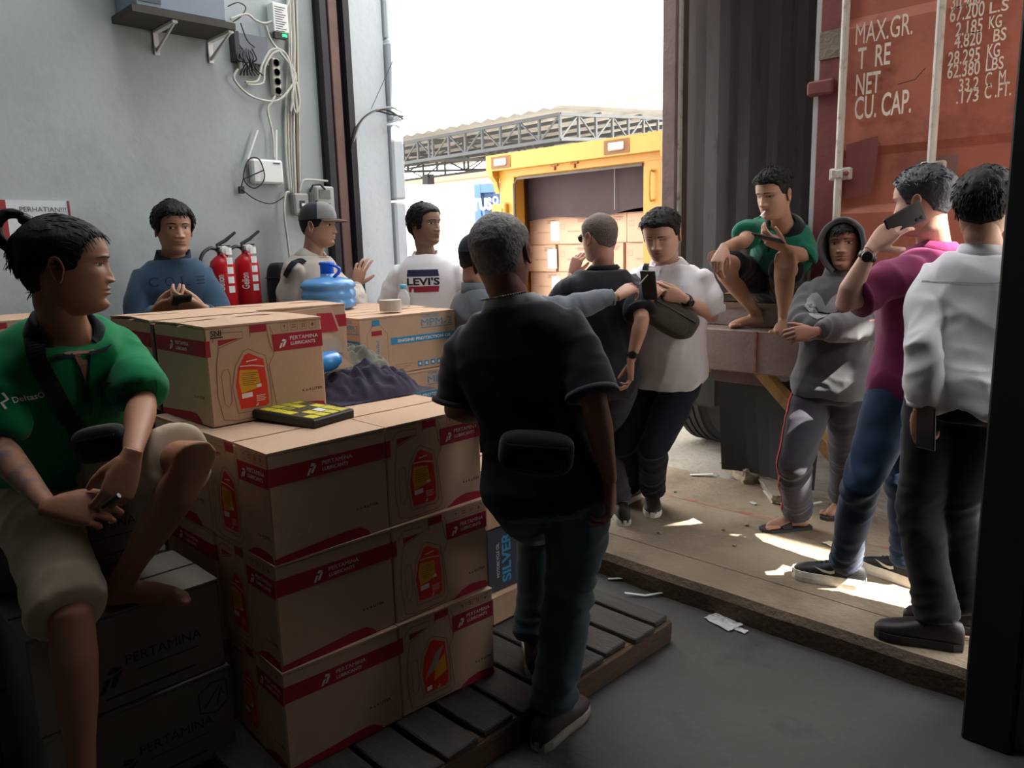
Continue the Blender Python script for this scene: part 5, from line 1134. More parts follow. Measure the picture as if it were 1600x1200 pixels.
    if face.get('style'):
        hm = hair_mat or hairm; v, q, m = build_hair(face, len(PEOPLE)); ho = child('hair', HW(v), q, hm)
        for (n, L, rad, flow, cond) in face['style'].get('clumps', []):
            v, q = clumps(face, n, L, rad, len(PEOPLE)+5, flow, cond); c_ = child('hair_locks', HW(v), q, hm); c_.parent = ho; tag(c_, kind='stuff')
        J['hair'] = ho
    # -------- folds
    def folds(co, Q, E, general, foci, seed):
        N = normals(co, Q); loc = np.stack([(co-P0)@r, (co-P0)@f, (co-P0)@up], 1); d = np.zeros(len(co))
        if general:
            n1 = 1-2*np.abs(vn(loc*np.array([9, 9, 3.2])+np.outer(loc[:, 2], [3, 0, 0])+seed, seed)); n2 = 1-2*np.abs(vn(loc*np.array([5, 5, 8.5])+np.outer(loc[:, 0], [0, 0, 4])+seed, seed+9))
            n3 = 1-2*np.abs(vn(loc*np.array([4.2, 4.2, 2.6])+np.outer(loc[:, 0]+loc[:, 1], [0, 0, 3.2])+seed*1.7, seed+21)); d += general*(.55*n1+.65*n2+.9*n3-.6)
        for (c, ax, amp, rad, fq) in foci:
            c = A3(c); ax = nrm(ax); q = co-c; w = np.exp(-(np.linalg.norm(q, axis=1)/rad)**2); t = q@ax; pr = q-np.outer(t, ax)
            n_ = 1-2*np.abs(vn(pr*9+np.outer(t, nrm([.3, .5, .8]))*fq+seed, seed+3)); d += amp*w*(n_-.25)
        co = co+N*d[:, None]*1.7; return lap(co, E, .3)
    sd = len(PEOPLE)*13+1
    if shirt:
        sl = shirt.get('sleeve', .62); off = shirt.get('off', .016); hem = shirt.get('hem', -.10); fl = shirt.get('flare', .012)
        pm = PM(); pm.rings(torso(off, hem, .985, lambda t: fl*sstep(.45, -.05, np.array(t))))
        foc = []
        for s in 'RL':
            sh, el, wr = J['sh'+s], J['el'+s], J['wr'+s]; so = shirt.get('soff', .016); ct_ = N0-up*.058*S_+(sh-N0)*.25
            if sl <= 1:
                e = sh+(el-sh)*sl; pm.limb([ct_, sh-up*.004, sh+(el-sh)*.3, e], [LR(.048)+off*.6, LR(.049)+off*.55, LR(.049)+so*.8, LR(.047)+so*1.15], 18, end=False)
                foc += [(sh+(el-sh)*.35-up*.03, el-sh, .005, .12, 22)]
            else:
                e = el+(wr-el)*(sl-1); pm.limb([ct_, sh-up*.004, sh+(el-sh)*.35, sh+(el-sh)*.75, el, el+(e-el)*.4, el+(e-el)*.8, e], [LR(.048)+off*.6, LR(.049)+off*.5, LR(.047)+so*.7, LR(.043)+so*.8, LR(.040)+so*.8, LR(.039)+so*.85, LR(.035)+so*.9, LR(.029)+so*.5], 18, end=False)
                foc += [(el, nrm(nrm(wr-sh)+r*.5), .009, .11, 19), (sh+(el-sh)*.5, nrm(nrm(el-sh)+f*.7), .006, .12, 15), (e, wr-el, .006, .07, 30)]
        if shirt.get('extra'): shirt['extra'](pm, J)
        co, Q, E = remesh(pm, shirt.get('voxel', .0085), 3); foc += [(P0+up*TL*(hem+.12), up, shirt.get('waist', .006), .16, 20)]
        co = folds(co, Q, E, shirt.get('fold', .005), foc, sd); J['shirt'] = child(shirt.get('name', 'shirt'), co, Q, shirt['m']); J['bvh'] = BVHTree.FromPolygons(co.tolist(), Q.tolist())
        # collar
        kind = shirt.get('collar')
        if kind:
            nd = nrm(HW([0, -2.2, -8.5])-N0); c0 = N0+up*.0*S_; rn = LR(.058)
            gap = {'polo': .70, 'shirt': .50, 'crew': 0, 'stand': .25}[kind]; prof = {'polo': [(.008, -.018), (.004, .030), (.012, .034), (.048, -.026), (.044, -.030), (.014, -.004)], 'shirt': [(.006, -.02), (.004, .034), (.011, .039), (.048, -.024), (.043, -.028), (.013, -.004)], 'crew': [(.012, -.02), (.004, .010), (.009, .015), (.026, -.006)], 'stand': [(.008, -.02), (.006, .040), (.014, .042), (.024, -.01)]}[kind]
            V = []; Fq = []; n = 30; m_ = len(prof)
            for i in range(n+1):
                an = gap+(2*math.pi-2*gap)*i/n if gap else 2*math.pi*i/n
                dr = f2*math.cos(an)+r2*math.sin(an); ov = max(0, math.cos(an)); 
                for (dr_, dz) in prof: V.append(c0+nd*(dz-.022*ov+.004)-up*.018*ov*S_/1.7+dr*(rn*(1.06 if abs(math.sin(an)) > .7 else 1.0)+dr_+.006*ov)-f2*.004)
            for i in range(n):
                for j in range(m_): Fq.append((i*m_+j, i*m_+(j+1) % m_, (i+1)*m_+(j+1) % m_, (i+1)*m_+j))
            Fq += [tuple(range(m_)), tuple(n*m_+j for j in range(m_-1, -1, -1))]
            o_ = child('collar', np.array(V), Fq, shirt.get('cm', shirt['m']))
        if shirt.get('cuff') is not None:
            for s in 'RL':
                sh, el, wr = J['sh'+s], J['el'+s], J['wr'+s]
                if sl <= 1: c_ = sh+(el-sh)*(sl-.005); ax = nrm(el-sh); R_ = LR(.047)+shirt.get('soff', .016)*1.15
                else: c_ = el+(wr-el)*(sl-1-.02); ax = nrm(wr-el); R_ = LR(.029)+shirt.get('soff', .016)*.5
                pm = PM(); pm.limb([c_-ax*.010, c_+ax*.006], [R_+.0025, R_+.002], 22, cap=False); v, q = pm.raw(); child('sleeve_cuff', v, q, shirt['cuff'])
    if pants:
        off = pants.get('off', .014); to = pants.get('to', 1.95); pm = PM(); pm.rings(torso(off, -.15, pants.get('top', .14))); foc = []
        for s in 'RL':
            hp, kn, an_ = J['hip'+s], J['kn'+s], J['an'+s]; dn = an_-kn; lo = pants.get('loose', .012)
            pts = [hp+up*.03, hp+(kn-hp)*.12, hp+(kn-hp)*.45]; rd = [LR(.080)+off, LR(.084)+off, LR(.075)+lo]
            if to > 1:
                e = kn+dn*(to-1); pts += [hp+(kn-hp)*.8, kn, kn+(e-kn)*.35, kn+(e-kn)*.7, e]; rd += [LR(.062)+lo, LR(.057)+lo, LR(.056)+lo, LR(.046)+lo*1.3, LR(.042)+lo*pants.get('hemw', 1.4)]
                foc += [(kn, dn, pants.get('kf', .008), .12, 26), (e, dn, pants.get('af', .011), .12, 30), (hp+(kn-hp)*.2, nrm(kn-hp), .006, .12, 20)]
            else:
                to_ = pants.get('to'+s, to); e = hp+(kn-hp)*to_; pts += [hp+(kn-hp)*(to_*.8), e]; rd += [LR(.066)+lo*1.1, LR(.062)+lo*1.35]; foc += [(e, kn-hp, .006, .14, 18), (hp+(kn-hp)*.2, nrm(kn-hp), .008, .14, 20)]
            pm.limb(pts, rd, 18, end=False)
        co, Q, E = remesh(pm, .0085, 3); co = folds(co, Q, E, pants.get('fold', .003), foc, sd+5); J['pants'] = child(pants.get('name', 'trousers'), co, Q, pants['m']); J['pbvh'] = BVHTree.FromPolygons(co.tolist(), Q.tolist())
    # keep the skin inside the clothing where it is covered
    nb = len(co0); vco = np.empty(len(body.data.vertices)*3, np.float32); body.data.vertices.foreach_get('co', vco); vco = vco.reshape(-1, 3); W_ = vco[:nb]+A3(base)
    skip = {'bvh': np.zeros(nb, bool), 'pbvh': np.zeros(nb, bool)}
    for s in 'RL':
        for kk, a_, b_, t0_, on in (('bvh', J['el'+s], J['wr'+s], (shirt['sleeve']-1.06 if shirt.get('sleeve', .62) > 1 else .06), True), ('pbvh', J['kn'+s], J['an'+s], -.30, bool(pants) and pants.get('to', 1.95) <= 1)):
            if on: v_ = b_-a_; t_ = ((W_-a_)@v_)/(v_@v_); skip[kk] |= (t_ > t0_) & (np.linalg.norm(W_-a_-np.outer(t_, v_), axis=1) < .075)
    for key_ in ('bvh', 'pbvh'):
        if key_ not in J: continue
        fn_ = J[key_].find_nearest
        for i in np.where(~skip[key_])[0]:
            loc, nn, ix, dd_ = fn_(W_[i], .03)
            if loc is None: continue
            e_ = (W_[i][0]-loc[0])*nn[0]+(W_[i][1]-loc[1])*nn[1]+(W_[i][2]-loc[2])*nn[2]
            if e_ > -.007 and nrm0[i][0]*nn[0]+nrm0[i][1]*nn[1]+nrm0[i][2]*nn[2] > .45: W_[i] -= np.array(nn)*(e_+.010)
    vco[:nb] = W_-A3(base); body.data.vertices.foreach_set('co', vco.ravel()); body.data.update()
    if shoes and not shoes.get('bare'):
        for s in 'RL':
            td = nrm(A3(legs[s]['toe'])); upv = A3(legs[s].get('up', (0, 0, 1))); sdv = np.cross(td, upv); g0 = J['an'+s]-upv*(.050*S_); L_ = .172*S_; w_ = shoes.get('w', 1.0)
            f_ = lambda a, b_, c: g0+td*(a-.30*L_)+sdv*b_+upv*c
            R = []; an = np.linspace(0, 2*math.pi, 20, False)
            for t, w, h in ((0, .020, .065), (.03, .030, .086), (.14, .036, .100), (.30, .038, .104), (.42, .040, .096), (.55, .043, .080), (.7, .047, .066), (.84, .045, .056), (.94, .036, .046), (1.0, .016, .030)):
                R.append(np.array([f_(t*L_, w*w_*math.copysign(abs(math.cos(q))**.75, math.cos(q)), .012+(h*.5)*(1+math.copysign(abs(math.sin(q))**.8, math.sin(q)))) for q in an]))
            v, q = PM().rings(R).raw(); so = child(shoes.get('name', 'sneaker'), v, q, shoes['m']); J['shoe'+s] = so; J['sf'+s] = f_; J['sL'] = L_
            J['sbvh'+s] = BVHTree.FromPolygons(v.tolist(), q)
            pl_ = [(0, .0), (.02, .024), (.12, .036), (.3, .037), (.5, .040), (.7, .0475), (.85, .045), (.95, .034), (1.01, .012)]
            out = [(t, w*w_) for t, w in pl_]+[(t, -w*w_) for t, w in pl_[::-1]]; n = len(out); st = shoes.get('st', .026)
            V = [f_(t*L_-.002, w, z_) for z_, k_ in ((0.0, 1.04), (st*.5, 1.12), (st+.006, 1.09)) for t, w0 in out for w in (w0*k_,)]; Fq = [(k*n+i, k*n+(i+1) % n, (k+1)*n+(i+1) % n, (k+1)*n+i) for k in range(2) for i in range(n)]+[tuple(range(n-1, -1, -1)), tuple(2*n+i for i in range(n))]
            o_ = np_obj('sole', np.array(V), Fq, shoes['sm'], so, base, None, False)
            if shoes.get('lm'):
                pm = PM()
                for k in range(5):
                    t = .42+.06*k; h = np.interp(t, [.3, .42, .55, .7], [.104, .096, .080, .066]); pm.limb([f_(t*L_, -.016, .010+h), f_(t*L_+.004, 0, .0145+h), f_(t*L_, .016, .010+h)], [.0025]*3, 5)
                v, q = pm.raw(); c_ = np_obj('laces', v, q, shoes['lm'], so, base); tag(c_, kind='stuff')
            if shoes.get('swoosh'):
                bv = J['sbvh'+s]
                for sg in (-1, 1):
                    pts = [(.70, .062), (.56, .040), (.46, .036), (.40, .042), (.41, .056), (.44, .050), (.50, .048), (.58, .051)]
                    V = [];
                    for t, h in pts:
                        o0 = Vector(f_(t*L_, sg*.12, h+.020)); hit = bv.ray_cast(o0, Vector(-sdv*sg)); V.append((hit[0] if hit[0] else Vector(f_(t*L_, sg*.04, h+.018)))+Vector(sdv*sg)*.004)
                    np_obj('printed_mark', np.array([list(q) for q in V]), [tuple(range(len(V)))], shoes['swoosh'], so, base, None, False)
    PEOPLE[key] = J; return J
def chest_decal(J, name, mb_fn, m, origin, ur, vu, nd, off=.0025, bvh='bvh', sub=0, col=None):
    """flat print wrapped onto the shirt: mb_fn(mb, f) draws in metres around origin"""
    O, ur, vu, nd = A3(origin), nrm(ur), nrm(vu), nrm(nd); bv = J[bvh]; mb = MB(); mb_fn(mb, lambda u, v, d: Vector((u, v, d)))
    bm = bmesh.new(); vs = [bm.verts.new(v) for v in mb.V]
    for f_ in mb.F:
        try: bm.faces.new([vs[i] for i in f_])
        except ValueError: pass
    if sub: bmesh.ops.triangulate(bm, faces=bm.faces[:]); bmesh.ops.subdivide_edges(bm, edges=[e for e in bm.edges if e.calc_length() > .02], cuts=sub, use_grid_fill=True)
    bm.verts.index_update(); V = []; U = [v.co.copy() for v in bm.verts]
    for v in bm.verts:
        p = O+ur*v.co.x+vu*v.co.y; h = bv.ray_cast(Vector(p+nd*.3), Vector(-nd)); q = A3(h[0]) if h[0] else A3(bv.find_nearest(Vector(p+nd*.09))[0]); V.append(q+nd*(off+v.co.z))
    ok = lambda ids: all(np.linalg.norm(V[ids[k]]-V[ids[k-1]]) < 3.2*(U[ids[k]]-U[ids[k-1]]).length+.010 for k in range(len(ids)))
    Fq = [[v.index for v in f_.verts] for f_ in bm.faces]; Fq = [q for q in Fq if not sub or ok(q)]; bm.free()
    return np_obj(name, np.array(V), Fq, m, J['body'], J['base'], None if col is None else np.tile(col, (len(V), 1)), False)
def neckline(J, skin, cm, depth=.09, w=.036, flap=.055):
    """open collar: skin shows in the V, two collar points lie on the chest"""
    O = J['N']+J['up']*.068; f = J['f2']; ur = np.cross(J['up'], f)
    chest_decal(J, 'open_neck', lambda mb, f_: mb.flat([(-w, .02), (w, .02), (w*.75, -.02), (0, -depth), (-w*.75, -.02)], f_, 0), skinm, O, ur, J['up'], f, sub=4, off=.004, col=skin)
    for s in (-1, 1):
        chest_decal(J, 'collar_point', lambda mb, f_, s=s: mb.flat([(s*w*.98, .024), (s*(w+.040), .010), (s*(w+.030), -flap*.75), (s*(w*.55), -flap), (s*w*.30, -flap*.72)][::s], f_, 0), cm, O, ur, J['up'], f, sub=4, off=.009)
        chest_decal(J, 'placket_edge', lambda mb, f_, s=s: mb.stroke([(s*w*.7, -.02), (s*.003, -depth), (s*.003, -depth-.05)], .006, f_, 0), cm, O, ur, J['up'], f, sub=2, off=.006)
def strap_on(J, name, pts, w, m, off=.006, bvhs=('bvh',), parent=True, n=10, th=.003):
    """a flat band laid over the clothing through world points; each point is pushed to the cloth"""
    P = bez([Vector((*p, 0)[:3]) for p in pts], n); V = []; k = len(P); cen = Vector(J['P']+(J['N']-J['P'])*.55)
    Q = []
    if len(pts[0]) == 2:   # sight-line points: where they meet the cloth
        P = []
        for q_ in bez([Vector((p[0], p[1], 0)) for p in pts], n):
            h = J[bvhs[0]].ray_cast(C0, ray(q_.x, q_.y).normalized())
            if h[0] is not None: P.append(h[0])
        k = len(P)
    for p in P:
        best = None
        for bq in bvhs:
            loc, nn, ix, dd_ = J[bq].find_nearest(p)
            if loc is not None and (best is None or dd_ < best[2]): best = (loc, nn, dd_)
        Q.append((best[0]+best[1]*off, best[1]))
    for i in range(k):
        t = (Q[min(i+1, k-1)][0]-Q[max(i-1, 0)][0]).normalized(); nn = Q[i][1]; s = t.cross(nn).normalized()*w/2
        V += [Q[i][0]+s, Q[i][0]-s, Q[i][0]-s+nn*th, Q[i][0]+s+nn*th]
    Fq = [(i*4+q, (i+1)*4+q, (i+1)*4+(q+1) % 4, i*4+(q+1) % 4) for i in range(k-1) for q in range(4)]+[(0, 1, 2, 3), (k*4-1, k*4-2, k*4-3, k*4-4)]
    if parent: return np_obj(name, np.array([list(v) for v in V]), Fq, m, J['body'], J['base'], None, False)
    return V, Fq
def watch(J, s, label='dark wristwatch'):
    w, e = J['wr'+s], J['el'+s]; ax = nrm(w-e); c = w-ax*.03; pm = PM(); R_ = .031*J['S']/1.7; pm.limb([c-ax*.011, c+ax*.011], [R_, R_], 20, cap=False); v, q = pm.raw(); o = J['child']('wristwatch', v, q, black); o['label'] = label
    tc = A3(C0)-c; tc = nrm(tc-ax*(tc@ax)); M_ = Vector(tc).to_track_quat('Z', 'Y').to_matrix(); cc = Vector(c+tc*(R_+.001))
    b = MB().lathe([(.019, 0), (.020, .004), (.018, .009), (.015, .0095)], n=20); np_obj('watch_dial', np.array([list(M_ @ v+cc) for v in b.V]), b.F, mat('watch_case', srgb(60, 60, 62), .3, metal=.5), o, J['base'], None, False)
    b = MB().lathe([(.014, .0096), (.013, .0100)], n=20); np_obj('watch_face', np.array([list(M_ @ v+cc) for v in b.V]), b.F, mat('watch_glass', (.02, .022, .025), .15), o, J['base'], None, False); return c, ax, R_
def phone(center, long_d, normal, label, size=(.073, .152, .009), m=None, scr=None):
    L_ = nrm(long_d); N = nrm(A3(normal)-L_*(A3(normal)@L_)); X = np.cross(L_, N); Mx = Matrix(((X[0], L_[0], N[0], center[0]), (X[1], L_[1], N[1], center[1]), (X[2], L_[2], N[2], center[2]), (0, 0, 0, 1)))
    o = MB().box((-size[0]/2, -size[1]/2, -size[2]/2), (size[0]/2, size[1]/2, size[2]/2), bev=.003).build('phone', m or mat('phone_case', (.012, .012, .014), .35)); o.matrix_world = Mx; tag(o, label, 'phone')
    MB().box((-size[0]/2+.003, -size[1]/2+.004, size[2]/2-.0005), (size[0]/2-.003, size[1]/2-.004, size[2]/2+.0006)).build('screen', scr or mat('phone_screen', (.02, .022, .026), .1, spec=.6), o)
    c = MB()
    for i in range(2): c.lathe([(.007, 0), (.007, -.0018), (.004, -.002)], (-size[0]/2+.016, size[1]/2-.018-i*.02, -size[2]/2), 12)
    c.build('camera_lens', mat('lens_glass', (.03, .03, .04), .15), o); return o
# ------------------------------------------------------------------ the people
def face_dir(p, rel, pitch=0):
    tc = Vector((-p[0], -p[1], 0)).normalized(); rg_ = Vector((-tc.y, tc.x, 0)); a = math.radians(rel)
    d = tc*math.cos(a)+rg_*math.sin(a); return A3((d*math.cos(math.radians(pitch))+UP*math.sin(math.radians(pitch))))
def feet(P, f, S_, g, w=.075, toe=12, dx=(0, 0)):
    r_ = nrm(np.cross(f, [0, 0, 1])); out = {}
    for s, sg in (('R', 1), ('L', -1)):
        an = math.radians(toe)*sg; td = f*math.cos(an)+r_*math.sin(an); q = A3(P)+r_*sg*w*S_+nrm(f)*dx[0 if s == 'R' else 1]; q[2] = g+.050*S_; out[s] = {'a': q, 'toe': nrm([td[0], td[1], 0])}
    return out
DN = Vector((0, 0, -1))
skA, skB, skC, skD = srgb(152, 114, 94), srgb(168, 128, 106), srgb(186, 144, 124), srgb(130, 98, 82)
blk = (.010, .009, .009)
sk_sweat = cloth('slate_blue_fleece', srgb(54, 76, 98), bscale=220)
c_green = cloth('green_polo', srgb(8, 116, 68)); c_teal = cloth('teal_green_polo', srgb(24, 104, 82)); c_white = cloth('white_cotton', srgb(224, 222, 226), var=.02); c_black = cloth('black_tee', srgb(34, 33, 40)); c_navy = cloth('black_navy_polo', srgb(28, 27, 36))
c_purple = cloth('plum_polo', srgb(120, 40, 82)); c_greyshirt = cloth('grey_beige_shirt', srgb(172, 164, 156), var=.06); c_hood = cloth('charcoal_fleece', srgb(88, 88, 90), bscale=220); c_denimgrey = cloth('grey_denim_shirt', srgb(100, 105, 112), var=.08)
c_khaki = cloth('khaki_shorts', srgb(178, 160, 138), var=.06); j_blue = cloth('blue_jeans', srgb(34, 50, 74), var=.25, scale=9, bscale=300); j_teal = cloth('faded_dark_jeans', srgb(66, 84, 94), var=.25, scale=8, bscale=300)
p_navy = cloth('navy_trousers', srgb(30, 34, 48)); p_black = cloth('black_trousers', srgb(20, 20, 23)); p_dark = cloth('dark_track_trousers', srgb(58, 56, 64)); col_dark = cloth('dark_collar', srgb(24, 30, 36)); col_grey = cloth('grey_collar', srgb(146, 148, 152))
sh_black = mat('black_shoe', srgb(26, 26, 28), .6, .1); sh_white = mat('white_sole', srgb(232, 228, 218), .6, .08, 30); sh_grey = mat('grey_sole', srgb(168, 162, 152), .7, .1, 30); sh_brown = mat('brown_shoe', srgb(66, 56, 54), .6, .15, 12); lace = mat('lace', srgb(40, 40, 42), .8)
swm = mat('cream_swoosh', srgb(220, 214, 196), .6)
bagm = cloth('bag_nylon', srgb(24, 24, 28), bscale=200); bag_ol = cloth('olive_nylon', srgb(70, 68, 60), bscale=200)
def pouch(name, label, c, xd, zd, size, m, strap=None, bulge=.5):
    """soft zipped pouch: rounded body, zip line and front pocket"""
    X = nrm(xd); Z = nrm(A3(zd)-X*(A3(zd)@X)); Yv = np.cross(Z, X); n = 18; V = []; Fc = []
    for i in range(n+1):
        for j in range(25):
            ph = -math.pi/2+math.pi*i/n; th = 2*math.pi*j/24; e = .55
            sg = lambda q: math.copysign(abs(q)**e, q)
            V.append((size[0]/2*sg(math.cos(ph))*sg(math.cos(th)), size[1]/2*sg(math.cos(ph))*sg(math.sin(th)), size[2]/2*sg(math.sin(ph))))
    for i in range(n):
        for j in range(24): Fc.append((i*25+j, i*25+j+1, (i+1)*25+j+1, (i+1)*25+j))
    V = np.array(V); V[:, 1] *= 1+.12*vn(V*22, 5); V[:, 2] += .01*vn(V*14, 8)
    o = mesh_obj(name, V.tolist(), Fc, m, None, True); o.matrix_world = Matrix(((X[0], Yv[0], Z[0], c[0]), (X[1], Yv[1], Z[1], c[1]), (X[2], Yv[2], Z[2], c[2]), (0, 0, 0, 1))); tag(o, label, 'bag')
    pts = [(size[0]*.40*math.cos(t), -size[1]*.50 if False else 0, size[2]*.22) for t in np.linspace(math.pi, 0, 9)]
    for sg in (-1, 1):
        b = MB().tube([(x, sg*size[1]*.49, z_) for x, _, z_ in pts], .0035, 5); b.build('zip', mat('zip_dark', (.01, .01, .012), .4), o)
        mesh_obj('front_pocket', (V*np.array([.72, .35, .55])+np.array([0, sg*size[1]*.36, -size[2]*.12])).tolist(), Fc, m, o, True)
    MB().box((size[0]*.30, -.012, size[2]*.22), (size[0]*.36, .03, size[2]*.30), bev=.003).build('buckle', mat('buckle_grey', srgb(120, 120, 120), .3, metal=.6), o)
    return o
def strap_thing(o, J, pts, w, m, **k):
    V, Fq = strap_on(J, 'strap', pts, w, m, parent=False, **k); iv = o.matrix_world.inverted(); mesh_obj('strap', [iv @ Vector(v) for v in V], Fq, m, o)

# --- 1 young man in a blue-grey sweatshirt by the wall
S_ = 1.70; N = at(270, 405, 3.6); P = N-UP*.32*S_; f = face_dir(N, 4); r_ = np.cross(f, [0, 0, 1])
J = person('cole', 'young man in slate-blue COLE sweatshirt holding a phone by the grey wall', S_, P, N, f, head=at(271, 356, 3.57), hdir=face_dir(N, 14, -3), hsize=.225, shw=.84,
    build=.88, arms={'R': {'w': at(246, 484, 3.30), 'pole': -f*.4-A3(UP)+r_*.35, 'd': A3(RT)*.85+A3(UP)*.28-A3(f)*-.35, 'b': A3(f)*.6-A3(UP)*.5, 'curl': [.42, .5, .52, .55], 'thumb': (.35, .5)}, 'L': {'w': at(319, 484, 3.30), 'pole': -f*.4-A3(UP)-r_*.35, 'd': -A3(RT)*.85+A3(UP)*.28+A3(f)*.35, 'b': A3(f)*.6-A3(UP)*.5, 'curl': [.42, .5, .52, .55], 'thumb': (.35, .5)}},
    legs=feet(P, f, S_, .125), face={'skin': skB, 'hair': blk, 'lean': 1, 'w': .96, 'look': .15, 'style': dict(front=5.4, side=.7, top=1.5, burn=-2.2, nape=-6.5, rough=.35, fade0=-1, fade1=6, quiff=.3,
        clumps=[(200, 3.0, .42, lambda p: (p[0]*.28+.4, .6 if p[1] > 2 else -.2, -.5), lambda v: v[2] > 1 and v[1] > -7), (60, 2.4, .4, lambda p: (p[0]*.1, .1, -1), lambda v: abs(v[0]) > 5 and -1 < v[2] < 5)])},
    shirt=dict(m=sk_sweat, name='sweatshirt', sleeve=1.93, collar='stand', cm=cloth('navy_collar', srgb(36, 48, 62)), off=.020, soff=.016, fold=.006, hem=-.12, cuff=cloth('slate_cuff', srgb(48, 68, 88))), pants=dict(m=p_black), shoes=dict(m=sh_black, sm=sh_grey))
ctr = A3(N)-A3(UP)*.118+f*.02
def cole(mb, f_):
    for k, ch in enumerate('COL'): put_text(mb, ch, f_, -.115+k*.066, 0, .040, .038, 0, -.012)
    for k in range(3): mb.flat([(.083, .004+k*.0155), (.118, .004+k*.0155), (.118, .0095+k*.0155), (.083, .0095+k*.0155)], f_, 0)
chest_decal(J, 'lettering', cole, mat('navy_print', srgb(22, 32, 46), .8), ctr, np.cross(A3(UP), f), J['up'], f)
phone(at(284, 470, 3.24), A3(f)*.9+A3(UP)*.3, A3(UP)*.9-A3(f)*.3, 'dark phone held in both hands of the man in the COLE sweatshirt', size=(.074, .15, .012))

# --- 2 man in cap holding the door track
S_ = 1.66; N = at(487, 400, 4.20); P = N-UP*.31*S_-Vector(FW)*.0-RT*.03; f = face_dir(N, 58); r_ = np.cross(f, [0, 0, 1])
J = person('cap', 'man in a two-tone cap and pale grey shirt gripping the door track', S_, P, N, f, head=at(497, 352, 4.18), hdir=face_dir(N, 66, -2), hsize=.22,
    arms={'R': {'w': at(452, 590, 4.13), 'e': at(447, 500, 4.10), 'curl': .4}, 'L': {'w': pl(556, 446, 0, -3.78), 'pole': -A3(UP)+RT, 'd': A3(UP)*.9+A3(RT)*.3, 'b': -f*.2-A3(FW)*.7+A3(RT)*.1, 'curl': [.22, .3, .34, .4], 'spread': .16, 'thumb': (.8, .2)}},
    legs=feet(P, f, S_, .122), face={'skin': skB, 'w': .98, 'stubble': .75, 'style': dict(front=4.5, side=.5, top=.5, burn=-1.5, nape=-5.5, rough=.2)},
    shirt=dict(m=c_greyshirt, sleeve=1.92, collar='shirt', fold=.008, hem=-.12, cuff=c_greyshirt), pants=dict(m=p_dark), shoes=dict(m=sh_black, sm=sh_grey))
neckline(J, skB, c_greyshirt, .085)
HW = J['HW']
def cap_mesh(J, label, m1, m2, mb_, brim_m, text=None):
    HW = J['HW']; V = []; n = 28; na = 40; zs = np.linspace(0, 1, 12)
    for t in zs:
        ph = t*math.pi/2
        for k in range(na):
            a = 2*math.pi*k/na; z_ = 3.0+9.6*math.sin(ph)**.9-.9*(1-t)*(-math.cos(a))*.8; w = 8.35*math.cos(ph)**.75; ff = 10.5*math.cos(ph)**.72; bb = 10.6*math.cos(ph)**.8
            V.append((w*math.sin(a), (ff if math.cos(a) > 0 else bb)*math.cos(a)-.2, z_))
    Q = [(i*na+k, i*na+(k+1) % na, (i+1)*na+(k+1) % na, (i+1)*na+k) for i in range(11) for k in range(na)]
    front = [q for q in Q if math.cos(2*math.pi*(q[0] % na+.5)/na) > .25]; back = [q for q in Q if q not in front]
    V = HW(np.array(V)); used_ = lambda qs: (lambda ids: (V[ids], [tuple(ids.index(k) for k in q) for q in qs]))(sorted({k for q in qs for k in q}))
    v, q = used_(front); o = J['child']('cap', v, q, m1); v, q = used_(back); o2 = np_obj('cap_back', v, q, m2, o, J['base'])
    B = []; nb = 14
    for i in range(nb+1):
        a = -1.12+2.24*i/nb
        for t in (0, .35, .7, 1): 
            ext = 7.2*math.cos(a*1.25)**.6 if abs(a*1.25) < 1.57 else 0
            B.append((8.2*math.sin(a)*(1+.02*t), 10.0*math.cos(a)+ext*t, 3.6-1.3*t*t-.9*math.sin(a)**2*.8))
    B = np.array(B); m = len(B); B2 = B-np.array([0, 0, .35]); Qb = [(i*4+j, (i+1)*4+j, (i+1)*4+j+1, i*4+j+1) for i in range(nb) for j in range(3)]
    Qb = Qb+[tuple(m+k for k in q[::-1]) for q in Qb]+[(i*4+3, (i+1)*4+3, m+(i+1)*4+3, m+i*4+3) for i in range(nb)]
    np_obj('brim', HW(np.vstack([B, B2])), Qb, brim_m, o, J['base'])
    b = PM(); b.ball(HW([0, -.2, 12.6]), .008); v, q = b.raw(); np_obj('button', v, q, m2, o, J['base'])
    return o
co_ = cap_mesh(J, '', cloth('cap_grey', srgb(122, 122, 124)), cloth('cap_dark', srgb(44, 46, 52)), None, cloth('brim_brown', srgb(84, 66, 58)))
t = MB()
put_text(t, 'Zone', lambda u, v, d: Vector(HW([-3.2+u, 9.9-(v-6.5)*.55-((u-3)*.18)**2, v])), 1, 6.6, 2.0, 5, 0, .02, 0, False, .2); np_obj('lettering', np.array([list(v) for v in t.V]), t.F, mat('cap_print', srgb(60, 60, 64), .8), co_, J['base'], None, False)
sb_ = pouch('sling_bag', 'dark sling bag on the back of the man in the cap', A3(at(436, 452, 4.28)), f*.3+A3(RT)*.3, UP, (.10, .14, .30), bagm)
strap_thing(sb_, J, [(447, 432), (456, 415), (468, 408), (476, 412)], .03, bagm)

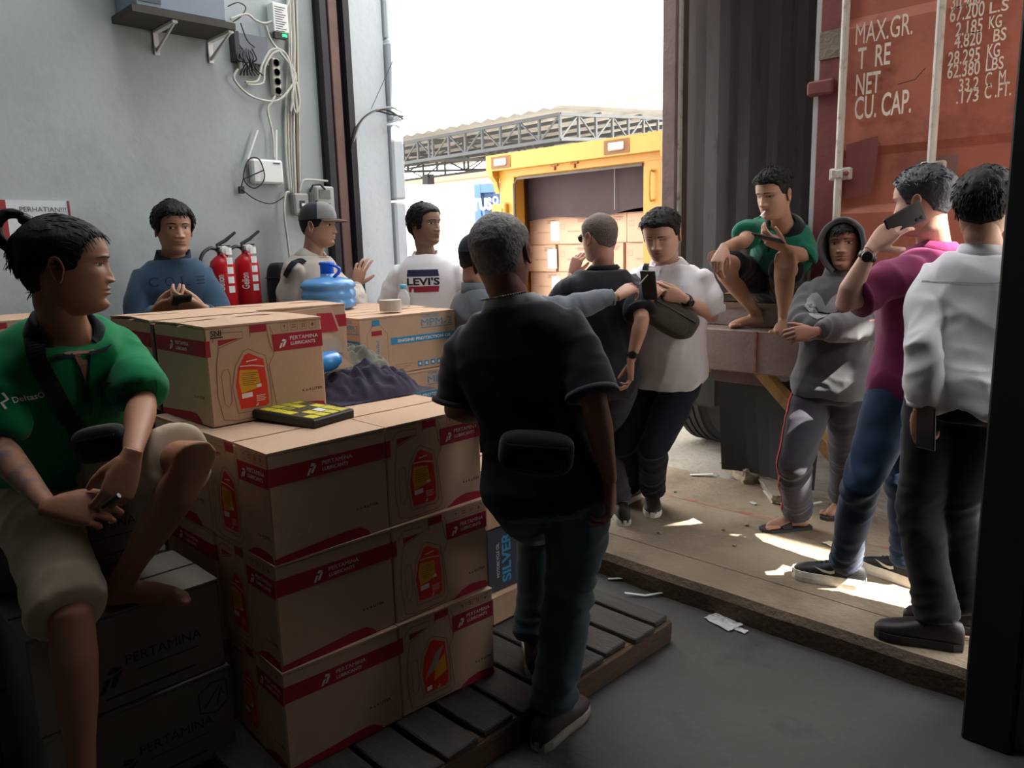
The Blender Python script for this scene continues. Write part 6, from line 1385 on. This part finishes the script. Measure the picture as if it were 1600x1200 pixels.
# --- 3 man in white print T-shirt
S_ = 1.72; N = at(666, 396, 4.42); P = N-UP*.32*S_; f = face_dir(N, -6); r_ = np.cross(f, [0, 0, 1])
J = person('levis', 'man in a white LEVI\'S print T-shirt looking to the right'.replace("LEVI'S ", 'navy and red '), S_, P, N, f, head=at(664, 351, 4.40), hdir=face_dir(N, 46, 2), hsize=.225, shrug=-.01, build=.86,
    arms={s: {'w': A3(P)+r_*sg*.27+f*.0-A3(UP)*.02, 'e': A3(N)+r_*sg*.245-A3(UP)*.34-f*.05, 'curl': .4, 'b': r_*sg} for s, sg in (('R', 1), ('L', -1))}, legs=feet(P, f, S_, .12),
    face={'skin': skD, 'w': .95, 'lips': 1.2, 'open': .85, 'style': dict(front=6.2, side=.9, top=1.3, burn=-3, nape=-9.5, rough=.3, back=.8, clumps=[(160, 4.0, .5, lambda p: (p[0]*.15, -1.0, .1-.08*abs(p[0])) if p[1] > -6 else (0, -.2, -1), lambda v: v[2] > 0 and v[1] < 6), (90, 4.2, .5, lambda p: (0, -.1, -1), lambda v: v[1] < -2 and v[2] < 1)])},
    shirt=dict(m=c_white, name='t_shirt', sleeve=.80, collar='crew', fold=.006, hem=-.14, off=.020, soff=.022, cuff=c_white), pants=dict(m=p_black), shoes=dict(m=sh_black, sm=sh_grey))
O = A3(N)-A3(UP)*.155; ur = np.cross(A3(UP), f)
chest_decal(J, 'printed_panel', lambda mb, f_: mb.flat([(-.092, .030), (.09, .030), (.084, .068), (-.086, .068)], f_, 0), mat('print_navy', srgb(34, 36, 66), .8), O-ur*.012, ur, J['up'], f, sub=3)
chest_decal(J, 'printed_panel', lambda mb, f_: mb.flat([(-.082, -.056), (.084, -.056), (.088, -.024), (-.085, -.024)], f_, 0), mat('print_red', srgb(146, 36, 54), .8), O-ur*.012, ur, J['up'], f, sub=3)
chest_decal(J, 'lettering', lambda mb, f_: put_text(mb, "LEVI'S", f_, -.092, -.018, .042, .184, .0006, .03), mat('print_black', srgb(24, 24, 28), .8), O-ur*.012, ur, J['up'], f, sub=0)

# --- 4 man hidden behind the near man, pointing
S_ = 1.68; N = at(752, 452, 3.68); P = N-UP*.31*S_; f = face_dir(N, 118); r_ = np.cross(f, [0, 0, 1])
J = person('pointer', 'man in a dark cap mostly hidden behind the grey-haired man, arm stretched to the phone', S_, P, N, f, head=at(747, 405, 3.68), hdir=face_dir(N, 125, -8),
    arms={'R': {'w': at(966, 462, 3.56), 'e': at(880, 484, 3.50), 'd': at(1006, 436, 3.66)-at(966, 462, 3.56), 'b': -A3(RT)*.1+A3(UP)*.85-A3(FW)*.5, 'curl': [.34, .5, .62, .7], 'thumb': (.35, .35)}, 'L': {'w': at(800, 600, 3.8), 'pole': -A3(UP), 'curl': .4}},
    legs=feet(P, f, S_, 0.0), face={'skin': skB, 'style': dict(front=4.5, side=.5, top=.5, burn=-1.5, nape=-5.5, rough=.2)},
    shirt=dict(m=c_denimgrey, sleeve=1.90, collar='shirt', fold=.008, cuff=c_denimgrey), pants=dict(m=p_dark), shoes=dict(m=sh_black, sm=sh_grey))
cap_mesh(J, '', cloth('cap_navy', srgb(36, 40, 52)), MATS['cap_navy'], None, MATS['cap_navy'])
o = MB().tube([at(998, 446, 3.62), at(1012, 430, 3.66)], .004, 8).build('pen', mat('pen_black', (.02, .02, .02), .4)); tag(o, 'short dark pen pinched in the pointing hand', 'pen')

# --- 5 near man with his back to us
S_ = 1.68; N = at(803, 476, 2.30); P = at(856, 756, 2.27); f = face_dir(N, 168); r_ = np.cross(f, [0, 0, 1])
a1 = gp(862, 1152, 0)+UP*.084; t1 = gp(925, 1105, 0)-gp(848, 1180, 0); a2 = gp(838, 1040, .122)+UP*.084
J = person('near', 'grey-haired man in black polo and dark jeans, back to us, leaning on the cartons', S_, P, N, f, head=at(783, 398, 2.28), hdir=face_dir(N, 163, -6), hroll=-.17, hsize=.232, build=1.10, belly=.02, shw=.93,
    arms={'L': {'w': at(772, 650, 2.55), 'e': at(712, 640, 2.33), 'curl': .3, 'd': A3(RT), 'b': UP}, 'R': {'w': at(953, 752, 2.14), 'e': at(930, 636, 2.12), 'd': A3(DN)*.95+A3(RT)*.05, 'b': A3(RT)*.9-A3(FW)*.3, 'curl': [.42, .5, .55, .6], 'thumb': (.4, .3)}},
    legs={'R': {'a': a1, 'toe': [t1.x, t1.y, 0], 'pole': f}, 'L': {'a': a2, 'toe': face_dir(N, 178), 'pole': f}},
    face={'skin': srgb(138, 92, 78), 'w': 1.03, 'hair': (.1, .1, .1), 'style': dict(front=6.0, side=.45, top=.9, burn=-1.0, nape=-7.2, rough=.35, freq=.9, fade0=-4, fade1=6)}, hair_mat=hair_grey,
    shirt=dict(m=c_navy, name='polo_shirt', sleeve=.88, collar='polo', cm=col_grey, off=.022, soff=.024, hem=-.10, fold=.006, flare=.004, cuff=cloth('cuff_edge', srgb(58, 56, 66))), pants=dict(m=j_teal, loose=.02, hemw=1.5, af=.014, kf=.010), shoes=dict(m=sh_brown, sm=sh_grey, lm=None, w=1.05))
c = at(838, 706, 2.06)
wb2 = pouch('waist_bag', 'black waist bag on the back of the grey-haired man', A3(c), RT*.97-UP*.1, UP, (.21, .09, .115), bagm)
strap_thing(wb2, J, [(735, 695), (770, 700), (820, 706), (870, 712), (895, 716)], .035, bagm, off=.004)
pm_ = PM(); pts_ = [J['HW']([7.2*math.sin(a), -1.6-6.3*math.cos(a), -11.6-.8*math.cos(a)]) for a in np.linspace(-1.3, 1.3, 28)]
for q in pts_[2:-2]: pm_.ball(q+A3(-FW)*.006, .0035)
v, q = pm_.raw(); o = J['child']('chain_necklace', v, q, chrome); tag(o, kind='stuff')
o = MB().stroke([(-.018, 0), (0, .008), (.02, .006), (.022, -.004), (-.016, -.008)], .0025, lambda u, v, d: Vector(at(722, 478, 2.14))+RT*u+UP*v, 0, True).build('hook_clip', white); bpy.data.objects.remove(o)

# --- 6 bald man in black T-shirt
S_ = 1.64; N = at(942, 418, 3.92); P = at(944, 590, 3.94); f = face_dir(N, -158); r_ = np.cross(f, [0, 0, 1]); g_ = .12
J = person('bald', 'shaven-headed man in black T-shirt facing the yellow truck, hand at his sunglasses', S_, P, N, f, head=at(937, 370, 3.9), hdir=face_dir(N, -140, -3), hsize=.235, build=1.06,
    arms={'R': {'w': at(986, 564, 3.70), 'e': at(1003, 500, 3.72), 'd': A3(DN), 'b': A3(RT), 'curl': [.4, .45, .5, .55]}, 'L': {'w': at(893, 430, 4.12), 'e': at(868, 492, 4.02), 'd': A3(UP)*.8+A3(RT)*.3, 'b': -A3(FW)*.6-A3(RT)*.6, 'curl': .55}},
    legs=feet(P, f, S_, g_, .06), face={'skin': srgb(178, 132, 112), 'w': 1.02, 'style': dict(front=5.6, side=.06, top=.10, burn=-1, nape=-6.0, rough=.25, fade0=-4, fade1=6)}, hair_mat=hair_buzz,
    shirt=dict(m=c_black, name='t_shirt', sleeve=.85, collar='crew', hem=-.16, off=.022, soff=.026, fold=.006, cuff=c_black), pants=dict(m=p_dark), shoes=dict(m=sh_black, sm=sh_grey))
watch(J, 'R')
HW = J['HW']; b = PM()
for s in (-1, 1):
    b.limb([HW([s*7.6, -1, .8]), HW([s*7.7, 4, .9]), HW([s*6.4, 9.4, .8])], [.002]*3, 6)
v, q = b.raw(); go = J['child']('sunglasses', v, q, black)
for s in (-1, 1):
    an = np.linspace(0, 2*math.pi, 18, False); V = [HW([s*(3.4+2.7*math.cos(t)), 10.6-.25*(3.4+2.7*math.cos(t)), .0+2.0*math.sin(t)]) for t in an]; V2 = [q_+(HW([0, 0, 0])-HW([0, .25, 0])) for q_ in V]
    np_obj('lens', np.array(V+V2), [tuple(range(18)), tuple(range(35, 17, -1))]+[(i, (i+1) % 18, 18+(i+1) % 18, 18+i) for i in range(18)], mat('green_lens', srgb(24, 62, 56), .15), go, J['base'], None, False)

# --- 7 heavy man in a white shirt looking at his phone
S_ = 1.66; N = at(1044, 412, 4.05); P = at(1040, 580, 4.08); f = face_dir(N, -22); r_ = np.cross(f, [0, 0, 1])
fr_ = gp(1022, 796, .12); fl_ = gp(988, 786, .12)
J = person('white', 'heavy man in a white short-sleeved shirt and navy trousers reading his phone', S_, P, N, f, head=at(1034, 366, 3.95), hdir=face_dir(N, -18, -20), hsize=.240, build=1.22, belly=.055,
    arms={'R': {'w': at(1008, 472, 3.76), 'e': at(976, 494, 3.98), 'd': A3(RT)*.55+A3(UP)*.6, 'b': A3(f)*.6-A3(RT)*.5, 'curl': .5, 'thumb': (.4, .4)}, 'L': {'w': at(1068, 466, 3.76), 'e': at(1112, 494, 3.98), 'd': -A3(RT)*.85+A3(UP)*.30+f*.15, 'b': f*.75+A3(RT)*.2, 'curl': [.45, .5, .55, .6], 'thumb': (.4, .4)}},
    legs={'R': {'a': fl_+UP*.083-FW*-.06, 'toe': face_dir(N, -32), 'pole': f}, 'L': {'a': fr_+UP*.083+FW*.06, 'toe': face_dir(N, 2), 'pole': f}},
    face={'skin': skC, 'w': 1.10, 'open': .18, 'lean': -.4, 'stubble': .3, 'style': dict(front=6.3, side=.45, top=1.7, burn=-.5, nape=-5, rough=.35, fade0=2.5, fade1=6.5, quiff=.3, clumps=[(110, 2.2, .5, lambda p: (p[0]*.3+.5, .5, .4), lambda v: v[2] > 6)])},
    shirt=dict(m=c_white, sleeve=.86, collar='shirt', hem=-.13, off=.022, soff=.024, fold=.007, flare=.016, cuff=c_white), pants=dict(m=p_navy, loose=.016, af=.013), shoes=dict(m=mat('brown_black_shoe', srgb(58, 48, 42), .6), sm=sh_white, lm=lace))
watch(J, 'L', 'dark watch on the left wrist'); neckline(J, skC, cloth('collar_white', srgb(232, 230, 234), var=.02), .085)
chest_decal(J, 'placket', lambda mb, f_: mb.flat([(-.016, -.52), (.016, -.52), (.016, 0), (-.016, 0)], f_, 0), cloth('placket_white', srgb(214, 212, 218), var=.02), A3(N)-A3(UP)*.03, -r_, J['up'], f, sub=8)
chest_decal(J, 'breast_pocket', lambda mb, f_: mb.flat([(-.05, -.06), (0, -.075), (.05, -.06), (.05, .045), (-.05, .045)], f_, 0), MATS['placket_white'], A3(N)-A3(UP)*.15-r_*.085+f*.0, -r_, J['up'], f, sub=4)
ph_ = phone(at(1014, 446, 3.70), A3(UP)*.85+A3(RT)*.05-f*-.35, -f+A3(UP)*.35, 'dark phone held up by the heavy man in the white shirt', size=(.075, .15, .011))
bg_ = pouch('sling_bag', 'olive-grey sling bag across the belly of the heavy man in white', A3(at(1046, 494, 3.80)), RT*.86-UP*.5, UP*.86+RT*.5, (.30, .10, .16), bag_ol)
strap_thing(bg_, J, [(1006, 470), (1006, 445), (1009, 420), (1016, 404)], .028, bagm)

# --- 8 youth squatting in the container doorway
S_ = 1.66; P = at(1214, 447, 4.48); N = at(1224, 352, 4.12); f = face_dir(N, -22); r_ = np.cross(f, [0, 0, 1])
fR = gp(1178, 512, 1.10); fL = gp(1222, 520, 1.10)
J = person('squat', 'barefoot youth in green polo squatting in the open container with a cigarette', S_, P, N, f, head=at(1210, 303, 3.98), hdir=face_dir(N, -36, -12), hsize=.232,
    arms={'R': {'w': at(1131, 386, 3.86), 'e': at(1162, 378, 4.08), 'd': A3(DN)*.6-A3(RT)*.35-A3(FW)*.3, 'b': -A3(RT)*.6+A3(UP)*.4-A3(FW)*.5, 'curl': [.4, .5, .6, .65]}, 'L': {'w': at(1226, 388, 3.86), 'e': at(1256, 400, 4.08), 'd': -A3(RT)*.85+A3(UP)*.45, 'b': A3(DN)*.8-A3(FW)*.5, 'curl': [.35, .45, .5, .5], 'thumb': (.5, .2)}},
    legs={'R': {'a': fR+UP*.077+Vector((.0, .03, 0)), 'k': at(1118, 404, 4.02), 'toe': face_dir(N, -58)*A3((1, 1, 0))}, 'L': {'a': fL+UP*.077+Vector((.0, .02, 0)), 'k': at(1226, 404, 3.92), 'toe': face_dir(N, -12)*A3((1, 1, 0))}},
    face={'skin': skB, 'w': .98, 'open': .45, 'style': dict(front=6.2, side=.3, top=2.0, burn=-.5, nape=-4.5, rough=.55, freq=1.2, fade0=3.5, fade1=7, clumps=[(150, 1.8, .5, lambda p: (p[0]*.5, .4, .5), lambda v: v[2] > 5.5)])},
    shirt=dict(m=c_teal, name='polo_shirt', sleeve=.72, collar='polo', cm=col_dark, off=.02, soff=.022, fold=.007, hem=.36), pants=dict(m=cloth('black_shorts', srgb(24, 25, 30)), to=.72, loose=.02, name='shorts', top=.44), shoes=None)
neckline(J, skB, col_dark, .105)
phone(at(1200, 372, 3.82), -A3(RT)*.6+A3(FW)*.6+A3(UP)*.2, A3(UP)*.8+A3(FW)*.3, 'dark phone in the palm of the squatting youth')
mp = J['HW']([-1.2, 10.2, -6.4]); md_ = nrm(J['HW']([-2.5, 16, -8.2])-mp); o = MB().tube([mp, mp+md_*.056], .004, 8).build('cigarette', mat('cig_white', srgb(232, 228, 220), .7)); tag(o, 'white cigarette in the mouth of the squatting youth', 'cigarette')
MB().tube([mp+md_*.056, mp+md_*.062], .0041, 8).build('ash_tip', mat('ash', srgb(90, 84, 80), .9), o)

# --- 9 hooded boy with folded arms
S_ = 1.56; N = at(1318, 436, 3.68); P = at(1300, 604, 3.66); f = face_dir(N, -14); r_ = np.cross(f, [0, 0, 1])
aR = gp(1245, 826, .12); aL = gp(1318, 800, .12)
def hood(pm, J):
    HW_ = J['HW']; R = []
    for t in np.linspace(0, 1, 9):
        pass
    pm.limb([J['N']-J['f']*.02-J['up']*.03, J['N']-J['f']*.03+J['up']*.055], [.098, .084], 18)
J = person('hood', 'boy in a charcoal hoodie with the hood up and arms folded by the container', S_, P, N, f, head=at(1320, 382, 3.64), hdir=face_dir(N, -10, 4), hroll=.06, hsize=.222,
    arms={'L': {'w': at(1272, 518, 3.33), 'e': at(1354, 506, 3.52), 'd': -A3(RT)*.9-A3(UP)*.1-A3(FW)*.1, 'b': f*.8+A3(UP)*.2, 'curl': [.6, .65, .7, .75], 'thumb': (.7, .2)}, 'R': {'w': at(1328, 512, 3.44), 'e': at(1254, 512, 3.58), 'd': A3(RT), 'b': f, 'curl': .4}},
    legs={'R': {'a': aR+UP*.078+RT*.0, 'toe': face_dir(N, -62)*A3((1, 1, 0)), 'pole': f}, 'L': {'a': aL+UP*.078, 'toe': face_dir(N, -30)*A3((1, 1, 0)), 'pole': f}},
    face={'skin': skA, 'w': .95, 'lips': 1.1, 'style': dict(front=4.6, side=.7, top=1.0, burn=-1, nape=-5, rough=.3, clumps=[(110, 3.2, .5, lambda p: (.5-p[0]*.1, .5, -.9), lambda v: v[2] > 4.2 and v[1] > 3)])},
    shirt=dict(m=c_hood, name='hoodie', sleeve=1.92, off=.03, soff=.026, fold=.008, hem=-.10, flare=.02, extra=hood), pants=dict(m=p_dark, name='track_trousers', loose=.026, hemw=1.1, af=.014), shoes=dict(bare=True))
HW = J['HW']
V = []; na = 34; nv = 14
for j in range(nv+1):
    t = j/nv
    for i in range(na+1):
        a = -2.55+5.1*i/na
        # opening ring -> back of hood
        zc = -2.0+0*t; R_z = 13.6-3.6*t**2; R_x = 9.8-3.2*t**2.2; y = 8.2-19.5*t
        s_ = math.sin(a); c_ = math.cos(a); k = (1-max(0, t-.75)/.25*.75)
        V.append(HW([R_x*s_*k*(1-.12*max(0, -c_)), y-2.6*max(0, -c_)*(1-t), zc+(R_z*c_ if c_ > 0 else 12.5*c_)*k-1.5*t]))
Q = [(j*(na+1)+i, j*(na+1)+i+1, (j+1)*(na+1)+i+1, (j+1)*(na+1)+i) for j in range(nv) for i in range(na)]
V = np.array(V); V += (V-V.mean(0))*.05*vn(V*22, 4)[:, None]
ho = J['child']('hood', V, Q, c_hood); sm_ = ho.modifiers.new('t', 'SOLIDIFY'); sm_.thickness = .014; sm_.offset = 1
pm_ = PM(); pm_.limb([V[i] for i in range(na+1)], [.010]*(na+1), 8); v, q = pm_.raw(); np_obj('hood_edge', v, q, c_hood, ho, J['base'])
def heart(mb, f_):
    pts = [(0, -.07)]+[(.062*math.sin(t)**3*1.05, .075*(math.cos(t)*.78-math.cos(2*t)*.30-math.cos(3*t)*.12)-.01) for t in np.linspace(math.pi*.98, .02, 14)]; pts += [(-x, y) for x, y in pts[::-1][:-1]]
    mb.flat(pts, f_, 0)
ur = np.cross(A3(UP), f)
for s in (-1, 1):
    def half(mb, f_, s=s): 
        c_, s_ = math.cos(s*.55), math.sin(s*.55)
        pts = [(.0, -.055), (.028, -.02), (.03, .03), (.018, .05), (0, .056), (-.018, .05), (-.03, .03), (-.028, -.02)]
        mb.flat([(s*.045+x*c_-y*s_*-1*-1, x*s_+y*c_) for x, y in pts], f_, 0)
    chest_decal(J, 'printed_mark', lambda mb, f_, s=s: mb.flat([(x*math.cos(-s*.62)-y*math.sin(-s*.62)+s*.038, x*math.sin(-s*.62)+y*math.cos(-s*.62)) for x, y in [(.0, -.07), (.026, -.03), (.034, .02), (.024, .052), (0, .062), (-.024, .052), (-.034, .02), (-.026, -.03)]], f_, 0), mat('hoodie_print', srgb(140, 138, 138), .9), A3(N)-A3(UP)*.112-ur*.035, ur, J['up'], f, sub=9, off=.008)
hem_ = PM(); 
for s in 'R':
    hp, kn, an_ = J['hip'+s], J['kn'+s], J['an'+s]
out_ = A3(-RT); strap_on(J, 'side_stripe', [J['hipR']+out_*.12, J['hipR']*.5+J['knR']*.5+out_*.1, J['knR']+out_*.08, J['knR']*.5+J['anR']*.5+out_*.08, J['anR']+out_*.07+A3(UP)*.02], .010, mat('stripe_red', srgb(190, 50, 50), .8), bvhs=('pbvh',), off=.002)
for s in 'RL':   # slides
    td = nrm(J['anR']*0+A3(face_dir(N, -62 if s == 'R' else -30))*A3((1, 1, 0))); g0 = J['an'+s]-A3(UP)*.078; sdv = np.cross(td, A3(UP)); L_ = .27
    out = [(0, .02), (.03, .034), (.3, .036), (.6, .046), (.85, .048), (1.0, .02)]; poly = [(t*L_-.075, w) for t, w in out]+[(t*L_-.075, -w) for t, w in out[::-1]]
    b = MB(); b.prism(poly, lambda u, v, d: Vector(g0+td*u+sdv*v+A3(UP)*d), .0, .016); so = np_obj('sandal', np.array([list(v) for v in b.V]), b.F, mat('dark_sandal', srgb(44, 42, 42), .8), J['body'], J['base'], None, False)
    pm_ = PM()
    R_ = []
    for t in (.44, .50, .56, .62):
        an = np.linspace(-.35, math.pi+.35, 12); R_.append(np.vstack([[g0+td*(t*L_-.075)+sdv*(.047*math.cos(q_))+A3(UP)*(.012+.05*max(0, math.sin(q_))*(1.15-.6*(t-.44)/.18)) for q_ in an]]))
    v = np.vstack(R_); Qs = [(i*12+j, i*12+j+1, (i+1)*12+j+1, (i+1)*12+j) for i in range(3) for j in range(11)]
    np_obj('sandal_band', v, Qs, MATS['dark_sandal'], so, J['base'])

# --- 10 man in plum polo on the phone
S_ = 1.74; N = at(1462, 388, 2.98); P = at(1420, 606, 3.02); f = face_dir(N, -112); r_ = np.cross(f, [0, 0, 1])
tl_ = gp(1232, 905, .12)-gp(1340, 925, .12); tr_ = gp(1358, 895, .12)-gp(1438, 925, .12); aL = gp(1322, 918, .12)+UP*.087+FW*.03; aR = gp(1420, 915, .12)+UP*.087+FW*.03
J = person('plum', 'man in a plum polo and blue jeans talking on a phone on the slab', S_, P, N, f, head=at(1443, 314, 2.96), hdir=face_dir(N, -112, -5), hsize=.238, build=1.08,
    arms={'L': {'w': at(1362, 388, 2.76), 'e': at(1318, 474, 2.80), 'd': A3(UP)*.62+A3(RT)*.70+A3(FW)*.14, 'b': -A3(FW)*.75-A3(RT)*.45+A3(UP)*.3, 'curl': [.26, .34, .40, .44], 'thumb': (.75, .3), 'spread': .1}, 'R': {'w': at(1440, 575, 3.22), 'e': at(1480, 500, 3.25), 'curl': .5}},
    legs={'L': {'a': aL, 'k': at(1346, 756, 2.86), 'toe': [tl_.x, tl_.y, 0]}, 'R': {'a': aR, 'k': at(1412, 752, 3.08), 'toe': [tr_.x, tr_.y, 0]}},
    face={'skin': skC, 'w': 1.0, 'hair': (.03, .03, .032), 'style': dict(front=6.0, side=.35, top=1.6, burn=-1.5, nape=-5.8, rough=.4, fade0=0, fade1=6.5, clumps=[(120, 2.4, .5, lambda p: (p[0]*.2, -.3, .5), lambda v: v[2] > 5)])}, hair_mat=mat('dark_grey_hair', srgb(44, 46, 52), .5, .3, 60, .3, 90, spec=.4),
    shirt=dict(m=c_purple, name='polo_shirt', sleeve=.80, collar='polo', off=.022, soff=.024, fold=.006, hem=-.16, cuff=c_purple), pants=dict(m=j_blue, loose=.010, kf=.011, af=.014, hemw=1.1), shoes=dict(m=sh_black, sm=sh_white, lm=lace, swoosh=swm, st=.040))
watch(J, 'L', 'black digital watch on the raised wrist')
phone(at(1414, 343, 2.785), A3(RT)*.86+A3(UP)*.42+A3(FW)*.2, A3(FW)*.9-A3(RT)*.1, 'black phone pressed to the ear of the man in plum', size=(.076, .158, .010))

# --- 11 man in white long-sleeved shirt by the post
S_ = 1.70; N = at(1543, 398, 2.64); P = at(1505, 622, 2.63); f = face_dir(N, 172); r_ = np.cross(f, [0, 0, 1])
aL = gp(1462, 1008, .12)+UP*.085; td_ = gp(1388, 1003, .12)-gp(1470, 1018, .12)
J = person('whiteback', 'dark-haired man in a white shirt and black trousers seen from behind at the post', S_, P, N, f, head=at(1538, 322, 2.62), hdir=face_dir(N, 176, -3), hsize=.232,
    arms={'L': {'w': at(1438, 640, 2.58), 'e': at(1436, 540, 2.56), 'd': A3(DN)*.95+A3(RT)*.15, 'b': -A3(RT)*.7-A3(FW)*.6, 'curl': [.5, .55, .6, .62], 'thumb': (.5, .5)}, 'R': {'w': at(1580, 640, 2.75), 'pole': -f, 'curl': .4}},
    legs={'L': {'a': aL, 'toe': [td_.x, td_.y, 0], 'pole': f*.3-A3(RT)*.3}, 'R': {'a': aL+RT*.16+FW*.10, 'toe': [td_.x, td_.y, 0], 'pole': f*.3-A3(RT)*.3}},
    face={'skin': skB, 'w': 1.0, 'style': dict(front=6, side=.9, top=1.9, burn=-2, nape=-6.4, rough=.35, fade0=-3, fade1=6, clumps=[(200, 2.4, .42, lambda p: (p[0]*.12, -.25, -1), lambda v: v[1] < 3 and v[2] > -4)])},
    shirt=dict(m=c_white, sleeve=1.9, collar='shirt', off=.020, soff=.024, fold=.008, hem=-.08, waist=.010, cuff=c_white), pants=dict(m=p_black, loose=.02), shoes=dict(m=mat('dark_brown_shoe', srgb(44, 36, 36), .5), sm=mat('dark_sole', srgb(36, 30, 28), .7)))
chest_decal(J, 'yoke_seam', lambda mb, f_: mb.stroke([(-.17, -.085), (0, -.09), (.17, -.085)], .004, f_, 0), cloth('seam_white', srgb(180, 178, 184), var=.02), A3(N), -r_*-1, J['up'], -f, sub=6)
phone(at(1447, 668, 2.53), A3(UP)*.95-A3(RT)*.05, -A3(FW)*.3-A3(RT)*.8, 'black phone carried low by the man in the white shirt')

# --- 12 seated man in green polo
S_ = 1.68; N = at(106, 520, 1.97); P = at(96, 742, 2.20); f = face_dir(N, 18); r_ = np.cross(f, [0, 0, 1])
kR = at(112, 968, 1.78); kL = at(308, 716, 1.86); aR_ = kR+Vector((.03, -.03, -.40)); fL = gp(196, 946, .655)
J = person('green', 'man with topknot in green polo and khaki shorts sitting on cartons at left', S_, P, N, f, head=at(100, 414, 1.93), hdir=face_dir(N, 84, -2), hsize=.232, shw=.84,
    arms={'R': {'w': at(76, 792, 1.66), 'e': at(-12, 690, 1.84), 'd': A3(RT)*.85-A3(UP)*.12+A3(FW)*.1, 'b': -A3(FW)*.75+A3(UP)*.5, 'curl': [.5, .55, .6, .65], 'thumb': (.55, .3)}, 'L': {'w': at(206, 712, 1.72), 'e': at(222, 632, 1.98), 'd': A3(DN)*.8-A3(RT)*.25-A3(FW)*.35, 'b': -A3(FW)*.4+A3(RT)*.7+A3(UP)*.3, 'curl': [.5, .55, .6, .6], 'thumb': (.5, .4)}},
    legs={'R': {'a': aR_, 'k': kR, 'toe': face_dir(N, 10)*A3((1, 1, 0))}, 'L': {'a': fL+UP*.075, 'k': kL, 'toe': face_dir(N, 62)*A3((1, 1, 0))}},
    face={'skin': srgb(156, 108, 84), 'w': .95, 'lips': 1.25, 'nose': 1.05, 'open': .7, 'ink_arm': 'R', 'style': dict(front=6.4, side=.45, top=.7, burn=-1.5, nape=-7.5, rough=.22, fade0=-2, fade1=6, back=.2,
        clumps=[(420, 4.2, .27, lambda p: (-.05*p[0], -1.0, .25 if p[1] > 0 else -.1), lambda v: v[2] > -1), (60, 3.0, .3, lambda p: (p[0]*.1, .8, -.2), lambda v: v[1] > 5 and v[2] > 4.5), (200, 3.0, .27, lambda p: (0, -.5, -.8), lambda v: v[1] < -3 and v[2] < 2)])},
    shirt=dict(m=c_green, name='polo_shirt', sleeve=.86, collar='polo', cm=col_dark, off=.016, soff=.013, fold=.008, hem=-.10, waist=.012, cuff=cloth('dark_green_cuff', srgb(10, 84, 52))), pants=dict(m=c_khaki, to=.97, toL=.86, loose=.024, name='cargo_shorts', top=.12, off=.02), shoes=None)
HW = J['HW']; pm_ = PM()
pts = [HW(q) for q in ([0, -6.0, 9.6], [0, -8.3, 11.6], [0, -11.0, 11.6], [0, -13.0, 9.4], [0, -12.9, 6.6], [0, -11.6, 4.4], [0, -9.6, 2.6])]
pm_.limb([A3(v) for v in bez([Vector(p) for p in pts], 5)], list(np.interp(np.linspace(0, 1, 31), [0, .15, .4, .7, 1], [.010, .011, .014, .014, .009])), 12); v, q = pm_.raw(); v = v+nrm(HW([1, 0, 0])-HW([0, 0, 0]))*.006*vn(v*90, 3)[:, None]; o = J['child']('topknot', v, q, hairm)
pm_ = PM(); pm_.limb([HW([0, -6.2, 9.7]), HW([0, -7.6, 10.9])], [.015, .015], 14); v, q = pm_.raw(); np_obj('hair_tie', v, q, black, o, J['base'])
ur = np.cross(A3(UP), f)
neckline(J, srgb(150, 106, 84), cloth('dark_navy_collar', srgb(22, 28, 40)), .145, .040, .07)
chest_decal(J, 'placket', lambda mb, f_: mb.flat([(-.016, -.24), (.016, -.24), (.016, -.10), (-.016, -.10)], f_, 0), cloth('placket_green', srgb(10, 88, 52)), A3(N)-A3(UP)*.02, ur, J['up'], f, sub=5)
chest_decal(J, 'breast_pocket', lambda mb, f_: mb.flat([(-.055, -.07), (0, -.08), (.055, -.07), (.055, .06), (-.055, .06)], f_, 0), MATS['placket_green'], A3(N)-A3(UP)*.18+ur*.10, ur, J['up'], f, sub=5)
chest_decal(J, 'lettering', lambda mb, f_: (put_text(mb, 'DeltasOil', f_, -.035, 0, .018, .075, 0, .015, .12), mb.stroke([(-.055, -.012), (-.06, .006), (-.045, .014), (-.052, .034)], .006, f_, 0)), white, A3(N)-A3(UP)*.155-ur*.115, ur, J['up'], f)
wb3 = pouch('sling_bag', 'black sling bag in the lap of the seated man in green', A3(at(158, 692, 1.80)), RT*.95+UP*.15, UP, (.13, .06, .085), bagm)
strap_thing(wb3, J, [(52, 532), (64, 570), (90, 625), (118, 668), (140, 690)], .042, bagm, off=.005)
o = MB().tube([at(160, 792, 1.60), at(186, 774, 1.60)], .006, 8).build('lighter', mat('lighter_dark', (.03, .02, .02), .3)); tag(o, 'small dark object pinched between the fingers of the seated man', 'lighter')

for o in list(COL.objects):   # flat print and sets of tiny marks are one printed piece each
    if o.type == 'MESH' and o.parent and o.name.split('.')[0] in ('printed_band', 'printed_outline', 'printed_text', 'lettering', 'printed_cutaway'): o['kind'] = 'stuff'
